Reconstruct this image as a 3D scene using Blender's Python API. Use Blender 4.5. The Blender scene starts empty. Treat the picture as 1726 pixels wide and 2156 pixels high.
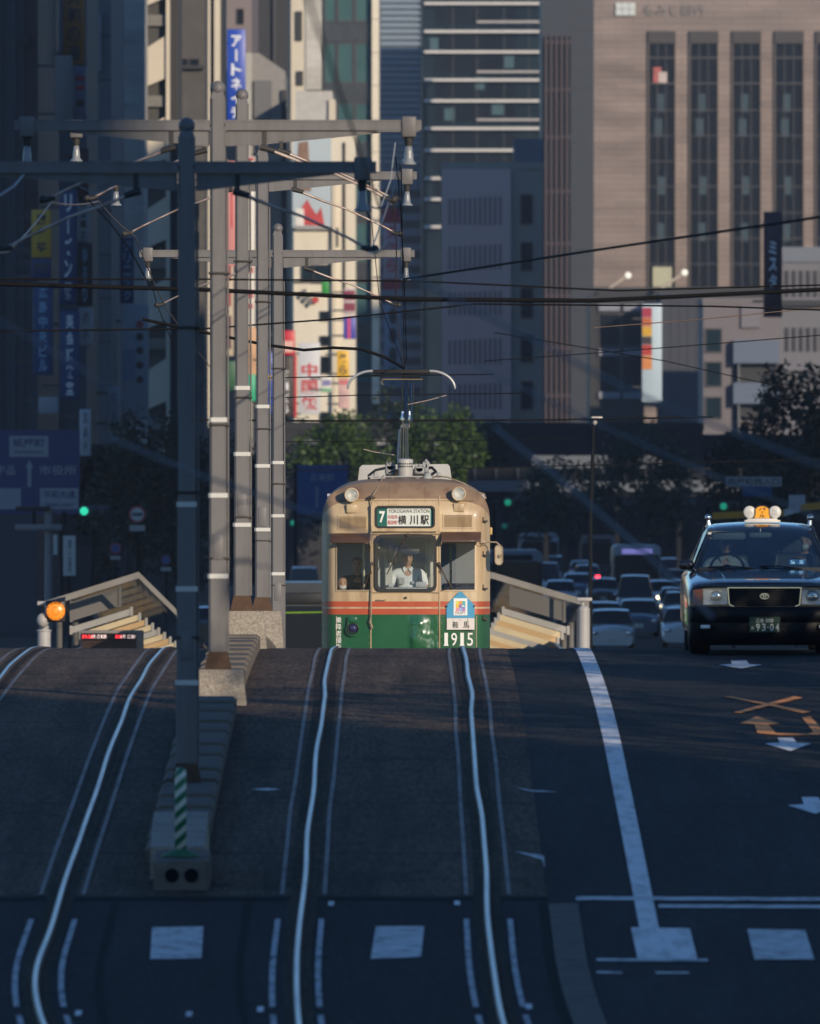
import bpy, bmesh, math, random
from mathutils import Vector, Matrix
random.seed(7)
SC = bpy.context.scene
COL = SC.collection
F = 30300.0          # focal length in units of the 1726-wide reference grid
VH, UC, ZC = 1060.0, 863.0, 5.2
R = math.radians

def P(u, v, Y):
    """point of the place seen at grid position (u, v), Y metres down the street"""
    return Vector(((u-UC)*Y/F, Y, ZC+(VH-v)*Y/F))
def PX(u, Y): return (u-UC)*Y/F
def PZ(v, Y): return ZC+(VH-v)*Y/F

# ---- height of the street along its length: a bridge hump
PROF = [(-400,0.0),(0,0.05),(40,.25),(60,.5),(80,.95),(90,1.22),(100,1.62),(105,1.86),(110,2.10),(115,2.33),(120,2.56),
        (125,2.78),(130,3.0),(135,3.18),(142,3.37),(150,3.52),(157,3.60),(160,3.585),(163,3.555),(166,3.51),(175,3.33),
        (190,2.89),(211,2.23),(230,1.73),(250,1.30),(275,.87),(300,.55),(350,.18),(420,0.0),(5000,0.0)]
def _slope(i):
    if i == 0 or i >= len(PROF)-2: return 0.0
    a, b, c = PROF[i-1], PROF[i], PROF[i+1]
    d0 = (b[1]-a[1])/(b[0]-a[0]); d1 = (c[1]-b[1])/(c[0]-b[0])
    h0 = b[0]-a[0]; h1 = c[0]-b[0]
    return (d0*h1+d1*h0)/(h0+h1)
SL = [_slope(i) for i in range(len(PROF))]
def g(Y):
    for i in range(len(PROF)-1):
        if PROF[i][0] <= Y <= PROF[i+1][0]:
            x0, z0 = PROF[i]; x1, z1 = PROF[i+1]; h = x1-x0; t = (Y-x0)/h
            return ((2*t**3-3*t*t+1)*z0+(t**3-2*t*t+t)*h*SL[i]+(-2*t**3+3*t*t)*z1+(t**3-t*t)*h*SL[i+1])
    return 0.0
def GV(u, v):
    """ground point of the near ramp seen at (u, v)"""
    a, b = 55.0, 161.0
    for _ in range(50):
        m = (a+b)/2
        if VH+(ZC-g(m))*F/m > v: a = m
        else: b = m
    return Vector(((u-UC)*a/F, a, g(a)))

# ------------------------------------------------------------ mesh builder
class MB:
    def __init__(s): s.v = []; s.f = []; s.sm = []; s.mi = []
    def add(s, vs, fs, smooth=False, mi=0, M=None):
        n = len(s.v)
        for p in vs:
            p = Vector(p)
            s.v.append(M @ p if M else p)
        for f in fs:
            s.f.append([i+n for i in f]); s.sm.append(smooth); s.mi.append(mi)
        return s
    def box(s, x0, x1, y0, y1, z0, z1, mi=0, M=None):
        vs = [(x0,y0,z0),(x1,y0,z0),(x1,y1,z0),(x0,y1,z0),(x0,y0,z1),(x1,y0,z1),(x1,y1,z1),(x0,y1,z1)]
        fs = [(0,3,2,1),(4,5,6,7),(0,1,5,4),(1,2,6,5),(2,3,7,6),(3,0,4,7)]
        return s.add(vs, fs, False, mi, M)
    def rbox(s, x0, x1, y0, y1, z0, z1, r=.02, seg=2, mi=0, M=None):
        bm = bmesh.new(); bmesh.ops.create_cube(bm, size=1)
        for v in bm.verts:
            v.co = ((x0+x1)/2+v.co.x*(x1-x0), (y0+y1)/2+v.co.y*(y1-y0), (z0+z1)/2+v.co.z*(z1-z0))
        bmesh.ops.bevel(bm, geom=list(bm.edges), offset=r, segments=seg, profile=.5, affect='EDGES')
        bm.verts.index_update()
        s.add([v.co.copy() for v in bm.verts], [[v.index for v in f.verts] for f in bm.faces], True, mi, M)
        bm.free(); return s
    def cyl(s, p0, p1, r0, r1=None, n=12, caps=True, mi=0, smooth=True, M=None):
        r1 = r0 if r1 is None else r1
        p0, p1 = Vector(p0), Vector(p1); d = (p1-p0).normalized()
        a = d.orthogonal().normalized(); b = d.cross(a)
        vs = []
        for p, r in ((p0, r0), (p1, r1)):
            for k in range(n):
                t = 2*math.pi*k/n
                vs.append(p+(a*math.cos(t)+b*math.sin(t))*r)
        s.add(vs, [(k, (k+1)%n, n+(k+1)%n, n+k) for k in range(n)], smooth, mi, M)
        if caps:
            s.add(vs, [list(range(n))[::-1], list(range(n, 2*n))], False, mi, M)
        return s
    def tube(s, pts, r, n=6, mi=0, M=None):
        pts = [Vector(p) for p in pts]
        rr = r if isinstance(r, (list, tuple)) else [r]*len(pts)
        vs = []; a = None
        for i, p in enumerate(pts):
            d = (pts[min(i+1, len(pts)-1)]-pts[max(i-1, 0)]).normalized()
            if a is None: a = d.orthogonal().normalized()
            a = (a-d*a.dot(d)).normalized(); b = d.cross(a)
            for k in range(n):
                t = 2*math.pi*k/n
                vs.append(p+(a*math.cos(t)+b*math.sin(t))*rr[i])
        fs = []
        for i in range(len(pts)-1):
            for k in range(n):
                fs.append((i*n+k, i*n+(k+1)%n, (i+1)*n+(k+1)%n, (i+1)*n+k))
        s.add(vs, fs, True, mi, M)
        s.add(vs, [list(range(n))[::-1], list(range((len(pts)-1)*n, len(pts)*n))], False, mi, M)
        return s
    def ball(s, c, r, nu=16, nv=10, mi=0, M=None, fn=None):
        c = Vector(c); rx, ry, rz = (r, r, r) if not isinstance(r, (tuple, list)) else r
        vs = []; 
        for j in range(nv+1):
            ph = math.pi*j/nv
            for i in range(nu):
                th = 2*math.pi*i/nu
                q = Vector((math.sin(ph)*math.cos(th), math.sin(ph)*math.sin(th), math.cos(ph)))
                if fn: q = fn(q)
                vs.append(c+Vector((q.x*rx, q.y*ry, q.z*rz)))
        fs = []
        for j in range(nv):
            for i in range(nu):
                fs.append((j*nu+i, (j+1)*nu+i, (j+1)*nu+(i+1)%nu, j*nu+(i+1)%nu))
        return s.add(vs, fs, True, mi, M)
    def lathe(s, c, prof, n=20, axis='Y', mi=0, M=None):
        """prof: list of (radius, distance along axis)"""
        c = Vector(c); vs = []
        for (r, h) in prof:
            for k in range(n):
                t = 2*math.pi*k/n; a, b = r*math.cos(t), r*math.sin(t)
                vs.append(c+(Vector((a, h, b)) if axis == 'Y' else Vector((a, b, h)) if axis == 'Z' else Vector((h, a, b))))
        fs = []
        for j in range(len(prof)-1):
            for k in range(n):
                fs.append((j*n+k, j*n+(k+1)%n, (j+1)*n+(k+1)%n, (j+1)*n+k))
        return s.add(vs, fs, True, mi, M)
    def prism(s, poly, y0, y1, mi=0, M=None, plane='XZ'):
        """polygon in XZ (or XY / YZ) pushed along the third axis"""
        def pt(a, b, h): return (a, h, b) if plane == 'XZ' else (a, b, h) if plane == 'XY' else (h, a, b)
        n = len(poly)
        vs = [pt(a, b, y0) for a, b in poly]+[pt(a, b, y1) for a, b in poly]
        fs = [list(range(n)), list(range(n, 2*n))[::-1]]+[(i, (i+1)%n, n+(i+1)%n, n+i) for i in range(n)]
        return s.add(vs, fs, False, mi, M)
    def rows(s, rows, smooth=True, mi=0, M=None, flip=False):
        n = len(rows[0]); vs = [p for r in rows for p in r]; fs = []
        for j in range(len(rows)-1):
            for i in range(n-1):
                q = (j*n+i, j*n+i+1, (j+1)*n+i+1, (j+1)*n+i)
                fs.append(q[::-1] if flip else q)
        return s.add(vs, fs, smooth, mi, M)
    def ring(s, outer, inner, y0, y1, mi=0, M=None):
        """frame between two polygons of the same point count in XZ, from y0 (front) to y1"""
        n = len(outer); vs = []
        for pl, y in ((outer, y0), (inner, y0), (outer, y1), (inner, y1)):
            vs += [(a, y, b) for a, b in pl]
        fs = []
        for i in range(n):
            j = (i+1)%n
            fs += [(i, j, n+j, n+i), (2*n+i, 3*n+i, 3*n+j, 2*n+j), (i, 2*n+i, 2*n+j, j), (n+i, n+j, 3*n+j, 3*n+i)]
        return s.add(vs, fs, False, mi, M)
    def build(s, name, mats, parent=None, org=None):
        me = bpy.data.meshes.new(name)
        o = Vector((0,0,0)) if org is None else Vector(org)
        me.from_pydata([tuple(p-o) for p in s.v], [], s.f)
        if not isinstance(mats, (list, tuple)): mats = [mats]
        for m in mats: me.materials.append(m)
        me.polygons.foreach_set('use_smooth', s.sm)
        me.polygons.foreach_set('material_index', s.mi)
        me.update()
        ob = bpy.data.objects.new(name, me); COL.objects.link(ob)
        if parent: ob.parent = parent
        elif org is not None: ob.location = o
        return ob

def rrect(x0, x1, z0, z1, r, n=5):
    pts = []
    for cx, cz, a0 in ((x1-r, z0+r, -90), (x1-r, z1-r, 0), (x0+r, z1-r, 90), (x0+r, z0+r, 180)):
        for k in range(n+1):
            a = R(a0+90*k/n); pts.append((cx+r*math.cos(a), cz+r*math.sin(a)))
    return pts

def tag(o, label=None, cat=None, group=None, kind=None):
    if label: o['label'] = label
    if cat: o['category'] = cat
    if group: o['group'] = group
    if kind: o['kind'] = kind
    return o
def thing(name, label, cat, loc=(0,0,0), group=None, rz=0):
    o = bpy.data.objects.new(name, None); COL.objects.link(o)
    o.empty_display_size = .1
    o.location = loc; o.rotation_euler = (0,0,rz)
    return tag(o, label, cat, group)
def pt(name, mb, mat, parent, label=None):
    """a part built in world coordinates under a thing that has no rotation"""
    base = Vector(parent.location); q = parent.parent
    while q: base += Vector(q.location); q = q.parent
    o = mb.build(name, mat, parent, org=base)
    if label: o['label'] = label
    return o
def lp(name, mb, mat, parent, label=None):
    """a part built in the thing's own coordinates"""
    o = mb.build(name, mat, parent)
    if label: o['label'] = label
    return o
def copy_tree(o, parent=None):
    c = o.copy(); COL.objects.link(c)
    if parent: c.parent = parent
    for ch in [x for x in bpy.data.objects if x.parent == o]: copy_tree(ch, c)
    return c

# ------------------------------------------------------------ lettering
_tx = {}
def text_geo(s, bold=0.0):
    k = (s, bold)
    if k not in _tx:
        cu = bpy.data.curves.new('lettering', 'FONT'); cu.body = s; cu.resolution_u = 3
        cu.offset = bold; cu.dimensions = '2D'; cu.fill_mode = 'BOTH'
        o = bpy.data.objects.new('lettering_tmp', cu); COL.objects.link(o)
        dg = bpy.context.evaluated_depsgraph_get()
        me = bpy.data.meshes.new_from_object(o.evaluated_get(dg))
        vs = [Vector(v.co) for v in me.vertices]; fs = [list(p.vertices) for p in me.polygons]
        bpy.data.objects.remove(o); bpy.data.curves.remove(cu); bpy.data.meshes.remove(me)
        if vs:
            x0 = min(p.x for p in vs); x1 = max(p.x for p in vs); y0 = min(p.y for p in vs); y1 = max(p.y for p in vs)
            w = max(x1-x0, 1e-4); h = max(y1-y0, 1e-4)
            vs = [((p.x-x0)/w-.5, (p.y-y0)/h-.5) for p in vs]
        _tx[k] = (vs, fs)
    return _tx[k]
def put_text(mb, s, cx, cz, w, h, y, bold=.02, mi=0, M=None):
    """letters facing the viewer (-Y), fitted to w x h round (cx, cz)"""
    vs, fs = text_geo(s, bold)
    mb.add([(cx+a*w, y, cz+b*h) for a, b in vs], fs, False, mi, M)
    return mb
def put_column(mb, s, cx, z1, z0, w, y, bold=.02, mi=0, fill=.82):
    """characters one below the other"""
    h = (z1-z0)/len(s)
    for i, c in enumerate(s):
        if c == ' ': continue
        hh = h*fill; ww = w
        if c in 'ーI|l': 
            put_text(mb, '｜' if False else 'I', cx, z1-h*(i+.5), w*.18, hh, y, bold, mi); continue
        put_text(mb, c, cx, z1-h*(i+.5), ww, hh, y, bold, mi)
    return mb

# ------------------------------------------------------------ materials
_m = {}
def _nd(nt, t, **kw):
    n = nt.nodes.new(t)
    for k, v in kw.items(): setattr(n, k, v)
    return n
def mat(name, col, rough=.6, metal=0.0, var=.15, scale=3.0, bump=0.0, bscale=40.0, dirt=None, dirt_amt=0.0, dscale=(2,2,.4),
        coat=0.0, spec=.5, stretch=(1,1,1), emit=None, estr=0.0):
    if name in _m: return _m[name]
    m = bpy.data.materials.new(name); m.use_nodes = True; nt = m.node_tree; nt.nodes.clear()
    out = _nd(nt, 'ShaderNodeOutputMaterial'); b = _nd(nt, 'ShaderNodeBsdfPrincipled')
    nt.links.new(b.outputs[0], out.inputs[0])
    b.inputs['Roughness'].default_value = rough; b.inputs['Metallic'].default_value = metal
    b.inputs['Specular IOR Level'].default_value = spec
    b.inputs['Coat Weight'].default_value = coat; b.inputs['Coat Roughness'].default_value = .06
    tc = _nd(nt, 'ShaderNodeTexCoord'); mp = _nd(nt, 'ShaderNodeMapping'); mp.inputs['Scale'].default_value = stretch
    nt.links.new(tc.outputs['Object'], mp.inputs[0])
    c = (*col, 1)
    src = None
    if var > 0:
        no = _nd(nt, 'ShaderNodeTexNoise'); no.inputs['Scale'].default_value = scale; no.inputs['Detail'].default_value = 6
        nt.links.new(mp.outputs[0], no.inputs[0])
        mx = _nd(nt, 'ShaderNodeMix', data_type='RGBA')
        lo = tuple(max(0, x*(1-var*1.6)) for x in col); hi = tuple(min(1, x*(1+var*1.3)) for x in col)
        mx.inputs[6].default_value = (*lo, 1); mx.inputs[7].default_value = (*hi, 1)
        nt.links.new(no.outputs[0], mx.inputs[0]); src = mx.outputs[2]
        rr = _nd(nt, 'ShaderNodeMapRange'); rr.inputs[3].default_value = max(.02, rough-.1); rr.inputs[4].default_value = min(1, rough+.12)
        nt.links.new(no.outputs[0], rr.inputs[0]); nt.links.new(rr.outputs[0], b.inputs['Roughness'])
    if dirt:
        mp2 = _nd(nt, 'ShaderNodeMapping'); mp2.inputs['Scale'].default_value = dscale
        nt.links.new(tc.outputs['Object'], mp2.inputs[0])
        n2 = _nd(nt, 'ShaderNodeTexNoise'); n2.inputs['Scale'].default_value = 1.0; n2.inputs['Detail'].default_value = 8; n2.inputs['Roughness'].default_value = .65
        nt.links.new(mp2.outputs[0], n2.inputs[0])
        ra = _nd(nt, 'ShaderNodeMapRange'); ra.inputs[1].default_value = .48; ra.inputs[2].default_value = .75; ra.inputs[4].default_value = dirt_amt
        nt.links.new(n2.outputs[0], ra.inputs[0])
        m2 = _nd(nt, 'ShaderNodeMix', data_type='RGBA'); m2.inputs[7].default_value = (*dirt, 1)
        nt.links.new(ra.outputs[0], m2.inputs[0])
        if src: nt.links.new(src, m2.inputs[6])
        else: m2.inputs[6].default_value = c
        src = m2.outputs[2]
    if src: nt.links.new(src, b.inputs['Base Color'])
    else: b.inputs['Base Color'].default_value = c
    if bump > 0:
        nb = _nd(nt, 'ShaderNodeTexNoise'); nb.inputs['Scale'].default_value = bscale; nb.inputs['Detail'].default_value = 5
        nt.links.new(mp.outputs[0], nb.inputs[0])
        bp = _nd(nt, 'ShaderNodeBump'); bp.inputs['Strength'].default_value = 1.0; bp.inputs['Distance'].default_value = bump
        nt.links.new(nb.outputs[0], bp.inputs['Height']); nt.links.new(bp.outputs[0], b.inputs['Normal'])
    if emit:
        b.inputs['Emission Color'].default_value = (*emit, 1); b.inputs['Emission Strength'].default_value = estr
    _m[name] = m
    return m
def glass(name, tint=(.75,.8,.82), refl=.9, rough=.02, f0=.06, f1=.9):
    if name in _m: return _m[name]
    m = bpy.data.materials.new(name); m.use_nodes = True; nt = m.node_tree; nt.nodes.clear()
    out = _nd(nt, 'ShaderNodeOutputMaterial'); tr = _nd(nt, 'ShaderNodeBsdfTransparent'); gl = _nd(nt, 'ShaderNodeBsdfGlossy')
    tr.inputs[0].default_value = (*tint, 1); gl.inputs[0].default_value = (refl, refl, refl, 1); gl.inputs['Roughness'].default_value = rough
    lw = _nd(nt, 'ShaderNodeLayerWeight'); lw.inputs[0].default_value = .25
    mr = _nd(nt, 'ShaderNodeMapRange'); mr.inputs[3].default_value = f0; mr.inputs[4].default_value = f1
    nt.links.new(lw.outputs['Facing'], mr.inputs[0])
    mx = _nd(nt, 'ShaderNodeMixShader'); nt.links.new(mr.outputs[0], mx.inputs[0])
    nt.links.new(tr.outputs[0], mx.inputs[1]); nt.links.new(gl.outputs[0], mx.inputs[2]); nt.links.new(mx.outputs[0], out.inputs[0])
    _m[name] = m; return m
def brick(name, c1, c2, mortar, sc=1.0, w=.5, h=.25, rough=.75, msize=.02, coord='Object', rot=True):
    """coursed stone, panels or tiles on a wall that faces the viewer"""
    if name in _m: return _m[name]
    m = bpy.data.materials.new(name); m.use_nodes = True; nt = m.node_tree
    b = nt.nodes['Principled BSDF']; b.inputs['Roughness'].default_value = rough
    tc = _nd(nt, 'ShaderNodeTexCoord'); mp = _nd(nt, 'ShaderNodeMapping'); mp.inputs['Rotation'].default_value = (R(90), 0, 0) if rot else (0,0,0)
    nt.links.new(tc.outputs[coord], mp.inputs[0])
    br = _nd(nt, 'ShaderNodeTexBrick'); br.inputs['Color1'].default_value = (*c1, 1); br.inputs['Color2'].default_value = (*c2, 1)
    br.inputs['Mortar'].default_value = (*mortar, 1); br.inputs['Scale'].default_value = sc; br.inputs['Mortar Size'].default_value = msize
    br.inputs['Brick Width'].default_value = w; br.inputs['Row Height'].default_value = h
    nt.links.new(mp.outputs[0], br.inputs[0])
    no = _nd(nt, 'ShaderNodeTexNoise'); no.inputs['Scale'].default_value = .25; no.inputs['Detail'].default_value = 6
    mp3 = _nd(nt, 'ShaderNodeMapping'); mp3.inputs['Scale'].default_value = (.4, 1, 2.2)
    nt.links.new(tc.outputs[coord], mp3.inputs[0]); nt.links.new(mp3.outputs[0], no.inputs[0])
    mx = _nd(nt, 'ShaderNodeMix', data_type='RGBA', blend_type='MULTIPLY'); mx.inputs[0].default_value = .8
    rp = _nd(nt, 'ShaderNodeMapRange'); rp.inputs[1].default_value = .3; rp.inputs[2].default_value = .7; rp.inputs[3].default_value = .6; rp.inputs[4].default_value = 1.15
    nt.links.new(no.outputs[0], rp.inputs[0])
    nt.links.new(br.outputs[0], mx.inputs[6]); nt.links.new(rp.outputs[0], mx.inputs[7])
    nt.links.new(mx.outputs[2], b.inputs['Base Color'])
    _m[name] = m; return m
def lamp(name, col, strength):
    return mat(name, tuple(c*.5 for c in col), .3, var=0, emit=col, estr=strength)

def ground_mat(name, base, alt, stain, grain=1.0, patch=.5, streak=(1.6,.03), rough=.88, lanes=None):
    """road surface: broad patches, long streaks of wear along the street and fine aggregate"""
    m = bpy.data.materials.new(name); m.use_nodes = True; nt = m.node_tree; b = nt.nodes['Principled BSDF']
    b.inputs['Roughness'].default_value = rough; b.inputs['Specular IOR Level'].default_value = .14
    tc = _nd(nt, 'ShaderNodeTexCoord')
    def noise(sc, detail=6, rg=.6):
        mp = _nd(nt, 'ShaderNodeMapping'); mp.inputs['Scale'].default_value = sc; nt.links.new(tc.outputs['Object'], mp.inputs[0])
        n = _nd(nt, 'ShaderNodeTexNoise'); n.inputs['Scale'].default_value = 1; n.inputs['Detail'].default_value = detail; n.inputs['Roughness'].default_value = rg
        nt.links.new(mp.outputs[0], n.inputs[0]); return n.outputs[0]
    def ramp(s, a, c, lo=0.0, hi=1.0):
        r = _nd(nt, 'ShaderNodeMapRange'); r.inputs[1].default_value = a; r.inputs[2].default_value = c; r.inputs[3].default_value = lo; r.inputs[4].default_value = hi
        nt.links.new(s, r.inputs[0]); return r.outputs[0]
    def mix(f, x, y, mode='MIX'):
        n = _nd(nt, 'ShaderNodeMix', data_type='RGBA', blend_type=mode)
        for i, s in ((0, f), (6, x), (7, y)):
            if isinstance(s, tuple): n.inputs[i].default_value = (*s, 1)
            elif isinstance(s, float): n.inputs[i].default_value = s
            else: nt.links.new(s, n.inputs[i])
        return n.outputs[2]
    c = mix(ramp(noise((.55,.06,1), 5), .38, .62), base, alt)
    c = mix(ramp(noise((streak[0],streak[1],1), 7, .7), .50, .68, 0, patch), c, stain)
    c = mix(ramp(noise((.35,.22,1), 8, .75), .58, .66, 0, patch*.8), c, stain)
    g1 = ramp(noise((26,2.2,1), 3, .8), .30, .72, 1-.5*grain, 1+.55*grain)
    c = mix(1.0, c, g1, 'MULTIPLY')
    g2 = ramp(noise((3.2,.25,1), 5, .7), .30, .70, .72, 1.25)
    c = mix(1.0, c, g2, 'MULTIPLY')
    # hair cracks and, for slabs, cross joints
    mp = _nd(nt, 'ShaderNodeMapping'); mp.inputs['Scale'].default_value = (.75,.16,1); nt.links.new(tc.outputs['Object'], mp.inputs[0])
    wv = _nd(nt, 'ShaderNodeTexNoise'); wv.inputs['Scale'].default_value = 1.3; wv.inputs['Detail'].default_value = 6; nt.links.new(mp.outputs[0], wv.inputs[0])
    ad = _nd(nt, 'ShaderNodeMix', data_type='RGBA', blend_type='LINEAR_LIGHT'); ad.inputs[0].default_value = .35; nt.links.new(mp.outputs[0], ad.inputs[6]); nt.links.new(wv.outputs[1], ad.inputs[7])
    vo = _nd(nt, 'ShaderNodeTexVoronoi', feature='DISTANCE_TO_EDGE'); vo.inputs['Scale'].default_value = .8; nt.links.new(ad.outputs[2], vo.inputs[0])
    c = mix(ramp(vo.outputs[0], .003, .014, .45, 0.0), c, (.010,.010,.010))
    if lanes:
        sp = _nd(nt, 'ShaderNodeSeparateXYZ'); nt.links.new(tc.outputs['Object'], sp.inputs[0])
        dv = _nd(nt, 'ShaderNodeMath', operation='DIVIDE'); dv.inputs[1].default_value = lanes; nt.links.new(sp.outputs[1], dv.inputs[0])
        fr = _nd(nt, 'ShaderNodeMath', operation='FRACT'); nt.links.new(dv.outputs[0], fr.inputs[0])
        c = mix(ramp(fr.outputs[0], .02, .04, .5, 0.0), c, (.014,.012,.011))
    nt.links.new(c, b.inputs['Base Color'])
    bp = _nd(nt, 'ShaderNodeBump'); bp.inputs['Strength'].default_value = 1; bp.inputs['Distance'].default_value = .012
    nt.links.new(noise((30,8,1), 4, .7), bp.inputs['Height']); nt.links.new(bp.outputs[0], b.inputs['Normal'])
    _m[name] = m; return m
EXPO = 0.0
HAZE = .0001
# ============================================================ materials
M = {}
M['asphalt'] = ground_mat('asphalt', (.021,.023,.027), (.029,.031,.035), (.046,.046,.048), .8, .5, (1.1,.02))
M['crossing_asphalt'] = ground_mat('crossing_asphalt', (.022,.023,.026), (.032,.032,.034), (.012,.012,.013), .9, .7, (1.3,.05))
M['track_concrete'] = ground_mat('track_concrete', (.112,.080,.058), (.074,.056,.044), (.028,.023,.020), 1.2, .85, (1.5,.03), lanes=6.1)
M['kerb_concrete'] = mat('kerb_concrete', (.17,.15,.13), .9, spec=.12, var=.25, scale=6, bump=.006, bscale=30, dirt=(.06,.05,.042), dirt_amt=.7, dscale=(4,4,4))
M['granite'] = mat('granite', (.34,.30,.25), .85, var=.55, scale=42, bump=.006, bscale=60, dirt=(.12,.10,.08), dirt_amt=.6, dscale=(3,3,5))
M['rail_steel'] = mat('rail_steel', (.62,.62,.60), .32, 1.0, var=.25, scale=1.2, stretch=(8,.5,1), dirt=(.22,.17,.13), dirt_amt=.7, dscale=(30,.6,1))
M['rail_side'] = mat('rail_side', (.10,.065,.045), .6, .4, var=.4, scale=5)
M['groove'] = ground_mat('groove', (.028,.021,.016), (.060,.043,.030), (.085,.062,.044), 1.3, .6, (4,.15))
M['edging'] = mat('edging', (.20,.185,.18), .6, spec=.2, var=.4, scale=2.5, dirt=(.05,.045,.042), dirt_amt=1.0, dscale=(1,.9,1))
M['road_white'] = mat('road_white', (.82,.83,.84), .7, spec=.12, var=.08, scale=8, dirt=(.22,.22,.23), dirt_amt=.75, dscale=(7,1.0,1))
M['worn_white'] = mat('worn_white', (.68,.69,.70), .75, spec=.12, var=.3, scale=9, dirt=(.12,.12,.125), dirt_amt=.95, dscale=(6,2.5,1))
M['dash_paint'] = mat('dash_paint', (.52,.54,.57), .75, spec=.12, var=.25, scale=9, dirt=(.06,.06,.065), dirt_amt=.95, dscale=(14,2.2,1))
M['road_orange'] = mat('road_orange', (.88,.34,.11), .7, spec=.12, var=.15, scale=8, dirt=(.45,.19,.08), dirt_amt=.6, dscale=(4,1,1))
M['pole_paint'] = mat('pole_paint', (.155,.150,.153), .5, var=.14, scale=2, dirt=(.085,.072,.064), dirt_amt=.6, dscale=(6,6,.5))
M['rust'] = mat('rust', (.085,.048,.028), .85, var=.4, scale=12, bump=.004)
M['white_band'] = mat('white_band', (.62,.62,.59), .5, var=.08)
M['insulator'] = mat('insulator', (.25,.265,.28), .25, var=.05)
M['copper_rod'] = mat('copper_rod', (.55,.45,.40), .45, .6, var=.5, scale=7, dirt=(.30,.13,.06), dirt_amt=.9, dscale=(5,5,5))
M['black_iron'] = mat('black_iron', (.035,.033,.032), .6, var=.3)
M['cable'] = mat('cable', (.011,.011,.012), .8, spec=.08, var=.2)
M['pale_cable'] = mat('pale_cable', (.30,.34,.40), .5, .3, var=.1)
M['contact_wire'] = mat('contact_wire', (.30,.20,.14), .4, .8, var=.2)

# ============================================================ ground
def lat(x):
    a = abs(x)
    return 1.0 if a < 28 else max(0.0, 1-(a-28)/40.0)
mb = MB()
ys = [-420,-300,-150,-60,-20,0,15,30,40,48]+list(range(53,216,1))+list(range(220,430,4))+[440,480,520,600,700,850,1000,1300,1700,2200,3000,4600]
xs = [-1500,-600,-250,-120,-68,-48,-28,-16,-8,-4,0,4,8,16,28,48,68,120,250,600,1500]
mb.rows([[(x, y, g(y)*lat(x)) for x in xs] for y in ys], True)
tag(mb.build('ground', M['asphalt']), kind='structure')

def bend(Y, k):           # the tracks swing to the right on the crossing
    return k*((106-Y)/6)**2 if Y < 106 else 0.0
BL, BR = .15, .05
def sheet(name, xa, xb, y0, y1, m, dz, step=1.0, fa=None, fb=None):
    n = max(2, int((y1-y0)/step)); rows = []; KX = max(1, int((xb-xa)/1.2))
    for i in range(n+1):
        y = y0+(y1-y0)*i/n
        a = fa(y) if fa else xa; b = fb(y) if fb else xb
        k = KX
        rows.append([(a+(b-a)*j/k, y, g(y)+dz) for j in range(k+1)])
    q = MB(); q.rows(rows, True)
    return tag(q.build(name, m), kind='structure')
sheet('track_bed', -5.6, 1.06, 111.2, 420, M['track_concrete'], .004)
sheet('crossing_paving', -7.5, 1.04, 60, 111.1, M['crossing_asphalt'], .004, fb=lambda y: 1.04+bend(y, .06))
sheet('crossing_kerb_strip', 1.05, 1.27, 60, 110.5, M['kerb_concrete'], .008, fa=lambda y: 1.06+bend(y,.06), fb=lambda y: 1.29+bend(y,.062))
# dark joints of the crossing slabs
M['joint'] = mat('joint', (.012,.012,.013), .95, spec=.12, var=.2)
sheet('slab_joint', -2.29, -2.235, 60, 110.6, M['joint'], .008, fa=lambda y: -2.29+bend(y,.13), fb=lambda y: -2.235+bend(y,.13))
sheet('slab_joint', -1.27, -1.22, 60, 110.6, M['joint'], .008, fa=lambda y: -1.27+bend(y,.09), fb=lambda y: -1.22+bend(y,.09))
sheet('slab_joint', 1.0, 1.05, 60, 110.6, M['joint'], .0095, fa=lambda y: .99+bend(y,.055), fb=lambda y: 1.05+bend(y,.06))
sheet('slab_joint', -5.6, 1.06, 110.85, 111.25, M['joint'], .008, step=.2)

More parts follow.
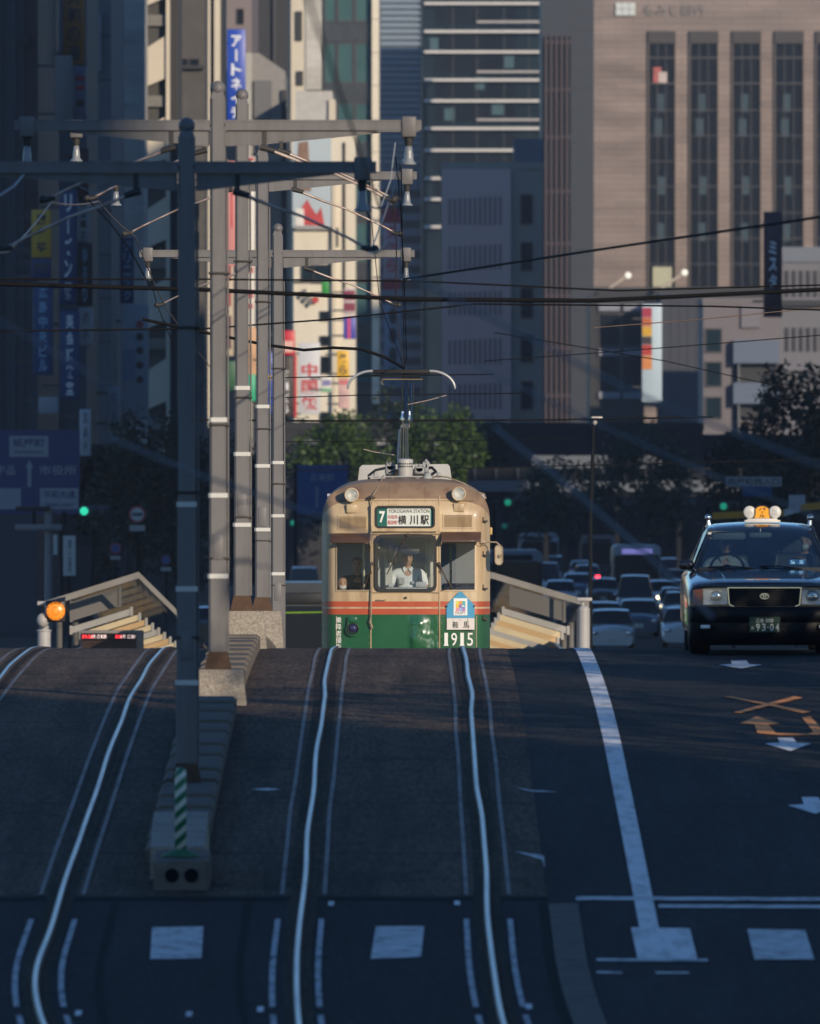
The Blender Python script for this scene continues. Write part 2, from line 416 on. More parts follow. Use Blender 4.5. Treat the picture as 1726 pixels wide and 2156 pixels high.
# rails with their grooves and steel edging
rng = random.Random(3)
WOB = [rng.uniform(-.019,.019) for _ in range(200)]
def wob(y, ph):
    t = (y+ph*13)/5.2; i = int(math.floor(t)); f = t-i; f = f*f*(3-2*f)
    return WOB[i % 200]*(1-f)+WOB[(i+1) % 200]*f
RAILS = [(-4.135, BL, 1.3, 'far left rail of the left tram track beside the shelter'),
         (-2.70, BL, 2.1, 'right rail of the left tram track beside the pole island'),
         (-.835, BR, 3.7, 'left rail of the right tram track running up to the tram'),
         (.592, BR, 5.2, 'right rail of the right tram track under the tram number')]
for rx, bk, ph, lab in RAILS:
    def cx(y): return rx+bend(y, bk)+wob(y, ph)
    rows = []
    y = 60.0
    while y < 330:
        c = cx(y); z = g(y)+.004+(wob(y, ph+4)*.25)
        rows.append([(c-.031,y,z),(c-.029,y,z+.016),(c-.018,y,z+.022),(c+.014,y,z+.022),(c+.026,y,z+.016),(c+.029,y,z)])
        y += .75
    q = MB()
    for a_, b_, mi in ((0,2,1),(2,4,0),(4,6,1)): q.rows([r[a_:b_+1] if b_ < 6 else r[a_-1:6] for r in rows] if mi == 0 else [r[:3] for r in rows] if a_ == 0 else [r[3:] for r in rows], True, mi)
    tag(q.build('tram_rail', [M['rail_steel'], M['rail_side']]), lab, 'rail', 'tram rails')
    sheet('rail_groove', 0, 0, 60, 330, M['groove'], .0085, fa=lambda y: cx(y)-.105, fb=lambda y: cx(y)+.105)
    for sd in (-1, 1):
        e0 = sd*.165
        sheet('slab_edging', 0, 0, 111.4, 330, M['edging'], .0105, fa=lambda y: rx+e0-.017+wob(y, ph+9)*.5, fb=lambda y: rx+e0+.017+wob(y, ph+9)*.5)
        for a, b in ((100.9,105.2),(105.3,108.9),(94,100.2),(86,93.5),(70,85.5)):
            sheet('groove_marking', 0, 0, a, b, M['dash_paint'], .0105, step=.4, fa=lambda y: rx+bend(y,bk)+e0-.021, fb=lambda y: rx+bend(y,bk)+e0+.021)
# little white studs of paint beside the rails
for (u, v) in ((398,2138),(165,2136),(548,2128),(1113,2122),(697,1905),(962,1904)):
    p = GV(u, v); q = MB()
    q.rows([[(p.x-.022, y, g(y)+.012) , (p.x+.022, y, g(y)+.012)] for y in (p.y-.22, p.y+.22)], False)
    tag(q.build('paint_dot', M['road_white']), kind='structure')

# road paint given by its outline on the ramp
def paint(name, pts, m, dz=.0085):
    """closed outline of (u, v) read off the ramp, laid on the surface"""
    P3 = [GV(u, v) for u, v in pts]
    bm = bmesh.new(); vs = [bm.verts.new((p.x, p.y, 0)) for p in P3]; f = bm.faces.new(vs)
    bmesh.ops.triangulate(bm, faces=[f])
    ymin = min(p.y for p in P3); ymax = max(p.y for p in P3)
    yy = math.ceil(ymin/1.5)*1.5
    while yy < ymax:
        bmesh.ops.bisect_plane(bm, geom=list(bm.verts)+list(bm.edges)+list(bm.faces), plane_co=(0,yy,0), plane_no=(0,1,0)); yy += 1.5
    bm.verts.index_update()
    q = MB(); q.add([(w.co.x, w.co.y, g(w.co.y)+dz) for w in bm.verts], [[w.index for w in fc.verts] for fc in bm.faces])
    for i, fc in enumerate(q.f):
        a, b, c = [q.v[k] for k in fc[:3]]
        if (b-a).cross(c-a).z < 0: q.f[i] = fc[::-1]
    bm.free()
    return tag(q.build(name, m), kind='structure')
sheet('road_edge_line', 1.715, 1.865, 107.6, 330, M['road_white'], .0085, fa=lambda y: 1.72+(y-107)*.0016, fb=lambda y: 1.865+(y-107)*.0021)
paint('crosswalk_stripe', [(1328,1955),(1452,1957),(1468,2022),(1342,2020)], M['road_white'], .010)
paint('crosswalk_stripe', [(1573,1958),(1695,1960),(1714,2022),(1588,2022)], M['worn_white'])
paint('crosswalk_stripe', [(320,1955),(428,1953),(424,2020),(316,2022)], M['worn_white'], .010)
paint('crosswalk_stripe', [(791,1953),(893,1952),(886,2017),(780,2021)], M['worn_white'], .010)
paint('crosswalk_stripe', [(1822,1960),(1944,1962),(1964,2024),(1838,2024)], M['worn_white'])
paint('stop_line', [(1212,1889),(1900,1892),(1900,1899),(1212,1897)], M['worn_white'])
paint('stop_line', [(1386,1906),(1900,1908),(1900,1915),(1386,1913)], M['worn_white'])
paint('gutter_line', [(1256,2020),(1490,2021),(1490,2026),(1256,2025)], M['worn_white'])
paint('gutter_line', [(1256,2047),(1310,2048),(1310,2052),(1256,2051)], M['worn_white'])
paint('gutter_line', [(1380,2048),(1450,2048),(1450,2052),(1380,2052)], M['worn_white'])
paint('lane_arrow', [(1513,1401),(1540,1399.5),(1538,1392),(1571,1392),(1577,1399.5),(1604,1401),(1560,1409)], M['worn_white'])
paint('lane_arrow', [(1610,1567),(1641,1565),(1637,1555),(1669,1555),(1677,1565),(1707,1567),(1664,1583)], M['road_white'])
paint('lane_arrow', [(1658,1697),(1692,1695),(1687,1680),(1722,1680),(1731,1695),(1765,1698),(1716,1715)], M['road_white'])
paint('no_turn_cross', [(1524,1468),(1540,1468),(1708,1500),(1690,1503)], M['road_orange'])
paint('no_turn_cross', [(1544,1502),(1560,1503),(1690,1471),(1672,1468)], M['road_orange'], .0105)
paint('turn_arrow', [(1557,1525),(1592,1510),(1643,1525),(1617,1527),(1633,1545),(1700,1547),(1712,1543),(1688,1512),(1706,1510),(1735,1543),(1722,1549),(1640,1549),(1594,1545),(1588,1527)], M['road_orange'])
paint('repair_mark', [(1085,1660),(1122,1665),(1176,1669),(1120,1669)], M['worn_white'])
paint('repair_mark', [(1084,1795),(1145,1803),(1147,1830),(1140,1812),(1100,1800)], M['worn_white'], .010)
paint('repair_mark', [(528,1664),(560,1661),(592,1664),(560,1667)], M['worn_white'], .010)

# ============================================================ island between the tracks
IX = -1.875
def block(y0, y1, h, w=.48, dark=False):
    q = MB(); n = 2; rows = []
    a, b = w/2, w/2-.035
    for i in range(n+1):
        y = y0+(y1-y0)*i/n; z = g(y)
        rows.append([(IX-a,y,z-.05),(IX-a,y,z+h-.03),(IX-b,y,z+h),(IX+b,y,z+h),(IX+a,y,z+h-.03),(IX+a,y,z-.05)])
    q.rows(rows, False)
    q.add(rows[0], [list(range(6))]); q.add(rows[-1], [list(range(6))[::-1]])
    return q
yb = 114.9; k = 0
while yb < 214:
    L = 1.18
    skip = any(py-.75 < yb+L and yb < py+.55 for py in (138,159,180,203))
    if not skip:
        q = block(yb, yb+L-.16, .15+.02*((k*7) % 3 - 1))
        tag(q.build('median_block', M['kerb_concrete'], org=(IX, yb, g(yb))), 'weathered concrete kerb block in the raised row between the two tram tracks', 'kerb block', 'concrete blocks of the pole island')
    yb += L; k += 1
# nose block with two holes, and the sloping block behind it
BX = IX; IX = -1.765
nose = thing('nose_block', 'low concrete end block with two round holes under the striped post', 'kerb block', (IX, 111.9, g(111.9)))
q = MB(); y0, y1 = 111.9, 113.0
zt = .235
q.rows([[(IX-.225,y0,g(y0)-.05),(IX-.235,y0,g(y0)+zt-.02),(IX-.21,y0+.03,g(y0)+zt),(IX+.18,y0+.03,g(y0)+zt),(IX+.205,y0,g(y0)+zt-.02),(IX+.2,y0,g(y0)-.05)],
        [(IX-.225,y1,g(y1)-.05),(IX-.235,y1,g(y1)+zt-.02),(IX-.21,y1,g(y1)+zt),(IX+.18,y1,g(y1)+zt),(IX+.205,y1,g(y1)+zt-.02),(IX+.2,y1,g(y1)-.05)]], False)
q.add(q.v[:6], [list(range(6))])
pt('block', q, M['kerb_concrete'], nose)
for dx in (-.085, .065):
    h = MB(); h.lathe((IX+dx, y0-.006, g(y0)+.12), [(.056,0),(.046,.002),(.0,.004)], 16); pt('hole', h, M['joint'], nose)
IX = -1.812
q = MB(); y0, y1 = 113.1, 114.8
q.rows([[(IX-.235,y0,g(y0)-.05),(IX-.23,y0,g(y0)+.26),(IX+.2,y0,g(y0)+.26),(IX+.21,y0,g(y0)-.05)],
        [(IX-.24,y1,g(y1)-.05),(IX-.23,y1,g(y1)+.42),(IX+.2,y1,g(y1)+.42),(IX+.22,y1,g(y1)-.05)]], False)
q.add(q.v[:4], [[0,1,2,3]]); q.add(q.v[4:8], [[3,2,1,0]])
tag(q.build('sloping_block', M['granite'], org=(IX,y0,g(y0))), 'sloping rough concrete block behind the green striped post', 'kerb block')
# striped marker post
M['green_white'] = None
def stripes():
    m = bpy.data.materials.new('green_white_stripes'); m.use_nodes = True; nt = m.node_tree; b = nt.nodes['Principled BSDF']
    tc = _nd(nt, 'ShaderNodeTexCoord'); sp = _nd(nt, 'ShaderNodeSeparateXYZ'); nt.links.new(tc.outputs['Object'], sp.inputs[0])
    a = _nd(nt, 'ShaderNodeMath', operation='MULTIPLY'); a.inputs[1].default_value = .9; nt.links.new(sp.outputs[0], a.inputs[0])
    s = _nd(nt, 'ShaderNodeMath', operation='SUBTRACT'); nt.links.new(sp.outputs[2], s.inputs[0]); nt.links.new(a.outputs[0], s.inputs[1])
    d = _nd(nt, 'ShaderNodeMath', operation='DIVIDE'); d.inputs[1].default_value = .108; nt.links.new(s.outputs[0], d.inputs[0])
    f = _nd(nt, 'ShaderNodeMath', operation='FRACT'); nt.links.new(d.outputs[0], f.inputs[0])
    c = _nd(nt, 'ShaderNodeMath', operation='GREATER_THAN'); c.inputs[1].default_value = .52; nt.links.new(f.outputs[0], c.inputs[0])
    mx = _nd(nt, 'ShaderNodeMix', data_type='RGBA'); mx.inputs[6].default_value = (.012,.17,.08,1); mx.inputs[7].default_value = (.74,.74,.66,1)
    nt.links.new(c.outputs[0], mx.inputs[0]); nt.links.new(mx.outputs[2], b.inputs['Base Color']); b.inputs['Roughness'].default_value = .45
    return m
M['green_white'] = stripes()
mk = thing('marker_post', 'short green and white striped marker post on the island nose', 'post', (-1.79, 112.35, g(112.35)+.235))
q = MB(); q.lathe((0,0,0), [(0,.0),(.045,.0),(.045,.62),(.043,.66),(.03,.69),(0,.70)], 16, 'Z'); lp('post', q, M['green_white'], mk)
q = MB(); q.lathe((0,0,0), [(.15,.0),(.15,.012),(.055,.06),(.05,.06)], 18, 'Z'); lp('base', q, mat('post_base', (.03,.13,.06), .6), mk)

# ============================================================ overhead line poles
def make_pole(Y, X, ball_v, bands, xr, xl, rods, base_h):
    z0 = g(Y); ppm = F/Y
    zb = ZC+(VH-ball_v)/ppm
    t = thing('catenary_pole', POLE_LABELS.pop(0), 'pole', (X, Y, z0), 'tram wire poles on the island')
    bz = [ZC+(VH-b)/ppm-z0 for b in bands]           # heights of the white bands, top first
    zt = zb-z0-.10
    edges = [base_h]+sorted(bz)+[zt]
    ws = [.182, .170, .158, .146, .140]
    q = MB()
    q2 = MB()
    for i in range(len(edges)-1):
        w = ws[min(i, 4)]/2; c = .022; a, b = edges[i], edges[i+1]
        def oct(w, z): return [(-w+c,-w,z),(w-c,-w,z),(w,-w+c,z),(w,w-c,z),(w-c,w,z),(-w+c,w,z),(-w,w-c,z),(-w,-w+c,z)]
        vs = oct(w, a)+oct(w, b); q.add(vs, [(k, (k+1)%8, 8+(k+1)%8, 8+k) for k in range(8)]); q.add(vs, [list(range(8,16))])
        if i < len(edges)-2:
            w2 = w+.008; vs = oct(w2, b-.022)+oct(w2, b+.022)
            q2 = MB(); q2.add(vs, [(k, (k+1)%8, 8+(k+1)%8, 8+k) for k in range(8)]+[list(range(8))[::-1], list(range(8,16))]); lp('white_band', q2, M['white_band'], t)
    # taper to the finial
    w = .07; q.add([(-w,-w,zt),(w,-w,zt),(w,w,zt),(-w,w,zt)]+[(-.035,-.035,zt+.11),(.035,-.035,zt+.11),(.035,.035,zt+.11),(-.035,.035,zt+.11)], [(0,1,5,4),(1,2,6,5),(2,3,7,6),(3,0,4,7)])
    lp('shaft', q, M['pole_paint'], t)
    q = MB(); q.tube([(.098,-.02,base_h+.17),(.096,-.02,zt*.5),(.088,-.02,zt*.9)], .012, 5); lp('conduit', q, M['pole_paint'], t)
    for hz in (.24,.46,.71):
        q = MB(); q.rbox(-.092,.115,-.092,.03,zt*hz,zt*hz+.022,.004); lp('conduit_strap', q, M['black_iron'], t)
    q = MB(); q.rbox(-.05,.05,-.094,-.08,1.05+base_h,1.30+base_h,.006); lp('access_plate', q, M['pole_paint'], t)
    for sx in (-.06,.06):
        q = MB(); q.cyl((sx,-.068,zb-z0-.355),(sx,-.062,zb-z0-.355),.012,n=6); lp('bolt', q, M['black_iron'], t)
    q = MB(); q.ball((0,0,zb-z0), .072); lp('ball_finial', q, M['pole_paint'], t)
    if Y > 130:
        q = MB(); s = .235
        q.add([(-s-.05,-s-.05,-.1),(s+.05,-s-.05,-.1),(s+.05,s,-.1),(-s-.05,s,-.1),(-s+.0,-s+.0,base_h),(s-.0,-s+.0,base_h),(s-.0,s-.03,base_h),(-s+.0,s-.03,base_h)], [(0,1,5,4),(1,2,6,5),(2,3,7,6),(3,0,4,7),(4,5,6,7)])
        lp('plinth', q, M['granite'], t)
    q = MB(); a = .13; b = .092
    q.add([(-a,-a,base_h),(a,-a,base_h),(a,a,base_h),(-a,a,base_h),(-b,-b,base_h+.17),(b,-b,base_h+.17),(b,b,base_h+.17),(-b,b,base_h+.17)], [(0,1,5,4),(1,2,6,5),(2,3,7,6),(3,0,4,7)])
    lp('base_collar', q, M['rust'], t)
    za = zb-z0-.355
    q = MB()   # H-section arm: two flanges and a web
    q.box(xl, xr, -.055, .055, za+.03, za+.05); q.box(xl, xr, -.055, .055, za-.05, za-.03); q.box(xl+.001, xr-.001, -.012, .012, za-.0301, za+.0301)
    q.box(xl, xr, -.05, -.044, za-.0302, za+.0302)
    lp('cross_arm', q, M['pole_paint'], t)
    for sd in (-1, 1):
        q = MB(); w = .08
        L = (xr if sd > 0 else -xl)*.78
        q.prism([(sd*w, za-.052),(sd*L, za-.052),(sd*L, za-.062),(sd*w*1.6, za-.20),(sd*w, za-.20)], -.02, .02); lp('bracket', q, M['pole_paint'], t)
    for x in (xl+.12, xr-.12):
        b = lp('clamp', MB().rbox(x-.07, x+.07, -.075, .075, za-.115, za+.085, .012), M['pole_paint'], t)
        lp('hanger', MB().cyl((x,0,za-.115), (x,0,za-.20), .045, .032, 10), M['black_iron'], t)
        q = MB(); q.lathe((x,0,za-.20), [(.0,0),(.028,0),(.034,-.05),(.04,-.10),(.042,-.14),(.068,-.165),(.072,-.176),(.02,-.18),(0,-.18)], 16, 'Z'); lp('insulator', q, M['insulator'], t)
    for (x0, v0, x1, v1) in rods:
        p0 = Vector((PX(x0,Y)-X, -.02, ZC+(VH-v0)/ppm-z0)); p1 = Vector((PX(x1,Y)-X, .05, ZC+(VH-v1)/ppm-z0))
        for sd in ((1, -1) if True else (1,)):
            a = Vector((p0.x*sd, p0.y, p0.z)); b = Vector((p1.x*sd, p1.y, p1.z)); m = (a+b)/2+Vector((0,0,.035))
            m1 = a.lerp(b, .28)+Vector((0,0,.01))
            q = MB(); q.tube([a, m1, m, b.lerp(a,.15)+Vector((0,0,.02)), b], [.017,.014,.012,.012,.014], 8); rd = lp('steady_rod', q, M['copper_rod'], t)
            q = MB(); q.box(a.x-.02, a.x+.02, -.03, .03, a.z-.02, za-.06); q.cyl(a-Vector((.04*sd,0,-.01)), a+Vector((.10*sd,0,-.03)), .032, .026, 8); lp('rod_bracket', q, M['black_iron'], t)
            q = MB(); q.cyl(b-Vector((.07*sd,0,-.02)), b+Vector((.05*sd,0,-.01)), .022, .03, 8); q.ball(b+Vector((.05*sd,0,.0)), .04, 8, 6); lp('rod_end', q, M['black_iron'], t)
    return t, za+z0
POLE_LABELS = ['nearest wire pole, dark blue grey, rising behind the striped post',
               'second wire pole with the highest ball finial and a rusty foot',
               'third wire pole, on a granite plinth with a long rust stain',
               'fourth wire pole, slim grey, second last in the row before the tram',
               'last wire pole in the row, just left of the tram']
make_pole(123, -1.908, 265, [1062,1240,1437], 1.62, -2.2, [(500,405,777,525)], .12)
make_pole(138, -1.84, 186, [884,1043,1213], 1.95, -1.95, [(557,312,818,420)], .34)
make_pole(159, -1.855, 201, [817,956,1105], 1.95, -1.95, [(592,318,826,418)], .42)
make_pole(180, -1.845, 310, [856,981,1115], 1.93, -1.95, [(622,400,835,492)], .66)
make_pole(203, -1.865, 481, [974,1086,1208], 1.93, -1.95, [(646,566,832,642)], .3)

# ============================================================ wires
def wire(label, pts, r, m, cat='wire', sag=0.0, n=10, group='overhead wires'):
    """pts: list of (u, v, Y)"""
    W = [P(*p) for p in pts]; out = []
    for i in range(len(W)-1):
        for k in range(n):
            t = k/n; q = W[i].lerp(W[i+1], t); q.z -= sag*4*t*(1-t); out.append(q)
    out.append(W[-1])
    q = MB(); q.tube(out, r, 5)
    c = sum(out, Vector())/len(out)
    return tag(q.build('overhead_wire', m, org=c), label, cat, group)
wire('thick dark cable crossing the whole street just below the fifth pole arm', [(-60,596,150),(430,610,150),(860,630,150),(1245,633,150),(1800,606,150)], .024, M['cable'], 'cable', .0)
wire('dark cable just above the thick one, ending over the tram', [(-60,588,150),(430,588,150),(880,592,150),(1300,612,152),(1800,598,152)], .010, M['cable'], 'cable')
wire('dark cable rising to the upper right across the stone building', [(850,588,160),(1245,528,140),(1800,446,120)], .013, M['cable'], 'cable')
wire('wavy dark feeder cable dipping behind the poles towards the pantograph', [(300,672,180),(440,702,180),(560,726,180),(640,737,180),(700,732,180),(760,735,180),(810,752,180),(850,775,184)], .020, M['cable'], 'cable', n=5)
wire('thin dark cable sloping up to the right behind the pole row', [(-60,698,170),(430,692,170),(700,672,170),(1000,640,170),(1500,645,170),(1800,655,170)], .011, M['cable'], 'cable')
wire('thin dark span wire at the height of the tram collector', [(560,796,230),(745,792,230),(1040,788,230)], .010, M['cable'], 'wire')
wire('thin dark span wire just above the tree tops', [(560,838,240),(760,832,240),(1100,828,240)], .010, M['cable'], 'wire')
wire('dark span wire across the trees below the collector', [(380,884,260),(700,886,260),(1150,884,260),(1500,878,260)], .017, M['cable'], 'wire')
wire('thin span wire low across the trees', [(600,930,260),(900,928,260),(1200,925,260)], .009, M['cable'], 'wire')
wire('contact wire over the right track, held by the steady rods', [(560,-260,40),(800,440,100)], .008, M['contact_wire'], 'wire', n=6)
pc = [(820, 105, 505), (777, 123, 525), (818, 138, 420), (826, 159, 418), (835, 180, 492), (832, 203, 642)]
wire('copper contact wire running along the right track from rod to rod', [(u, v+6, Y) for u, Y, v in pc]+[(UC-.1*F/214, 758, 214),(UC-.1*F/260, 792, 260),(UC-.1*F/330,850,330)], .008, M['contact_wire'], 'wire', .03)
wire('carrier wire hanging in a shallow curve over the right track', [(UC-.1*F/Y, {123:455,138:345,159:350,180:435,203:600,260:780}[Y], Y) for Y in (123,138,159,180,203,260)], .006, M['cable'], 'wire', .05)
wire('copper contact wire running along the left track', [(UC-3.44*F/Y, v+6, Y) for Y, v in ((105,505),(123,525),(138,420),(159,418),(180,492),(203,642),(260,790),(330,850))], .008, M['contact_wire'], 'wire', .03)
wire('pale blurred wire slanting down to the right over the mauve building', [(850,575,62),(1100,705,62),(1340,830,62),(1800,1010,62)], .008, M['pale_cable'], 'cable')
wire('pale blurred wire slanting down behind the taxi roof', [(1040,900,66),(1180,1010,66),(1345,1152,66),(1500,1300,66)], .011, M['pale_cable'], 'cable')
wire('pale blurred wire slanting down in front of the poles', [(225,920,66),(420,1000,66),(690,1092,66),(900,1180,66)], .008, M['pale_cable'], 'cable')
wire('pale blurred wire slanting down across the blue shop signs', [(-60,640,62),(180,780,62),(330,900,62)], .006, M['pale_cable'], 'cable')
wire('pale blurred wire falling from the lamp to the lower right', [(1000,770,70),(1250,890,70),(1500,1000,70),(1800,1120,70)], .006, M['pale_cable'], 'cable')
wire('rusty pull wire on the right of the pantograph', [(858,852,215),(905,842,215),(940,832,215)], .008, M['copper_rod'], 'wire')
wire('rusty pull wire on the left of the pantograph', [(765,946,215),(790,952,215),(830,958,215)], .008, M['copper_rod'], 'wire')

for lab, pts, r, m in (
    ('thin drop wire beside the contact wire, from the second arm down to the collector', [(833,330,150),(842,420,170),(850,560,190),(856,762,208)], .007, M['cable']),
    ('second thin drop wire swinging left of the first one', [(770,440,128),(782,470,140),(800,640,170),(846,760,205)], .005, M['cable']),
    ('pale looping jumper wire under the right end of the nearest arm', [(835,360,124),(826,410,124),(800,440,124),(760,432,124)], .007, M['pale_cable']),
    ('pale jumper wire rising from the insulator to the second arm', [(832,300,138),(822,380,138),(800,440,138)], .006, M['pale_cable']),
    ('pale looping jumper wire under the left part of the nearest arm', [(165,392,124),(200,408,124),(235,398,124),(255,376,124)], .006, M['pale_cable']),
    ('pale wire leaving the nearest arm for the left edge', [(50,368,123),(30,392,118),(-40,436,112)], .008, M['pale_cable']),
    ('beaded dark chain of insulators between the left steady rods', [(185,420,140),(230,468,145),(270,520,150),(320,610,165)], .008, M['cable']),
    ('thin dark wire from the left end of the last arm into the trees', [(310,560,203),(330,640,215),(372,745,240)], .007, M['cable']),
    ('thin dark span wire just above the tram roof on the right', [(1020,760,260),(1300,740,260),(1800,700,260)], .010, M['cable']),
    ('thin dark span wire crossing low over the far traffic', [(600,990,300),(1040,985,300),(1800,965,300)], .012, M['cable']),
    ('thin span wire sloping behind the banner on the right', [(1040,700,280),(1400,760,280),(1800,850,280)], .011, M['cable']),
    ('thin brownish wire rising towards the dark red sign', [(1250,690,240),(1480,672,240),(1800,640,240)], .009, M['contact_wire'])):
    wire(lab, pts, r, m, 'wire', n=5)
from mathutils import noise as mnoise
# ============================================================ people
SKIN = mat('skin', (.50,.30,.21), .5, var=.08, scale=20)
HAIR = mat('hair', (.012,.010,.009), .5, var=.1)
def skin_geo(nodes, edges, level=2):
    me = bpy.data.meshes.new('tmp'); me.from_pydata([n[0] for n in nodes], edges, []); me.update()
    ob = bpy.data.objects.new('tmp', me); COL.objects.link(ob)
    sk = ob.modifiers.new('Skin', 'SKIN'); sk.use_smooth_shade = True
    for i, n in enumerate(nodes):
        r = n[1]; me.skin_vertices[0].data[i].radius = r if isinstance(r, tuple) else (r, r)
    me.skin_vertices[0].data[0].use_root = True
    su = ob.modifiers.new('Sub', 'SUBSURF'); su.levels = level; su.render_levels = level
    dg = bpy.context.evaluated_depsgraph_get(); ev = bpy.data.meshes.new_from_object(ob.evaluated_get(dg))
    vs = [v.co.copy() for v in ev.vertices]; fs = [list(p.vertices) for p in ev.polygons]
    bpy.data.objects.remove(ob); bpy.data.meshes.remove(me); bpy.data.meshes.remove(ev)
    return vs, fs
def person(label, loc, shirt_mat, trouser_mat, pose='drive', hair='short', mask=False, cap=None, arm_up=False, group=None, sc=1.0, rz=0):
    """seated figure facing the viewer; origin at the seat"""
    t = thing('person', label, 'person', loc, group, rz); t.scale = (sc, sc, sc)
    N = []; E = []
    def nd(p, r, par=None):
        N.append((p, r)); i = len(N)-1
        if par is not None: E.append((par, i))
        return i
    pel = nd((0,.02,.10), (.15,.11))
    ab = nd((0,.03,.25), (.145,.10), pel); ch = nd((0,.02,.42), (.165,.11), ab); uc = nd((0,.02,.52), (.12,.085), ch)
    nk = nd((0,.0,.59), .058, uc); hd = nd((0,-.015,.65), .056, nk)
    for s in (-1, 1):
        sh = nd((s*.17,.02,.525), .062, uc); ex = nd((s*.205,.02,.50), .058, sh)
        if arm_up and s == 1:
            el = nd((s*.25,-.02,.70), .043, ex); wr = nd((s*.20,-.06,.94), .03, el); d = Vector((-.02,-.01,.07)); sd = Vector((.02,0,0))
        else:
            el = nd((s*.27,-.06,.26), .043, ex); wr = nd((s*.17,-.29,.24), .030, el); d = Vector((-s*.015,-.07,-.01)); sd = Vector((s*.02,0,0))
        w = Vector(N[wr][0]); pa = nd(tuple(w+d*.7), (.036,.018), wr)
        for k in range(4):
            b = w+d*1.15+sd*(k-1.5)*.95; L = (.8,.95,1.0,.85)[k]
            f1 = nd(tuple(b), .0095, pa); f2 = nd(tuple(b+d*.55*L+Vector((0,0,-.008))), .0085, f1); nd(tuple(b+d*.8*L+Vector((0,.008,-.032))), .0075, f2)
        th = nd(tuple(w+d*.5-sd*2.0), .011, pa); nd(tuple(w+d*1.05-sd*2.5), .009, th)
        hp = nd((s*.09,0,.08), .085, pel); kn = nd((s*.12,-.44,.10), .06, hp); an = nd((s*.12,-.47,-.32), .04, kn); nd((s*.12,-.60,-.36), .038, an)
    vs, fs = skin_geo(N, E)
    b = MB(); b.add(vs, fs, True)
    def headfn(q):
        x, y, z = q
        taper = 1-.22*max(0, -z)-.05*max(0, z)
        x *= taper; y *= 1-.12*max(0,-z)
        if y < 0:
            nose = math.exp(-(x/.16)**2-((z+.12)/.22)**2)*.20*(1 if z < .12 else .55); y -= nose
            y += .07*(math.exp(-((abs(x)-.36)/.2)**2-((z-.10)/.12)**2))
            y -= .05*math.exp(-(x/.3)**2-((z+.52)/.09)**2)
            y += .04*math.exp(-(x/.3)**2-((z+.42)/.04)**2)
            y -= .06*math.exp(-(x/.3)**2-((z+.88)/.15)**2)
        return Vector((x, y, z))
    HZ = -.045
    b.ball((0,-.03,.775+HZ), (.078,.097,.118), 28, 22, fn=headfn)
    for s in (-1, 1): b.ball((s*.078,-.01,.77+HZ), (.012,.026,.034), 8, 6)
    lp('body', b, SKIN, t)
    e = MB()
    for s in (-1, 1): e.ball((s*.029,-.112,.79+HZ), (.013,.008,.006), 8, 6)
    lp('eyes', e, mat('eye', (.02,.016,.014), .2, var=0), t)
    br = MB()
    for s in (-1, 1): br.tube([(s*.016,-.119,.806+HZ),(s*.032,-.117,.810+HZ),(s*.047,-.106,.805+HZ)], [.003,.004,.002], 5)
    lp('eyebrows', br, HAIR, t)
    mo = MB(); mo.tube([(-.022,-.117,.722+HZ),(0,-.124,.720+HZ),(.022,-.117,.722+HZ)], [.002,.005,.002], 5); lp('mouth', mo, mat('lips', (.35,.14,.12), .5, var=0), t)
    # clothing follows the skeleton, a little larger
    keep = [i for i, n in enumerate(N) if i < 4]
    S = [((0,.02,.06),(.165,.125)),((0,.03,.25),(.162,.118)),((0,.02,.42),(.178,.125)),((0,.02,.525),(.128,.096)),((0,.008,.585),.066)]
    SE = [(0,1),(1,2),(2,3),(3,4)]
    for s in (-1, 1):
        n = len(S); S += [((s*.17,.02,.53),.074),((s*.215,.02,.49),.068)]
        if arm_up and s == 1: S += [((s*.24,0,.62),.058)]
        else: S += [((s*.262,-.045,.31),.060)]
        SE += [(3,n),(n,n+1),(n+1,n+2)]
    vs, fs = skin_geo(S, SE); q = MB(); q.add(vs, fs, True)
    for s in (-1, 1):   # collar
        q.prism([(s*.008,.575),(s*.06,.615),(s*.078,.585),(s*.05,.525)], -.088, -.072)
    lp('shirt', q, shirt_mat, t)
    if pose == 'drive':
        q = MB()
        for k in range(5): q.ball((0,-.112-.006*(k > 1),.52-.065*k), .006, 6, 4)
        q.box(-.125,-.05,-.118,-.112,.36,.45); q.box(.05,.12,-.118,-.112,.36,.40)
        lp('buttons_and_pockets', q, mat('shirt_detail', (.42,.44,.44), .6), t)
    T = [((0,.02,.06),(.16,.12))]; TE = []
    for s in (-1, 1):
        n = len(T); T += [((s*.09,0,.07),.10),((s*.12,-.44,.10),.075),((s*.12,-.47,-.28),.06)]; TE += [(0,n),(n,n+1),(n+1,n+2)]
    vs, fs = skin_geo(T, TE); q = MB(); q.add(vs, fs, True); lp('trousers', q, trouser_mat, t)
    if hair == 'short':
        q = MB(); q.ball((0,-.018,.80+HZ), (.083,.098,.105), 20, 14, fn=lambda p: Vector((p.x, p.y if p.y > -.2 or p.z > .55 else -.2+.5*(p.y+.2), max(p.z, -.35 if p.y > .1 else .28))))
        lp('hair', q, HAIR, t)
    if cap:
        q = MB(); q.lathe((0,-.02,.845+HZ), [(.085,-.02),(.088,.02),(.105,.045),(.10,.065),(.0,.075)], 20, 'Z'); lp('cap', q, cap, t)
        q = MB(); q.prism([(-.075,-.10),(-.05,-.155),(0,-.172),(.05,-.155),(.075,-.10)], .826+HZ, .834+HZ, plane='XY'); lp('cap_brim', q, mat('cap_brim', (.01,.01,.012), .25), t)
    if mask:
        q = MB(); q.ball((0,-.085,.735+HZ), (.055,.05,.045), 14, 10); lp('face_mask', q, mat('mask_white', (.72,.74,.76), .8), t)
    return t

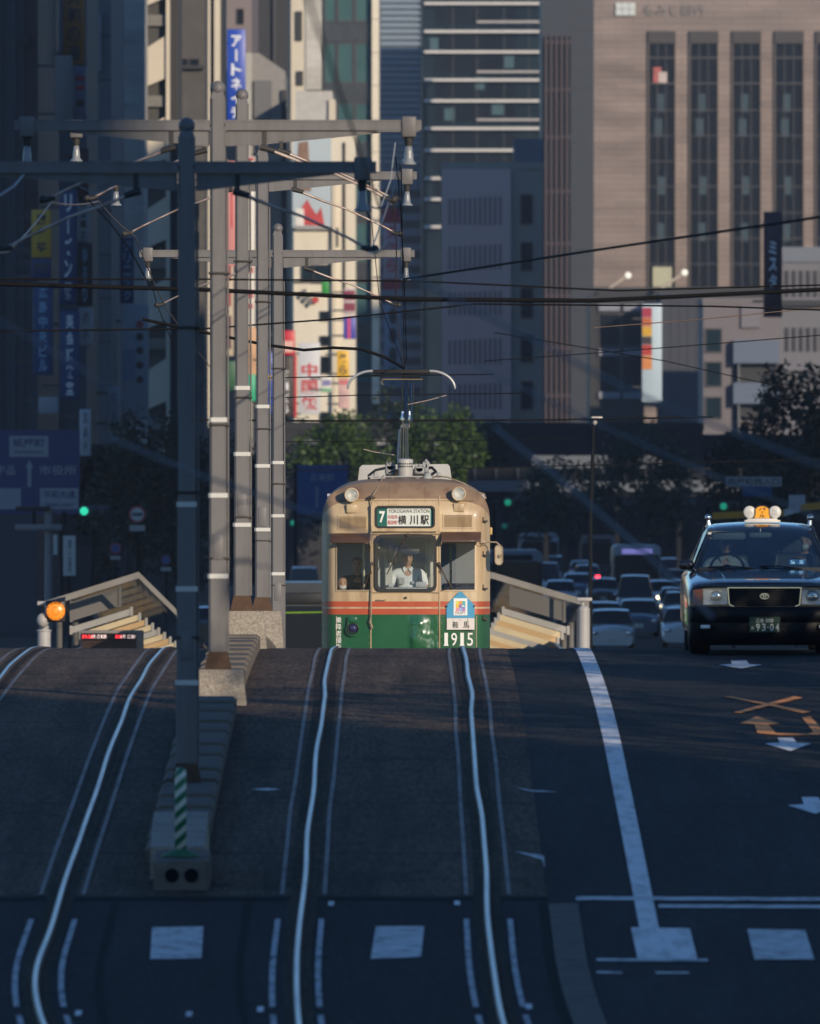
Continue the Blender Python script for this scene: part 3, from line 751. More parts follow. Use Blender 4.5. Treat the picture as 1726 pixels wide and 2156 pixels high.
# ============================================================ the tram
TX, TY = -.06, 211.0
TZ = g(TY)+.02
TR = thing('tram', 'old cream, red and green tram with rusty roof edge climbing the ramp', 'tram', (TX, TY, TZ))
CREAM = mat('tram_cream', (.53,.405,.25), .42, var=.10, scale=1.3, dirt=(.24,.125,.06), dirt_amt=.85, dscale=(4.2,4.2,.5), coat=.12, bump=.004, bscale=2.2)
ROOFC = mat('tram_roof', (.30,.205,.13), .6, var=.22, scale=2.5, dirt=(.15,.065,.035), dirt_amt=.95, dscale=(3.0,3.0,.6), bump=.004, bscale=3)
RED = mat('tram_red', (.46,.085,.035), .32, var=.08, scale=3, coat=.3, dirt=(.25,.07,.04), dirt_amt=.4, dscale=(2,2,.6), bump=.004, bscale=2.2)
GREEN = mat('tram_green', (.016,.105,.042), .2, var=.12, scale=2, coat=.9, dirt=(.05,.10,.06), dirt_amt=.35, dscale=(2,2,.5), bump=.004, bscale=3.2)
GASK = mat('rubber_gasket', (.012,.012,.012), .5, var=.1)
TGL = glass('tram_glass', (.90,.93,.95), f0=.03)
BROWN = mat('awning_brown', (.095,.052,.034), .42, var=.2, scale=4, coat=.2)
TGREY = mat('tram_grey', (.30,.31,.32), .5, var=.12, dirt=(.2,.17,.14), dirt_amt=.6, dscale=(3,3,.8))
TWHITE = mat('tram_white', (.43,.43,.42), .45, var=.08, dirt=(.3,.24,.18), dirt_amt=.5, dscale=(3,3,.6))
CHROME = mat('chrome', (.75,.74,.72), .08, 1.0, var=.05)
def ztop(x):
    s = min(1, abs(x)/1.235); return 2.6+.67*max(0, 1-s**4)**(1/3)
def fy(x, z):
    s = min(1, abs(x)/1.235)
    y = .13*s**2+.31*max(0, (s-.82)/.18)**2.6
    if z < 1.323 and .05 < x < .5:      # dented panel beside the number, bulge shaped to catch the sun glint
        k = min(1, (1.323-z)/.12)*min(1, (x-.05)/.05)*min(1, (.5-x)/.04)
        y -= k*(.045*math.exp(-((x-.16)/.15)**2-((z-1.02)/.36)**2)+.016*mnoise.noise(Vector((x*7,z*5,3.1)))+.005*mnoise.noise(Vector((x*19,z*14,7.7))))
    t = max(0, z-2.72)/.55
    return y+.42*min(1.1, t)**2.6
X_ = [0,.05]+[round(.05+.016*k, 3) for k in range(1, 24)]+[.435,.452,.47,.49,.51,.6,.7,.8,.9,1.008,1.06,1.10,1.14,1.17,1.195,1.215,1.228,1.235]
XS = [-x for x in X_[:0:-1]]+X_
ZS = [.34,.5,.66]+[round(.68+.0215*k, 4) for k in range(0, 29)]+[1.29,1.323,1.407,1.433,1.514,1.6,1.673,1.684,1.8,1.95,2.1,2.25,2.363,2.42,2.474,2.53,2.6,2.66,2.72,2.78,2.84,2.9,2.96,3.02,3.08,3.13,3.17,3.2,3.23,3.25,3.27]
def zmap(x, z): return z if z <= 2.6 else 2.6+(z-2.6)/.67*(ztop(x)-2.6)
body = MB()
vs = []; nx = len(XS)
for z in ZS:
    for x in XS:
        zz = zmap(x, z)
        vs.append((x, fy(x, z if z <= 2.6 else 2.6+(z-2.6)*(1 if abs(x) < 1.0 else max(.0,(1.235-abs(x))/.235)**.5)), zz))
fl = {0: [], 1: [], 2: [], 3: []}
for j in range(len(ZS)-1):
    zc = (ZS[j]+ZS[j+1])/2
    for i in range(nx-1):
        xc = (XS[i]+XS[i+1])/2
        if .51 < abs(xc) < 1.008 and 1.684 < zc < 2.363: continue
        if abs(xc) < .435 and 1.673 < zc < 2.474: continue
        m = 2 if zc < 1.323 else 1 if (zc < 1.407 or 1.433 < zc < 1.514) else 0
        if zc > 3.0: m = 3
        fl[m].append((j*nx+i, j*nx+i+1, (j+1)*nx+i+1, (j+1)*nx+i))
for m, fs in fl.items(): body.add(vs, fs, True, m)
# roof behind the front
top = [vs[(len(ZS)-1)*nx+i] for i in range(nx)]
rows = [top]
for y in (.95, 1.6, 4, 8, 11.8):
    rows.append([(x, y, z+.05*(1-(abs(x)/1.24)**4)) for x, _, z in top])
body.rows(rows, True, 3)
# sides with window openings
SWIN = [(1.2+i*1.5, 2.45+i*1.5) for i in range(7)]
for s in (-1, 1):
    yl = [.44]+[y for w in SWIN for y in w]+[11.8]
    zl = [.34,1.323,1.407,1.433,1.514,1.70,2.36,2.6]
    for a in range(len(yl)-1):
        for b in range(len(zl)-1):
            if a % 2 == 1 and b == 5: continue
            m = 2 if b == 0 else 1 if b in (1, 3) else 0
            q = [(s*1.235,yl[a],zl[b]),(s*1.235,yl[a+1],zl[b]),(s*1.235,yl[a+1],zl[b+1]),(s*1.235,yl[a],zl[b+1])]
            body.add(q, [(0,1,2,3) if s > 0 else (3,2,1,0)], False, m)
lp('body', body, [CREAM, RED, GREEN, ROOFC], TR)
inn = mat('tram_interior', (.46,.49,.53), .7, var=.1)
q = MB(); q.box(-1.22,1.22,11.7,11.79,.4,3.1); q.box(-1.22,1.22,.5,11.7,.72,.76); q.box(-1.15,1.15,1.0,11.7,2.86,2.88)
lp('interior_shell', q, inn, TR)
q = MB()
for s in (-1, 1):
    for y in (2.2,3.8,5.4,7,8.6,10.2): q.rbox(s*.85-.3,s*.85+.3,y,y+.5,.78,1.2,.04); q.rbox(s*.85-.3,s*.85+.3,y+.45,y+.55,1.1,1.72,.03)
lp('passenger_seats', q, mat('seat_blue', (.07,.09,.16), .8), TR)
q = MB()
for x, y in ((-.62,1.5),(.30,1.4),(.66,1.2),(-.3,3),(.4,4.5),(.35,7)): q.cyl((x,y,.76),(x,y,2.86),.018,n=8)
for s in (-1,1): q.tube([(s*.45,1.6,2.4),(s*.45,11,2.4)], .014)
lp('grab_poles', q, mat('grab_pole', (.6,.55,.42), .3, .6), TR)
for s in (-1, 1):
    for a, b in SWIN:
        q = MB(); q.box(s*1.225-.003, s*1.225+.003, a, b, 1.70, 2.36); lp('side_pane', q, TGL, TR)
# windscreen, gasket, side windows
g1 = rrect(-.452,.452,1.655,2.492,.10); g2 = rrect(-.408,.408,1.70,2.447,.075)
q = MB(); q.ring(g1, g2, -.035, .05); gk = lp('windscreen_gasket', q, GASK, TR)
q = MB(); q.prism(g2, .0, .006); lp('windscreen', q, TGL, TR)
def ffr(x0, x1, z0, z1, t, d, name, m):
    """frame strip round an opening, following the front"""
    q = MB()
    for a, b, c, dd in ((x0-t,x1+t,z1,z1+t),(x0-t,x1+t,z0-t,z0),(x0-t,x0,z0,z1),(x1,x1+t,z0,z1)):
        r = []
        for zz in (c, dd):
            r.append([(a+(b-a)*k/4, fy(a+(b-a)*k/4, zz)-d, zz) for k in range(5)])
        back = [[(p[0], p[1]+d+.03, p[2]) for p in rr] for rr in r]
        q.rows([back[0], r[0], r[1], back[1]], False)
        for k in (0, -1): q.add([r[0][k], r[1][k], back[1][k], back[0][k]], [(0,1,2,3)])
    return lp(name, q, m, TR)
FRM = mat('window_frame', (.42,.33,.22), .35, .2, var=.2, dirt=(.2,.12,.07), dirt_amt=.6, dscale=(6,6,2))
for s in (-1, 1):
    a, b = (.51, 1.008) if s > 0 else (-1.008, -.51)
    ffr(a, b, 1.684, 2.363, .022, .012, 'side_window_frame', FRM)
    q = MB(); q.rows([[(a+(b-a)*k/5, fy(a+(b-a)*k/5, z)+.02, z) for k in range(6)] for z in (1.684, 2.0, 2.363)]); lp('front_pane', q, TGL, TR)
# raised rib lines either side of the middle panel
q = MB()
for x in (-.515, .492): 
    q.tube([(x, fy(x,z)-.004, z) for z in (.4,.8,1.2,1.6,2.0,2.5,2.75,2.95,3.06)], .011, 6)
for x in (-1.02, 1.035): q.tube([(x, fy(x,z)-.001, z) for z in (.4,.8,1.3)], .006, 5)
lp('panel_beading', q, CREAM, TR) 
q = MB(); q.tube([(-.5, -.02+fy(.5,2.5), 2.5),(0,-.03,2.51),(.5,-.02+fy(.5,2.5),2.5)], .012, 6); q.tube([(-.49,-.0,1.645),(.49,.0,1.645)], .008, 5); lp('rain_gutter', q, FRM, TR)
# destination box
q = MB(); q.ring(rrect(-.512,.485,2.54,2.94,.03), rrect(-.452,.425,2.592,2.915,.06), -.055, .12); lp('sign_box', q, CREAM, TR)
q = MB(); q.ring(rrect(-.454,.427,2.59,2.917,.06), rrect(-.42,.40,2.617,2.887,.035), -.07, -.02); db = lp('sign_bezel', q, GASK, TR)
q = MB()
q.add([(-.42,-.03,2.617),(-.277,-.03,2.617),(-.277,-.03,2.887),(-.42,-.03,2.887)], [(0,1,2,3)], mi=0)
q.add([(-.277,-.03,2.617),(.36,-.03,2.617),(.36,-.03,2.887),(-.277,-.03,2.887)], [(0,1,2,3)], mi=1)
q.add([(.36,-.03,2.617),(.40,-.03,2.617),(.40,-.03,2.887),(.36,-.03,2.887)], [(0,1,2,3)], mi=0)
SG = mat('sign_green', (.006,.12,.095), .35, var=.05); SW = mat('sign_white', (.66,.70,.66), .4, var=.04)
ds = lp('destination_blind', q, [SG, SW], TR)
SBK = mat('letter_black', (.02,.02,.02), .5, var=0); SRD = mat('letter_red', (.42,.05,.05), .5, var=0); SWL = mat('letter_white', (.8,.8,.77), .5, var=0)
q = MB(); put_text(q, 'YOKOGAWA STATION', .045, 2.838, .60, .055, -.033, .006)

for dx, dz in ((-.004,0),(.004,0),(0,.003),(0,-.003)):
    for c_, x in (('横',-.055),('川',.115),('駅',.275)): put_text(q, c_, x+dx, 2.708+dz, .118, .132, -.033-abs(dx)*.05-dz*.04, .0)

lp('black_lettering', q, SBK, ds)
q = MB()
for dx in (-.0015, .0015): put_text(q, '市役所', -.195+dx, 2.752, .145, .058, -.033-dx*.1, .0); put_text(q, '紙屋町', -.195+dx, 2.672, .145, .062, -.033-dx*.1, .0)
lp('red_lettering', q, SRD, ds)
q = MB(); put_text(q, '7', -.348, 2.752, .085, .17, -.033, .03); lp('route_number', q, SWL, ds)
# louvres
for x0, x1, z0, z1 in ((-1.0,-.56,2.565,2.775),(.54,.985,2.585,2.795)):
    q = MB(); n = 10
    ffr(x0+.02, x1-.02, z0+.02, z1-.02, .02, .012, 'louvre_frame', CREAM)
    for k in range(n):
        z = z0+.03+(z1-z0-.06)*k/(n-1); r = []
        xa = [x0+.02+(x1-x0-.04)*i/6 for i in range(7)]
        r = [[(x, fy(x,z)-.022, z-.011) for x in xa], [(x, fy(x,z)+.004, z+.009) for x in xa]]
        q.rows(r, False); 
    lv = lp('louvre', q, CREAM, TR)
    b = MB(); b.rows([[(x0+.02+(x1-x0-.04)*i/6, fy(x0+.02+(x1-x0-.04)*i/6, z)-.003, z) for i in range(7)] for z in (z0+.02, z1-.02)]); lp('louvre_shadow_gap', b, mat('dark_gap', (.03,.022,.016), .9), lv)
# headlights
for x, z in ((-.796,3.075),(.775,3.09)):
    y = fy(x, z)
    q = MB(); q.lathe((x,y-.20,z), [(.088,0),(.104,-.005),(.107,.03),(.10,.10),(.09,.28)], 28); h = lp('headlight', q, CREAM, TR)
    q = MB(); q.lathe((x,y-.195,z), [(.0,.075),(.04,.06),(.08,.01),(.09,0)], 24); lp('reflector', q, mat('reflector', (.72,.71,.66), .25, 0, var=.3, scale=26), h)
    q = MB(); q.lathe((x,y-.2,z), [(.0,-.015),(.05,-.01),(.089,.004)], 24); lp('lens', q, glass('lens_glass', (.92,.93,.92), f0=.1), h)
    q = MB(); q.rbox(x-.078,x+.078,y-.16,y+.1,z-.265,z-.135,.012); lp('headlight_bracket', q, CREAM, TR)
# awnings over the side windows
for s in (-1, 1):
    xa = (.52, 1.10) if s > 0 else (-1.105, -.525)
    q = MB(); zt, zb = (2.535, 2.385) if s > 0 else (2.515, 2.37)
    n = 6; r = []
    for (z, o) in ((zt, .0), (zt-.012, .05), (zb+.02, .20), (zb, .205), (zb+.005, .19), (zt-.035,.03)):
        r.append([(xa[0]+(xa[1]-xa[0])*k/n, fy(xa[0]+(xa[1]-xa[0])*k/n, z)-o, z) for k in range(n+1)])
    q.rows(r, True, flip=True)
    aw = lp('awning', q, BROWN, TR)
    for k in (0, n):
        x = xa[0]+(xa[1]-xa[0])*k/n
        e = MB(); e.tube([(x, fy(x,zt), zt), (x, fy(x,zb)-.2, zb), (x, fy(x,zb-.07), zb-.07), (x, fy(x,zt), zt)], .008, 5); lp('awning_arm', e, FRM, aw)
# wipers
def wiper(p0, p1, a, b, pv):
    q = MB(); q.tube([p0, p1], [.013,.009], 6); q.tube([a, b], .009, 6); q.cyl((pv[0],pv[1]+.05,pv[2]),(pv[0],pv[1]-.03,pv[2]), .024, n=10)
    lp('wiper', q, mat('wiper_iron', (.07,.05,.04), .45, .5, var=.3), TR)
wiper((-.49,-.03,2.07),(-.60,-.005,1.72),(-.50,-.045,1.95),(-.66,-.02,1.70),(-.49,-.03,2.07))
wiper((.485,-.03,2.07),(.64,-.005,1.74),(.51,-.045,1.98),(.68,-.02,1.705),(.485,-.03,2.07))
wiper((.03,-.06,2.49),(-.10,-.05,2.33),(0,-.055,2.46),(-.28,-.03,1.91),(.03,-.05,2.49))
q = MB(); q.tube([(.52,fy(.5,1.69)-.03,1.675),(.82,fy(.8,1.7)-.03,1.75)], .006, 5); lp('wiper_blade', q, GASK, TR)
# rope hanging from the roof
q = MB(); q.tube([(-.33,.9,3.36),(-.36,.55,3.3),(-.42,.25,3.17),(-.50,.02,3.05),(-.505,-.02,2.9),(-.505,-.06,2.5),(-.505,-.04,2.1),(-.505,-.03,1.7),(-.51,-.04,1.4),(-.512,-.04,1.28)], .0085, 6)
q.tube([(-.512,-.04,1.28),(-.525,-.045,1.22),(-.505,-.05,1.17),(-.492,-.045,1.13),(-.50,-.04,1.115)], [.012,.017,.013,.015,.01], 6)
lp('rope', q, mat('rope', (.33,.27,.2), .8, var=.3, scale=15), TR)
q = MB(); q.rbox(-.55,-.45,.0,.12,3.02,3.05,.01); q.cyl((-.50,-.02,3.06),(-.50,.1,3.06),.02,n=8); lp('rope_bracket', q, mat('dark_iron', (.06,.045,.035), .6), TR)
# blue tail lamp in its green housing
q = MB(); x, z = -.775, 1.14; y = fy(x, z)
q.prism([(x-.075,z+.145),(x+.075,z+.145),(x+.085,z+.02)]+[(x+.11*math.cos(R(a)), z-.03+.11*math.sin(R(a))) for a in range(0,-181,-20)]+[(x-.085,z+.02)], y-.055, y+.05); lh = lp('lamp_housing', q, GREEN, TR)
q = MB(); q.lathe((x,y-.055,z-.025), [(.085,0),(.082,-.03),(.07,-.033),(.068,0)], 20); lp('lamp_ring', q, GASK, lh)
q = MB(); q.ball((x,y-.055,z-.02), (.066,.045,.066), 16, 10); lp('lamp_lens', q, mat('blue_lens', (.03,.03,.09), .08, var=0, coat=1), lh)
q = MB(); q.rbox(x-.06,x+.06,y-.075,y-.02,z+.06,z+.15,.012); lp('lamp_cap', q, GREEN, lh)
q = MB()
for x in [k*.1-1.0 for k in range(21)]:
    for z in (1.545, 2.515):
        if abs(abs(x)-.5) < .03: continue
        q.ball((x, fy(x,z)-.001, z), .0065, 6, 4)
for x in (-.54,.46,.525):
    for k in range(9): z = .5+.1*k; q.ball((x, fy(x,z)-.001, z), .006, 6, 4)
lp('rivets', q, CREAM, TR)['kind'] = 'stuff'
q = MB()
for z in (2.99,): q.tube([(x, fy(x,z)-.001, z) for x in [k*.1-1.0 for k in range(21)]], .004, 4)
for x in (-.25,.28): q.tube([(x, fy(x,z)-.001, z) for z in (2.96,3.05,3.15,3.2)], .003, 4)
lp('roof_seam', q, mat('seam_rust', (.12,.065,.035), .8), TR)
# fittings: handles, hinges, small hooks
q = MB(); q.tube([(-.43,-.005,1.535),(-.43,-.03,1.535),(-.30,-.03,1.535),(-.30,-.0,1.535)], .006, 5); lp('hand_hold', q, FRM, TR)
q = MB(); q.rbox(-.015,.015,-.04,.0,1.555,1.585,.006); q.cyl((0,-.03,1.57),(0,-.05,1.57),.012,n=8); lp('lock', q, mat('dark_iron', (.06,.045,.035), .6), TR)
for z in (2.69, 2.19, 1.70, 1.25):
    x = 1.135; y = fy(x, z); q = MB(); q.rbox(x-.005,x+.07,y-.05,y+.05,z-.012,z+.012,.006); q.cyl((x,y-.02,z-.02),(x,y-.02,z+.06),.008,n=6); lp('step_iron', q, mat('dark_iron', (.06,.045,.035), .6), TR)
for s in (-1, 1):
    q = MB(); q.rbox(s*1.25-.02,s*1.25+.02,.5,.6,2.49,2.6,.012); lp('side_marker', q, mat('amber_dull', (.5,.33,.12), .4), TR)
# mirror
q = MB(); q.tube([(1.10,fy(1.1,2.37)-.05,2.375),(1.20,.1,2.385),(1.33,.05,2.38),(1.375,.04,2.34),(1.38,.05,2.20)], .013, 7); q.rbox(1.09,1.16,.12,.3,2.34,2.41,.012); ar = lp('mirror_arm', q, FRM, TR)
q = MB(); q.prism(rrect(1.30,1.425,2.045,2.345,.06, 8), .03, .085); mr = lp('mirror', q, mat('mirror_back', (.50,.42,.30), .35, var=.15), TR)
q = MB(); q.ring(rrect(1.30,1.425,2.045,2.345,.06, 8), rrect(1.315,1.41,2.06,2.33,.047, 8), .018, .032); q.cyl((1.38,.03,2.18),(1.38,.0,2.18),.028,n=10); lp('mirror_rim', q, mat('mirror_rim', (.30,.22,.15), .4), mr)
# writing on the front
q = MB()
for i, c in enumerate('乗降者優先'):
    z = 1.24-.098*i; put_text(q, c, -.985, z, .082, .088, fy(-.985, z)-.006, .0)
lp('side_lettering', q, SWL, TR)
q = MB()
for i, c in enumerate('1915'):
    x = .59+.117*i; put_text(q, c, x, .958, .052 if c == '1' else .085, .19, fy(x, .95)-.008, .006)
    if c == '1': q.box(x-.035,x+.035,fy(x,.95)-.0085,fy(x,.95)-.006,.863,.878)
lp('fleet_number', q, SWL, TR)
# roof gear
q = MB(); q.prism([(-.72,3.24),(-.69,3.48),(-.65,3.52),(.62,3.535),(.65,3.50),(.69,3.24)], 2.6, 4.6); ac = lp('air_conditioner', q, TWHITE, TR)
q = MB(); q.box(-.3,.3,2.59,2.6,3.3,3.46); lp('grille', q, mat('dark_gap', (.03,.022,.016), .9), ac)
q = MB(); q.lathe((-.01,1.15,3.32), [(.105,0),(.112,.10),(.117,.26),(.113,.278),(.06,.29),(0,.29)], 28, 'Z'); cn = lp('vent_drum', q, TWHITE, TR)
q = MB()
for i in range(9):
    for zz in (3.535, 3.495):
        a = R(-150+15*i); cx, cy = -.01+.117*math.cos(a), 1.15+.117*math.sin(a)
        q.box(-.008,.008,-.004,.004,-.011,.011, M=Matrix.Translation((cx,cy,zz)) @ Matrix.Rotation(a+math.pi/2,4,'Z'))
lp('vent_holes', q, GASK, cn)
for x0, x1, z0, z1, nm in ((-.31,-.15,3.37,3.53,'switch_box'),(.12,.28,3.38,3.50,'switch_box'),(.26,.34,3.40,3.56,'resistor_box')):
    q = MB(); q.rbox(x0,x1,1.3,1.7,z0,z1,.03); q.cyl(((x0+x1)/2,1.3,z1-.03),((x0+x1)/2,1.7,z1-.03),.055,n=14)
    for k in range(3): q.cyl((x0+.03+k*(x1-x0-.06)/2,1.28,z1),(x0+.03+k*(x1-x0-.06)/2,1.28,z1+.04),.008,n=6)
    lp(nm, q, TGREY, TR)
q = MB(); q.box(-.55,.55,1.0,2.0,3.335,3.355); q.cyl((-.2,1.05,3.355),(-.2,1.05,3.31),.03,n=10); q.cyl((.17,1.05,3.355),(.17,1.05,3.31),.03,n=10)
for x in (-.45,.35,.48): q.cyl((x,1.2,3.33),(x,1.2,3.41),.035,.025,10)
lp('roof_frame', q, TGREY, TR)
q = MB(); q.lathe((.32,1.0,3.30), [(.07,0),(.07,.05),(.05,.06),(.05,.09),(0,.10)], 16, 'Z'); lp('roof_vent', q, mat('vent_grey', (.35,.38,.36), .5), TR)
q = MB(); q.tube([(-.54,1.0,3.28),(-.55,1.1,3.36),(-.45,1.2,3.44),(-.32,1.35,3.47),(-.2,1.4,3.47)], .02, 7); q.tube([(-.25,1.2,3.40),(-.15,1.1,3.44),(-.1,1.1,3.40)], .012, 6); q.tube([(.28,1.4,3.46),(.38,1.3,3.48),(.44,1.2,3.42),(.36,1.1,3.36)], .022, 7); lp('roof_cables', q, GASK, TR)
for dy in (0, .16):
    q = MB(); q.tube([(.38,1.0+dy,3.33),(.46,.9+dy,3.355),(.62,.8+dy,3.335),(.85,.75+dy,3.245),(1.03,.7+dy,3.13),(1.10+dy*.3,.62+dy,3.09),(1.13+dy*.3,.6+dy,3.02)], .011, 7); lp('roof_conduit', q, FRM, TR)
q = MB(); q.tube([(-.2,.42,3.18),(-.15,.40,3.155),(-.12,.38,3.165),(-.16,.35,3.11)], .004, 4); q.tube([(-.15,.40,3.155),(-.10,.41,3.16),(-.13,.36,3.13)], .004, 4); lp('peeled_paint', q, GASK, TR)
# pantograph
PG = thing('pantograph', None, None, (0,3.6,0)); PG.parent = TR; del_keys = None
STEEL = mat('panto_steel', (.22,.22,.22), .45, .6, var=.2); BLU = mat('panto_blue', (.06,.16,.36), .4, var=.12)
def pl(name, q, m): return lp(name, q, m, PG)
q = MB()
for x, xx, r in ((-.045,-.035,.012),(.0,-.005,.010),(.03,.02,.010),(-.09,-.075,.010)): q.tube([(x,-1.2,3.60),(xx,1.4,4.13)], r, 6)
pl('lower_rods', q, mat('rod_brass', (.30,.25,.15), .4, .7, var=.2))
q = MB(); q.box(-.11,.06,-.05,.05,3.33,3.37); q.tube([(-.12,-1.2,3.6),(-.115,-.6,3.75),(-.1,.9,4.05)], .014, 6); pl('base_link', q, STEEL)
q = MB(); q.rbox(-.07,-.035,1.3,1.5,4.08,4.34,.01); q.rbox(.03,.065,1.3,1.5,4.08,4.34,.01); q.cyl((-.09,1.4,4.22),(.09,1.4,4.22),.03,n=10); q.cyl((-.05,1.4,4.13),(.06,1.4,4.13),.022,n=8); q.rbox(-.05,.05,1.35,1.45,4.07,4.12,.01); pl('knuckle', q, CHROME)
q = MB(); q.add([(-.028,1.38,4.2),(.034,1.38,4.2),(.034,.1,4.86),(-.028,.1,4.86),(-.028,1.44,4.2),(.034,1.44,4.2),(.034,.16,4.86),(-.028,.16,4.86)], [(0,1,2,3),(7,6,5,4),(1,5,6,2),(4,0,3,7)]); pl('upper_arm', q, BLU)
q = MB(); q.tube([(.085,1.35,4.18),(.075,.15,4.80)], .012, 6); pl('control_rod', q, BLU)
q = MB(); q.tube([(.10,.9,4.45),(.115,.4,4.60),(.10,.15,4.82)], .006, 5); q.tube([(-.06,.9,4.45),(-.055,.3,4.74)], .010, 5); pl('tension_spring', q, STEEL)
q = MB(); q.rbox(-.50,.36,-.04,0,4.885,4.945,.01); q.rbox(-.50,.36,.16,.20,4.885,4.945,.01)
q.rbox(-.52,.20,.05,.10,4.84,4.872,.01); q.tube([(-.03,.1,4.80),(-.03,.1,4.9)], .02, 6); q.tube([(.08,.1,4.80),(.08,.1,4.9)], .012, 6); pl('collector_bar', q, mat('collector', (.02,.019,.018), .6, 0, spec=.2))
q = MB(); q.tube([(-.35,.08,4.80),(.25,.08,4.80)], .012, 6); q.tube([(-.35,.08,4.80),(-.37,.08,4.74),(-.33,.08,4.72)], .006, 5); pl('collector_link', q, mat('rod_brass', (.30,.25,.15), .4, .7, var=.2))
for s in (-1, 1):
    x0 = -.5 if s < 0 else .36
    for y in (-.02, .18):
        q = MB(); q.tube([(x0-s*.01,y,4.925)]+[(x0+s*.37*math.sin(R(a)), y, 4.925-.27*(1-math.cos(R(a)))) for a in range(10,95,8)], [.021]*11+[.012], 7); pl('horn', q, mat('horn_grey', (.42,.43,.44), .35, .3))
# bogie, skirts and wheels
q = MB(); q.box(-1.0,1.0,.8,2.6,.2,.5); q.box(-1.1,1.1,.25,.5,.12,.4); lp('underframe', q, GASK, TR)
for y in (1.1, 2.4, 9, 10.3):
    for s in (-1, 1):
        q = MB(); q.cyl((s*.66,y,.31),(s*.76,y,.31),.31,n=24); lp('wheel', q, M['black_iron'], TR)
# driver's desk
q = MB(); q.rbox(-.42,.42,.12,.5,1.2,1.66,.03); q.rbox(-.3,.4,.14,.3,1.66,1.72,.02); q.rbox(-.26,-.18,.13,.2,1.72,1.78,.01); q.rbox(.14,.3,.13,.22,1.72,1.80,.01); lp('driver_desk', q, mat('desk_white', (.5,.52,.52), .5), TR)
q = MB(); q.rbox(-.44,.20,.16,.18,2.19,2.29,.01); q.rbox(-.27,-.12,.14,.22,2.08,2.33,.02); lp('sun_visor', q, mat('visor_black', (.02,.02,.022), .5), TR)
q = MB(); q.box(-.30,-.20,.42,.45,1.75,2.25); q.box(-.42,-.38,.4,.43,1.7,2.35); q.box(.36,.40,.8,.83,1.7,2.5); lp('cab_partition', q, mat('cab_post', (.55,.54,.48), .5), TR)
drv = person('tram driver in a white shirt and dark cap behind the windscreen', (TX+.03, TY+.62, TZ+1.41), mat('white_shirt', (.80,.82,.81), .8, var=.06), mat('dark_trousers', (.03,.035,.05), .8), hair='short', cap=mat('cap_navy', (.02,.022,.03), .7))
pas = person('bald passenger with a white mask seated behind the left tram window', (TX-.93, TY+1.35, TZ+1.03), mat('pale_shirt', (.6,.62,.64), .8), mat('dark_trousers', (.03,.035,.05), .8), hair=None, mask=True, pose='sit')
pa2 = person('standing dark-clothed passenger with a raised arm inside the tram', (TX-.72, TY+2.1, TZ+1.30), mat('navy_shirt', (.03,.035,.05), .8), mat('dark_trousers', (.03,.035,.05), .8), arm_up=True, pose='sit')
# plate hung on the front
PL = thing('name_plate', 'blue house-shaped plate with a white lower panel hung on the tram front', 'plate', (TX+.80, TY-.005, TZ+1.10))
q = MB(); q.prism([(-.205,.17),(.205,.17),(.205,.36),(.02,.555),(-.0,.565),(-.02,.555),(-.205,.36)], .01, .035); lp('blue_board', q, mat('plate_blue', (.07,.33,.55), .4, var=.06), PL)
q = MB(); q.box(-.2,.205,.005,.035,0,.168); lp('white_board', q, mat('plate_white', (.72,.68,.64), .5, var=.05), PL)
q = MB(); q.box(-.10,.10,.004,.009,.21,.46); cd = lp('card', q, mat('card_white', (.82,.82,.8), .5, var=0), PL)
cols = [(.75,.65,.12),(.75,.32,.08),(.10,.45,.42),(.8,.5,.06),(.30,.18,.42),(.08,.35,.5),(.75,.3,.35),(.35,.45,.75),(.4,.22,.5)]
for i in range(9):
    r, c = divmod(i, 3); q = MB(); q.box(-.068+c*.046,-.022+c*.046,.0015,.003,.37-.05*r,.42-.05*r); lp('colour_square', q, mat('sq%d' % i, cols[i], .5, var=0), cd)
q = MB(); q.ball((.035,-.0,.345),(.024,.003,.012),10,6); lp('colour_square', q, mat('card_white', (.82,.82,.8), .5), cd)
q = MB(); put_text(q, 'PASPY', 0, .245, .145, .042, .002, .0); lp('card_lettering', q, SBK, cd)
q = MB()
for dx in (-.002, .002): put_text(q, '鞍', -.075+dx, .07, .085, .098, .002+dx*.1, .0); put_text(q, '馬', .085+dx, .07, .085, .098, .002+dx*.1, .0)

for c, x in (('く',-.11),('ら',-.005),('ま',.105)): put_text(q, c, x, .145, .022, .024, .002, 0)
lp('plate_lettering', q, SBK, PL)
for s in (-1, 1): lp('hook', MB().rbox(s*.2-.012,s*.2+.012,-.005,.1,.33,.355,.005), M['black_iron'], PL)
# ============================================================ taxi
KX, KY = PX(1609, 153.8), 153.8
KZ = g(KY+1)
KA = thing('taxi', 'black taxi with a round-lamped roof sign coming over the crest', 'taxi', (KX, KY, KZ)); KA.scale = (.968,.968,.968)
BLK = mat('taxi_black', (.006,.0065,.008), .10, var=.05, coat=1.0, bump=.0006, bscale=1.6)
PLAS = mat('bumper_black', (.006,.006,.007), .5, var=.12, scale=5, spec=.2)
CGL = glass('car_glass', (.42,.52,.56), f0=.09)
TYRE = mat('tyre', (.018,.018,.019), .85, var=.2, scale=12, bump=.003)
def kp(n, q, m, p=None, label=None): return lp(n, q, m, p or KA, label)
def section(y, w, zb, zs, zc, n=5):
    """half outline of the lower body, from sill to bonnet centre"""
    h = [(0,zb),(w-.10,zb),(w-.02,zb+.08),(w,zb+.18),(w,zs-.14),(w-.012,zs-.05),(w-.05,zs-.005),(w-.12,zs+.012),(w*.6,(zs+zc)/2+.012),(w*.3,zc-.002),(0,zc)]
    r = [(-x, y, z) for x, z in h]+[(x, y, z) for x, z in h[-2::-1]]
    return r
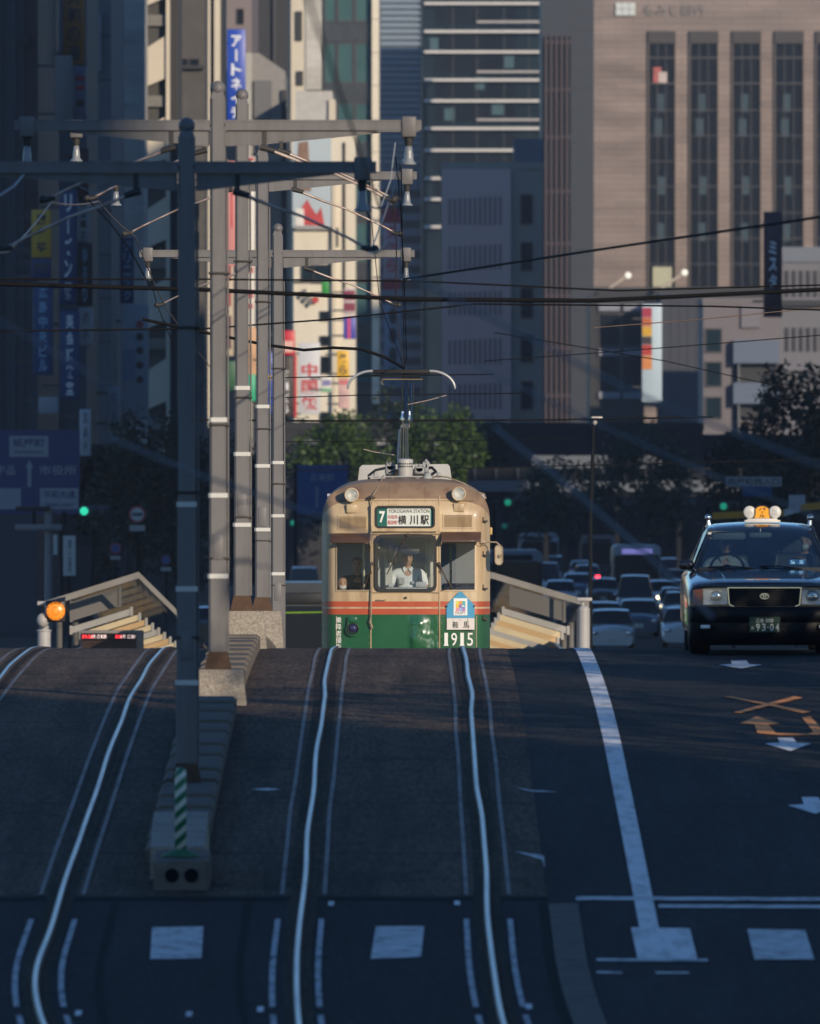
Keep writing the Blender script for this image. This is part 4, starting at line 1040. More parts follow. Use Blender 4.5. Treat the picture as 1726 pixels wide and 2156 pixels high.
st = [(.076,.80,.20,.715,.755),(.09,.82,.19,.74,.78),(.14,.83,.18,.765,.80),(.35,.838,.18,.80,.835),(.75,.845,.18,.845,.88),(1.15,.85,.18,.885,.92),(1.40,.852,.18,.90,.945),(1.55,.853,.18,.905,.93),
      (3.5,.853,.18,.91,.93),(3.75,.85,.18,.915,.95),(4.4,.845,.2,.90,.945),(4.58,.82,.24,.87,.92),(4.62,.78,.3,.80,.88)]
q = MB(); q.rows([section(*s) for s in st], True, flip=True)
q.add(section(*st[0]), [list(range(21))]); q.add(section(*st[-1]), [list(range(21))[::-1]])
kp('body', q, BLK)
q = MB(); q.rbox(-.69,.69,.0,.10,.737,.765,.012); kp('bonnet_lip', q, BLK)
# bonnet crease
for s in (-1, 1):
    q = MB(); q.tube([(s*.42,.10,.79),(s*.44,.5,.862),(s*.50,1.1,.922)], [.004,.010,.006], 6); kp('bonnet_crease', q, BLK)
# roof and pillars
rf = []
for y, w, z in ((1.98,.555,1.372),(2.06,.57,1.41),(2.2,.585,1.438),(2.6,.60,1.46),(3.0,.595,1.455),(3.35,.57,1.42),(3.42,.56,1.39)):
    rf.append([(w*k/6, y+.0*abs(k), z-.035*(abs(k)/6)**2-.02*(abs(k) == 6)) for k in range(-6, 7)])
q = MB(); q.rows(rf, True, flip=True); q.rows([[(x,y,z-.05) for x,y,z in r] for r in rf], True)
q.rows([rf[0], [(x,y+.01,z-.05) for x,y,z in rf[0]]], False)
kp('roof', q, BLK)
for s in (-1, 1):
    for a, b, wd in (((.735,1.42,.93),(.565,2.0,1.36),.055),((.775,2.45,.92),(.60,2.55,1.42),.06),((.77,3.95,.93),(.56,3.4,1.38),.10)):
        q = MB(); d = wd/2
        q.add([(s*a[0]-s*d,a[1]-.02,a[2]),(s*a[0]+s*d*.6,a[1]-.02,a[2]),(s*a[0]+s*d*.6,a[1]+wd,a[2]),(s*a[0]-s*d,a[1]+wd,a[2]),
               (s*b[0]-s*d,b[1]-.02,b[2]),(s*b[0]+s*d*.4,b[1]-.02,b[2]),(s*b[0]+s*d*.4,b[1]+wd,b[2]),(s*b[0]-s*d,b[1]+wd,b[2])],
              [(0,1,5,4),(1,2,6,5),(2,3,7,6),(3,0,4,7)], True); kp('pillar', q, BLK)
    q = MB(); q.add([(s*.79,1.5,.92),(s*.79,2.44,.92),(s*.60,2.54,1.40),(s*.585,2.06,1.37)], [(0,1,2,3)]); kp('side_window', q, CGL)
    q = MB(); q.add([(s*.79,2.5,.92),(s*.79,3.9,.93),(s*.58,3.4,1.38),(s*.60,2.6,1.40)], [(0,1,2,3)]); kp('side_window', q, CGL)
q = MB(); q.rows([[(-.70+1.4*k/8, 1.40+.05*(abs(k-4)/4)**2, .945) for k in range(9)], [(-.64+1.28*k/8, 1.68+.06*(abs(k-4)/4)**2, 1.165) for k in range(9)], [(-.555+1.11*k/8, 1.98+.03*(abs(k-4)/4)**2, 1.372) for k in range(9)]]); kp('windscreen', q, CGL)
q = MB(); q.add([(-.66,3.95,.95),(.66,3.95,.95),(.54,3.42,1.38),(-.54,3.42,1.38)], [(0,1,2,3)]); kp('rear_window', q, CGL)
# face
q = MB(); q.prism([(-.405,.735),(.405,.735),(.388,.55),(.33,.525),(-.33,.525),(-.388,.55)], -.012, .05); gr = kp('grille', q, mat('grille_black', (.004,.004,.005), .5, var=.05, spec=.15))
q = MB(); q.ring([(-.41,.74),(.41,.74),(.393,.548),(.332,.518),(-.332,.518),(-.393,.548)], [(-.398,.730),(.398,.730),(.383,.553),(.328,.529),(-.328,.529),(-.383,.553)], -.022, .0); kp('grille_surround', q, CHROME, gr)
q = MB()
for k in range(7): z = .555+.025*k; w = .378+.003*k; q.box(-w,w,-.02,-.010,z-.0022,z+.0022)
kp('grille_bars', q, mat('bar_grey', (.022,.022,.024), .45, 0, spec=.25), gr)
q = MB()
for k in range(9): x = -.32+.08*k; q.box(x-.0012,x+.0012,-.016,-.011,.535,.725)
kp('grille_uprights', q, mat('bar_dark', (.012,.012,.012), .5, 0, spec=.2), gr)
q = MB()
def ell(cx, cz, rx, rz, n=24): return [(cx+rx*math.cos(2*math.pi*k/n), cz+rz*math.sin(2*math.pi*k/n)) for k in range(n)]
q.ring(ell(0,.642,.051,.033), ell(0,.642,.044,.026), -.036, -.015); q.ring(ell(0,.642,.017,.028), ell(0,.642,.011,.023), -.036, -.016); q.ring(ell(0,.655,.035,.013), ell(0,.655,.029,.008), -.035, -.016); kp('emblem', q, CHROME, gr)
LENS = mat('lamp_reflector', (.90,.91,.93), .25, 0, var=.22, scale=22, spec=.8)
for s in (-1, 1):
    q = MB(); q.add([(s*.41,-.0,.728),(s*.675,.02,.722),(s*.675,.02,.548),(s*.41,-.0,.552),(s*.41,.07,.71),(s*.66,.07,.71),(s*.66,.07,.56),(s*.41,.07,.56)], [(4,5,6,7),(0,1,5,4),(1,2,6,5),(2,3,7,6),(3,0,4,7)], False); hl = kp('headlight', q, LENS)
    q = MB(); q.add([(s*.408,-.008,.73),(s*.678,.012,.725),(s*.678,.012,.545),(s*.408,-.008,.55)], [(0,1,2,3)]); kp('lens', q, glass('lens_glass', (.92,.93,.92), f0=.1), hl)
    q = MB(); q.lathe((s*.53,.0,.635), [(.0,.03),(.03,.02),(.07,.055)], 20); q.ball((s*.53,.02,.635), .022, 10, 8); kp('bulb_bowl', q, CHROME, hl)
    q = MB(); q.rows([[(s*.68,.012,.722),(s*.68,.012,.545)],[(s*.745,.035,.715),(s*.752,.035,.545)],[(s*.80,.10,.70),(s*.812,.10,.545)]], True); kp('turn_signal', q, mat('amber_lens', (.26,.035,.012), .12, var=.2, scale=20, coat=1))
    q = MB(); q.rbox(s*.66-.075,s*.66+.075,-.115,-.06,.275,.335,.018); fg = kp('fog_lamp', q, PLAS)
    q = MB(); q.rbox(s*.655-.055,s*.655+.055,-.122,-.10,.285,.325,.012); kp('fog_lens', q, LENS, fg)
# bumper
bp = []
for z, o in ((.10,.02),(.14,-.04),(.22,-.09),(.345,-.105),(.355,-.10),(.365,-.125),(.44,-.13),(.505,-.12),(.525,-.08),(.53,.0)):
    bp.append([(-.835,.5,z),(-.838,.12,z)]+[(.80*k/6, o+.06+(.10*(abs(k)/6)**4-.06), z) for k in range(-6,7)]+[(.838,.12,z),(.835,.5,z)])
q = MB(); q.rows(bp, True); bm_ = kp('bumper', q, PLAS)
q = MB(); q.rbox(-.40,.40,-.098,-.085,.245,.335,.02); kp('air_intake', q, mat('intake', (.004,.004,.004), .8, var=0), bm_)
q = MB()
for z in (.27,.30): q.box(-.39,.39,-.104,-.096,z-.003,z+.003)
kp('intake_bars', q, PLAS, bm_)
q = MB(); q.box(-.17,.17,-.145,-.138,.245,.415); npl = kp('number_plate', q, mat('plate_green', (.004,.030,.016), .4, var=.05))
PLT = mat('plate_letter', (.50,.52,.49), .5, var=0)
q = MB(); put_text(q, '広島', -.055, .375, .085, .042, -.1465, .004); put_text(q, '500', .052, .375, .085, .040, -.1465, .01); put_text(q, 'あ', -.135, .292, .034, .036, -.1465, .01)
for c, x in (('9',-.075),('3',-.010),('0',.078),('4',.138)): put_text(q, c, x, .30, .040, .082, -.1465, .012)
q.box(.026,.048,-.1468,-.146,.296,.304)
kp('plate_lettering', q, PLT, npl)
# wheels
for y in (.85, 3.55):
    for s in (-1, 1):
        q = MB(); q.lathe((s*.70,y,.305), [(.20,-.115),(.285,-.115),(.305,-.085),(.307,0),(.305,.085),(.285,.115),(.2,.115)], 28, 'X'); wl = kp('wheel', q, TYRE)
        q = MB(); q.lathe((s*.70,y,.305), [(.0,s*.085),(.12,s*.10),(.19,s*.09),(.2,s*.112)], 20, 'X'); kp('rim', q, mat('rim_steel', (.3,.3,.31), .4, .8), wl)
# mirrors, wipers, roof lamps
for s in (-1, 1):
    q = MB(); q.rbox(s*.83-.085,s*.83+.085,1.58,1.66,.925,1.035,.045, 3); mm = kp('mirror', q, BLK)
    q = MB(); q.tube([(s*.77,1.62,.93),(s*.735,1.6,.905)], .018, 6); kp('mirror_stalk', q, BLK, mm)
    q = MB(); q.ball((s*.573,2.3,1.507), .037, 18, 12); q.cyl((s*.562,2.3,1.42),(s*.57,2.3,1.48), .026, .018, 12); kp('roof_lamp', q, CHROME)
for a, b in (((-.05,1.37,.935),(-.60,1.41,.955)),((.45,1.37,.935),(-.02,1.42,.965))):
    q = MB(); q.tube([a, ((a[0]+b[0])/2, 1.385, .967), b], .007, 5); kp('wiper', q, PLAS)
# roof sign
sg = thing('roof_sign', None, None, (.033,2.35,1.452)); sg.parent = KA
q = MB(); q.rbox(-.20,.20,-.06,.06,.0,.028,.006); q.rbox(-.17,.17,-.05,.05,.024,.045,.004); lp('sign_base', q, mat('sign_base', (.66,.64,.60), .45), sg)
q = MB(); q.prism([(-.092,.045),(.092,.045),(.076,.095),(.078,.135)]+[(.078*math.cos(R(a)), .135+.05*math.sin(R(a))) for a in range(20,165,16)]+[(-.078,.135),(-.076,.095)], -.03, .03); y_ = lp('sign_dome', q, mat('sign_yellow', (.72,.30,.02), .35, var=.06, emit=(.9,.35,.02), estr=.3), sg)
q = MB(); q.ring([(-.098,.043),(.098,.043),(.082,.097),(.084,.137)]+[(.084*math.cos(R(a)), .138+.054*math.sin(R(a))) for a in range(20,165,16)]+[(-.084,.137),(-.082,.097)],
                 [(-.088,.05),(.088,.05),(.072,.096),(.074,.135)]+[(.074*math.cos(R(a)), .135+.046*math.sin(R(a))) for a in range(20,165,16)]+[(-.074,.135),(-.072,.096)], -.033, .0); lp('sign_rim', q, SBK, sg)
q = MB(); put_text(q, 'パ', 0, .150, .085, .034, -.0345, .03); q.box(-.005,.005,-.0345,-.0335,.104,.128); put_text(q, 'ル', 0, .073, .075, .034, -.0345, .03); lp('sign_lettering', q, mat('letter_dark_green', (.01,.03,.012), .5, var=0), sg)
for s, x in ((-1,-.14),(1,.142)):
    q = MB(); q.lathe((x,-.02,.115), [(0,0),(.062,.002),(.070,.012),(.070,.05),(.0,.055)], 24); dk = lp('sign_lamp', q, mat('sign_disc', (.60,.60,.57), .4, var=.1, scale=30, emit=(.9,.9,.85), estr=.04), sg)
    q = MB(); put_text(q, '小' if s < 0 else '型', x, .115, .06, .07, -.0215, .012); lp('disc_lettering', q, mat('disc_letter', (.42,.43,.43), .5, var=0), sg)
# cabin
CAB = mat('cab_dark', (.03,.035,.04), .8, var=.1)
q = MB(); q.rbox(-.72,.72,1.40,1.75,.84,.955,.03); q.box(-.75,.75,1.5,3.9,.2,.26); kp('dashboard', q, CAB)
for x in (-.37,.37):
    q = MB(); q.rbox(x-.25,x+.25,2.35,2.8,.5,.66,.05); q.rbox(x-.25,x+.25,2.72,2.86,.6,1.10,.05); q.rbox(x-.13,x+.13,2.74,2.84,1.10,1.28,.04); kp('seat', q, mat('seat_cover', (.22,.26,.27) if x > 0 else (.08,.09,.10), .8))
q = MB(); q.rbox(-.65,.65,3.5,3.7,.6,1.14,.06); kp('rear_seat', q, CAB)
q = MB(); a = [(-.37+.19*math.cos(R(t)), 1.88-.06*math.sin(R(t)), .93+.17*math.sin(R(t))) for t in range(0,361,20)]; q.tube(a, .016, 6); q.cyl((-.37,1.9,.93),(-.37,1.85,.93),.06,n=12); q.box(-.54,-.20,1.87,1.89,.915,.945); kp('steering_wheel', q, PLAS)
q = MB(); q.rbox(-.55,-.16,1.98,2.0,1.265,1.355,.03); q.rbox(-.12,.13,1.95,1.98,1.285,1.34,.02); q.box(0,.01,1.96,1.98,1.33,1.38); kp('sun_visor', q, mat('visor_grey', (.20,.24,.25), .6))
q = MB(); q.box(-.585,-.545,1.9,1.905,1.32,1.345); kp('sticker', q, mat('sticker', (.5,.52,.5), .6))
q = MB(); q.rbox(.30,.51,1.55,1.59,.975,1.05,.01); q.rbox(.36,.47,1.56,1.60,1.05,1.062,.004); dsp = kp('fare_display', q, GASK)
q = MB(); q.box(.312,.498,1.545,1.549,.985,1.04); kp('display_screen', q, lamp('screen_blue', (.05,.16,.36), .8), dsp)
q = MB(); put_text(q, '賃', .355, 1.012, .055, .045, 1.541, .015); put_text(q, '走', .45, 1.012, .055, .045, 1.541, .015); kp('display_lettering', q, lamp('screen_white', (.55,.75,.9), 1.6), dsp)
person('taxi driver at the steering wheel, in dark jacket and white shirt', (KX-.36, KY+2.42, KZ+.49), mat('taxi_shirt', (.40,.43,.44), .8), CAB, pose='drive', mask=False, cap=mat('cap_navy', (.02,.022,.03), .7), sc=.92)
person('taxi passenger with a face mask on the rear seat, at the right', (KX+.51, KY+3.25, KZ+.49), CAB, CAB, pose='sit', mask=True, sc=.95)

# ============================================================ distant traffic
def far_car(label, u, Y, col, away=True, van=False, glow=0.0, z=None, group='distant cars', rz=0.0, name='car'):
    x = PX(u, Y); t = thing(name, label, 'car', (x, Y, g(Y) if z is None else z), group, rz)
    paintm = mat('car_paint_%d_%d_%d' % tuple(int(c*100) for c in col), col, .2, var=.05, coat=.9)
    H = 1.95 if van else 1.48; W = .83
    q = MB()
    pr = [(0,.25),(.0,.62),(.08,.80),(.95 if not van else .3,.95),(1.35 if not van else .7,1.02)] 
    stn = [(0,.74,.55,.72),(.06,.80,.62,.80),(.9 if not van else .35,.83,.8,.93),(1.3 if not van else .7,W,.9,.96),(3.6,W,.9,.98),(4.15,.82,.86,.97),(4.3,.76,.7,.84)]
    q.rows([section(y, w, .2, zs, zc) for y, w, zs, zc in stn], True, flip=True); q.add(section(0,.74,.2,.55,.72), [list(range(21))]); q.add(section(4.3,.76,.2,.7,.84), [list(range(21))[::-1]])
    lp('body', q, paintm, t)
    y0, y1 = (1.3, 3.95) if not van else (.7, 4.15); ya, yb = (1.85, 3.4) if not van else (1.1, 4.05)
    q = MB(); rr = []
    for y, zz, w in ((ya,H-.06,.60),(ya+.3,H,.63),(yb-.3,H,.63),(yb,H-.06,.60)): rr.append([(w*k/4, y, zz-.03*(abs(k)/4)**2) for k in range(-4,5)])
    q.rows(rr, True, flip=True)
    for s in (-1, 1):
        q.add([(s*.60,ya,H-.09),(s*.63,ya+.3,H-.03),(s*.63,yb-.3,H-.03),(s*.60,yb,H-.09),(s*.8,y0,.95),(s*.8,y0+.12,.95),(s*.8,y1-.15,.95),(s*.8,y1,.95)], [(0,1,5,4),(2,3,7,6)])
    lp('roof', q, paintm, t)
    dg_ = mat('far_glass', (.012,.016,.022), .1, var=0, spec=.4)
    q = MB(); q.add([(-.76,y0+.01,.95),(.76,y0+.01,.95),(.58,ya+.01,H-.09),(-.58,ya+.01,H-.09)], [(0,1,2,3)]); lp('windscreen', q, dg_, t)
    q = MB(); q.add([(.76,y1-.01,.96),(-.76,y1-.01,.96),(-.58,yb-.01,H-.09),(.58,yb-.01,H-.09)], [(0,1,2,3)]); lp('rear_window', q, dg_, t)
    for s in (-1, 1):
        q = MB(); q.add([(s*.795,y0+.12,.95),(s*.795,y1-.15,.95),(s*.62,yb-.25,H-.1),(s*.62,ya+.25,H-.1)], [(0,1,2,3)]); lp('side_window', q, dg_, t)
        q = MB(); q.rbox(s*.62-.13,s*.62+.13,-.012,.1,.56,.70,.03); lp('headlight', q, lamp('far_head_%g' % glow, (1,.86,.6), glow) if glow else mat('lamp_clear', (.6,.62,.64), .1, .6), t)
        q = MB(); q.rbox(s*.66-.10,s*.66+.10,4.22,4.315,.64,.80,.03); lp('taillight', q, mat('tail_red', (.35,.01,.012), .2), t)
        for y in (.8, 3.45):
            q = MB(); q.lathe((s*.70,y,.30), [(.0,-.1),(.27,-.1),(.3,-.06),(.3,.06),(.27,.1),(0,.1)], 18, 'X'); lp('wheel', q, TYRE, t)
    q = MB(); q.rbox(-.17,.17,-.02,.0,.36,.52,.005); lp('number_plate', q, mat('plate_pale', (.6,.62,.6), .5), t)
    return t
def rear_lights(t, br=6.0, both=True):
    for s in ((-1, 1) if both else (1,)):
        q = MB(); q.rbox(s*.64-.12,s*.64+.12,4.32,4.335,.62,.80,.006); lp('brake_light', q, lamp('brake_red', (1,.03,.04), br), t)
dk = (.02,.022,.028); wh = (.6,.62,.64); si = (.33,.35,.37); gy = (.12,.13,.14); bl = (.05,.09,.16)
far_car('pale car lowest behind the edge line, just over the crest', 1288, 507, wh, group='oncoming cars on the right')
far_car('silver car directly behind the pale one on the right lane', 1270, 545, si, group='oncoming cars on the right')
far_car('dark blue car right of the pale pair, below the bus', 1345, 560, bl, group='oncoming cars on the right')
far_car('silver van under the bus with the violet board', 1338, 655, si, van=True, group='oncoming cars on the right')
far_car('white car half hidden behind the taxi mirror, near the crest', 1442, 518, wh, group='oncoming cars on the right')
far_car('silver car half hidden behind the taxi wing, farther back', 1436, 610, si, group='oncoming cars on the right')
far_car('car with one lit headlight left of the taxi mirror', 1415, 700, gy, glow=14.0, group='oncoming cars on the right')
far_car('dark car with dim headlights below the lit one', 1425, 640, dk, glow=3.0, group='oncoming cars on the right')
far_car('white van seen left of the thin lamp post, behind the shelter', 1150, 800, wh, van=True, group='oncoming cars on the right')
far_car('dark saloon left of the bus beside the thin lamp post', 1270, 720, dk, group='oncoming cars on the right')
t = far_car('dark car with red brake lights between the first two poles', 434, 520, dk, away=True, rz=math.pi, group='cars driving away on the left'); rear_lights(t, 8)
t.location.y += 4.3
t = far_car('small car showing two red lights left of the bus', 1236, 880, gy, rz=math.pi, group='cars driving away on the left'); rear_lights(t, 10); t.location.y += 4.3
far_car('white car parked beyond the pole row, left of the tram', 640, 740, wh, van=True, rz=math.pi, group='cars driving away on the left').location.y += 4.3
for lab, u, Y, col, kw in (
    ('white car far up the street, above the pale-roofed bus', 1120, 930, wh, {}),
    ('white van far up the street, right of the tram mirror', 1165, 900, wh, dict(van=True)),
    ('silver car far up the street in line with the lamp post', 1225, 940, si, {}),
    ('dark van far behind the bus on its right side', 1410, 860, dk, dict(van=True)),
    ('grey car with one dim headlight behind the taxi mirror', 1432, 820, gy, dict(glow=5.0)),
    ('white car in the far queue just right of the bus', 1395, 700, wh, {}),
    ('blue car in the queue left of the bus, behind the dark saloon', 1215, 770, bl, {}),
    ('silver car in the queue behind the right shelter roof', 1180, 700, si, {}),
    ('white van in the queue close to the tram mirror', 1105, 760, wh, dict(van=True))):
    far_car(lab, u, Y, col, group='oncoming cars on the right', **kw)
# dark round-backed vehicle close behind the tram on the left
def bus(label, u, Y, col, top, board=True, W=1.24, H=3.05, L=9.5, green=False):
    x = PX(u, Y); t = thing('bus', label, 'bus', (x, Y, g(Y)), 'buses')
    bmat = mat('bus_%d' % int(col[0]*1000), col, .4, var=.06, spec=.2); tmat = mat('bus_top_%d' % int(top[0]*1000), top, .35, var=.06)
    o = rrect(-W, W, .32, H, .28, 6)
    rows = []
    for y, k in ((.0,.93),(.08,.975),(.25,1),(L,1)): rows.append([(a*k, y, .32+(b-.32)*(.5+.5*k if b > 1.5 else 1)) for a, b in o+[o[0]]])
    q = MB(); q.rows(rows, True, flip=True); q.add(rows[0][:-1], [list(range(len(o)))]); lp('body', q, bmat, t)
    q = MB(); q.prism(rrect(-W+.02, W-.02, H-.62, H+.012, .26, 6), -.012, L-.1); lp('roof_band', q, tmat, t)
    q = MB(); q.prism(rrect(-W+.12, W-.12, 1.15, H-.5, .16, 6), -.03, .02); lp('windscreen', q, mat('far_glass', (.012,.016,.022), .1, var=0, spec=.4), t)
    q = MB(); q.rbox(-.78,.78,-.05,.0,H-.46,H-.2,.03); lp('destination_board', q, lamp('led_violet', (.22,.22,.60), .8) if board else GASK, t)
    for s in (-1, 1):
        q = MB(); q.rbox(s*.95-.16,s*.95+.16,-.03,.05,.62,.84,.05); lp('headlight', q, mat('lamp_clear', (.6,.62,.64), .1, .6), t)
        q = MB(); q.rbox(s*(W+.16)-.07,s*(W+.16)+.07,-.05,.02,1.6,2.0,.03); q.tube([(s*W*.95,.0,2.3),(s*(W+.16),-.02,2.0)], .02, 5); lp('mirror', q, GASK, t)
        for y in (1.6, L-2): q = MB(); q.lathe((s*1.02,y,.45), [(0,-.14),(.4,-.14),(.45,-.08),(.45,.08),(.4,.14),(0,.14)], 20, 'X'); lp('wheel', q, TYRE, t)
    if green:
        q = MB(); q.tube([(-W+.06,-.03,1.1)]+[(-W+.06+.35*(1-math.cos(R(a))), -.03, 1.9+.5*math.sin(R(a))) for a in range(0,91,15)]+[(.6,-.03,2.42)], .022, 6); lp('green_trim', q, mat('lime_trim', (.15,.30,.02), .4), t)
        q = MB(); q.rbox(.62,.70,-.05,-.02,1.62,1.85,.02); lp('amber_lamp', q, lamp('amber_led', (1,.25,.08), .35), t)
    return t
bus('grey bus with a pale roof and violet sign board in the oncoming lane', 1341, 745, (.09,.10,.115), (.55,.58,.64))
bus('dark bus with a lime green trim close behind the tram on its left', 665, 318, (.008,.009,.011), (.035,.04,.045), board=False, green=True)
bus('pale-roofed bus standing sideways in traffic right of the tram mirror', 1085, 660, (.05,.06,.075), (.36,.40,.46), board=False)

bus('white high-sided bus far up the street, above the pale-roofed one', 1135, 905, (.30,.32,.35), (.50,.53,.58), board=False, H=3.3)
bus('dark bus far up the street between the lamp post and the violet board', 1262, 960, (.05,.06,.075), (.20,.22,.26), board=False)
# ============================================================ tram-stop shelters
SHO = mat('shelter_tan', (.56,.37,.18), .5, var=.15, scale=2)
SHL = mat('shelter_cream', (.66,.54,.34), .5, var=.1, scale=2, dirt=(.36,.26,.15), dirt_amt=.5, dscale=(1,1,2))
SHG = mat('shelter_grey', (.13,.125,.12), .6, var=.15, scale=2, dirt=(.1,.08,.07), dirt_amt=.6, dscale=(1,1,1))
SHR = mat('shelter_roof', (.16,.155,.15), .6, var=.2, scale=3)
PWHITE = mat('post_white', (.40,.39,.38), .5, var=.08, dirt=(.3,.28,.25), dirt_amt=.5, dscale=(2,2,1))
def shelter(label, mir):
    """gabled platform roof with deep cross boards; mir=1 left platform, -1 right platform"""
    Y0, Y1 = 300.0, 356.0
    if mir > 0: xo, xp, xi = PX(96,300), PX(292,300), PX(382,300)
    else: xo, xp, xi = PX(1240,300), PX(1034,300), PX(940,300)
    zo, zp, zi = PZ(1268,300), PZ(1207,300), PZ(1296,300)
    t = thing('tram_stop_shelter', label, 'shelter', ((xo+xi)/2, Y0, g(Y0)), 'tram stop shelters')
    drop = lambda y: -.0275*(y-Y0)
    q = MB(); th = .085
    xm, zm = xp+(xi-xp)*.48, zp+(zi-zp)*.48
    for (xa, za, xb, zb) in ((xo,zo,xp,zp),(xp,zp,xm,zm),(xm,zm,xi,zi)):
        rows = []
        for y in (Y0, Y1):
            d = drop(y); rows.append([(xa,y,za+d-th),(xa,y,za+d),(xb,y,zb+d),(xb,y,zb+d-th)])
        vs = rows[0]+rows[1]; FC = [(0,1,2,3),(7,6,5,4),(1,5,6,2),(0,4,5,1),(0,3,7,4),(2,6,7,3)]
        if xb != xi: g_ = MB(); g_.add(vs, FC); pt('sun_through_sheet', g_, glass('clear_sheet', (.95,.95,.93), f0=.03, f1=.15), t)  # clear roof part added so the sun reaches the cross boards
        else: q.add(vs, FC)
    pt('roof', q, SHR, t)
    q = MB()
    for (xa, za, xb, zb) in ((xo,zo,xp,zp),(xp,zp,xi,zi)):
        vs = [(xa,Y0-.06,za-th-.02),(xa,Y0-.06,za+.03),(xb,Y0-.06,zb+.03),(xb,Y0-.06,zb-th-.02)]
        q.add(vs+[(a,Y0,b) for a,_,b in vs], [(0,1,2,3)[::-1],(1,5,6,2),(0,3,7,4),(0,1,5,4),(2,3,7,6)])
    pt('fascia', q, mat('fascia_steel', (.21,.195,.175), .45, .2, var=.25, scale=1.5), t)
    # grey soffit board behind the fascia, then the deep cross boards
    k = 0
    sl = (zp-zo)/(xp-xo)
    for i in range(10):
        y = Y0+1.5+6.2*i
        if y > Y1: break
        d = drop(y)+(-.02 if i else 0)
        a = (xo+(.35 if mir > 0 else -.35)*1.0, xp-(.30 if mir > 0 else -.30))
        if i == 0: a = (xo+(.5 if mir > 0 else -.5), xp-(.42 if mir>0 else -.42))
        h0, h1 = (.12,.52) if i == 0 else (.46,.60) if i == 1 else (.48,.61)
        if i > 1: a = (a[0]+.03*i*mir, a[1]+.03*i*mir)
        vs = []
        for x in a:
            zz = zo+sl*(x-xo)+d
            vs += [(x,y,zz-h1),(x,y,zz-h0),(x,y+.18,zz-h0),(x,y+.18,zz-h1)]
        q = MB(); q.add(vs, [(0,1,5,4),(1,2,6,5),(2,3,7,6),(3,0,4,7),(0,3,2,1),(4,5,6,7)])
        o_ = pt('cross_board', q, SHG if i == 0 else (PWHITE, SHL, SHO, SHL)[(i-1) % 4], t)
        for x in a:
            zz = zo+sl*(x-xo)+d; q = MB()
            q.box(x-.03, x+.03, y-.03, y+.2, zz-h1-.02, zz-h0+.03)
            pt('board_end', q, SHG if i == 0 else PWHITE, o_)
    # posts on the platform
    for i in range(4):
        y = Y0+6+15*i; x = xo+.14*mir; q = MB(); q.cyl((x,y,g(y)+.2),(x,y,zo+drop(y)-.02), .07, n=12); pt('post', q, SHG, t)
    # platform
    q = MB(); a, b = min(xo,xi)+.25, max(xo,xi)-.25
    q.rows([[(a,y,g(y)-.05),(a,y,g(y)+.22),(b,y,g(y)+.22),(b,y,g(y)-.05)] for y in (292,300,310,320,335,350,358)], False); q.add(q.v[:4], [[0,1,2,3]]); pt('platform', q, M['kerb_concrete'], t)
    # back screen of the stop
    x = xo+.5*mir; q = MB(); q.box(x-.04, x+.04, Y0+4, Y0+60, g(330)+.3, g(330)+1.8); pt('screen', q, mat('screen_panel', (.05,.055,.06), .3, var=.1), t)
    return t
shelter('tram stop roof with cream cross boards on the left, beside the round orange lamp', 1)
shelter('tram stop roof with cream boards sloping down to the right of the tram', -1)
# round orange signal on its white post
ot = thing('orange_signal', 'round orange signal lamp with black backboard on a white post', 'signal', (PX(93,296), 296, g(296)))
ppm = F/296
q = MB(); x = PX(92,296); q.cyl((x,296.3,g(296)),(x,296.3,PZ(1329,296)), .135, n=18); q.lathe((x,296.3,PZ(1329,296)), [(.16,0),(.16,.02),(.10,.03),(.09,.25),(0,.26)], 18, 'Z'); pt('post', q, PWHITE, ot)
q = MB(); q.ball((x-.02,296.1,PZ(1306,296)), (.13,.13,.15), 14, 10); q.rbox(x-.14,x+.12,296.1,296.4,PZ(1275,296),PZ(1266,296),.02); pt('bracket', q, PWHITE, ot)
q = MB(); q.rbox(PX(97,296),PX(138,296),296.0,296.08,PZ(1310,296),PZ(1264,296),.03); q.add([(PX(97,296),295.7,PZ(1266,296)),(PX(138,296),295.7,PZ(1266,296)),(PX(138,296),296,PZ(1256,296)),(PX(97,296),296,PZ(1265,296))],[(0,1,2,3)]); pt('backboard', q, GASK, ot)
q = MB(); c = P(117,1286.5,295.9); q.lathe(c, [(0,-.05),(.10,-.045),(.17,-.015),(.192,.0),(.192,.1)], 32); lens = pt('lens', q, mat('orange_lens', (.75,.22,.015), .3, var=.2, scale=14, emit=(1,.28,.02), estr=.55), ot)
q = MB()
for k in range(12): a = R(30*k); q.cyl(c+Vector((.165*math.cos(a),-.03,.165*math.sin(a))), c+Vector((.165*math.cos(a),-.045,.165*math.sin(a))), .012, n=6)
for k in range(3,15): a = R(25*k); q.cyl(c+Vector((.07*math.cos(a),-.045,.08*math.sin(a))), c+Vector((.07*math.cos(a),-.06,.08*math.sin(a))), .010, n=6)
pt('lens_dots', q, mat('lens_dot', (.16,.05,.01), .5, var=0), lens)
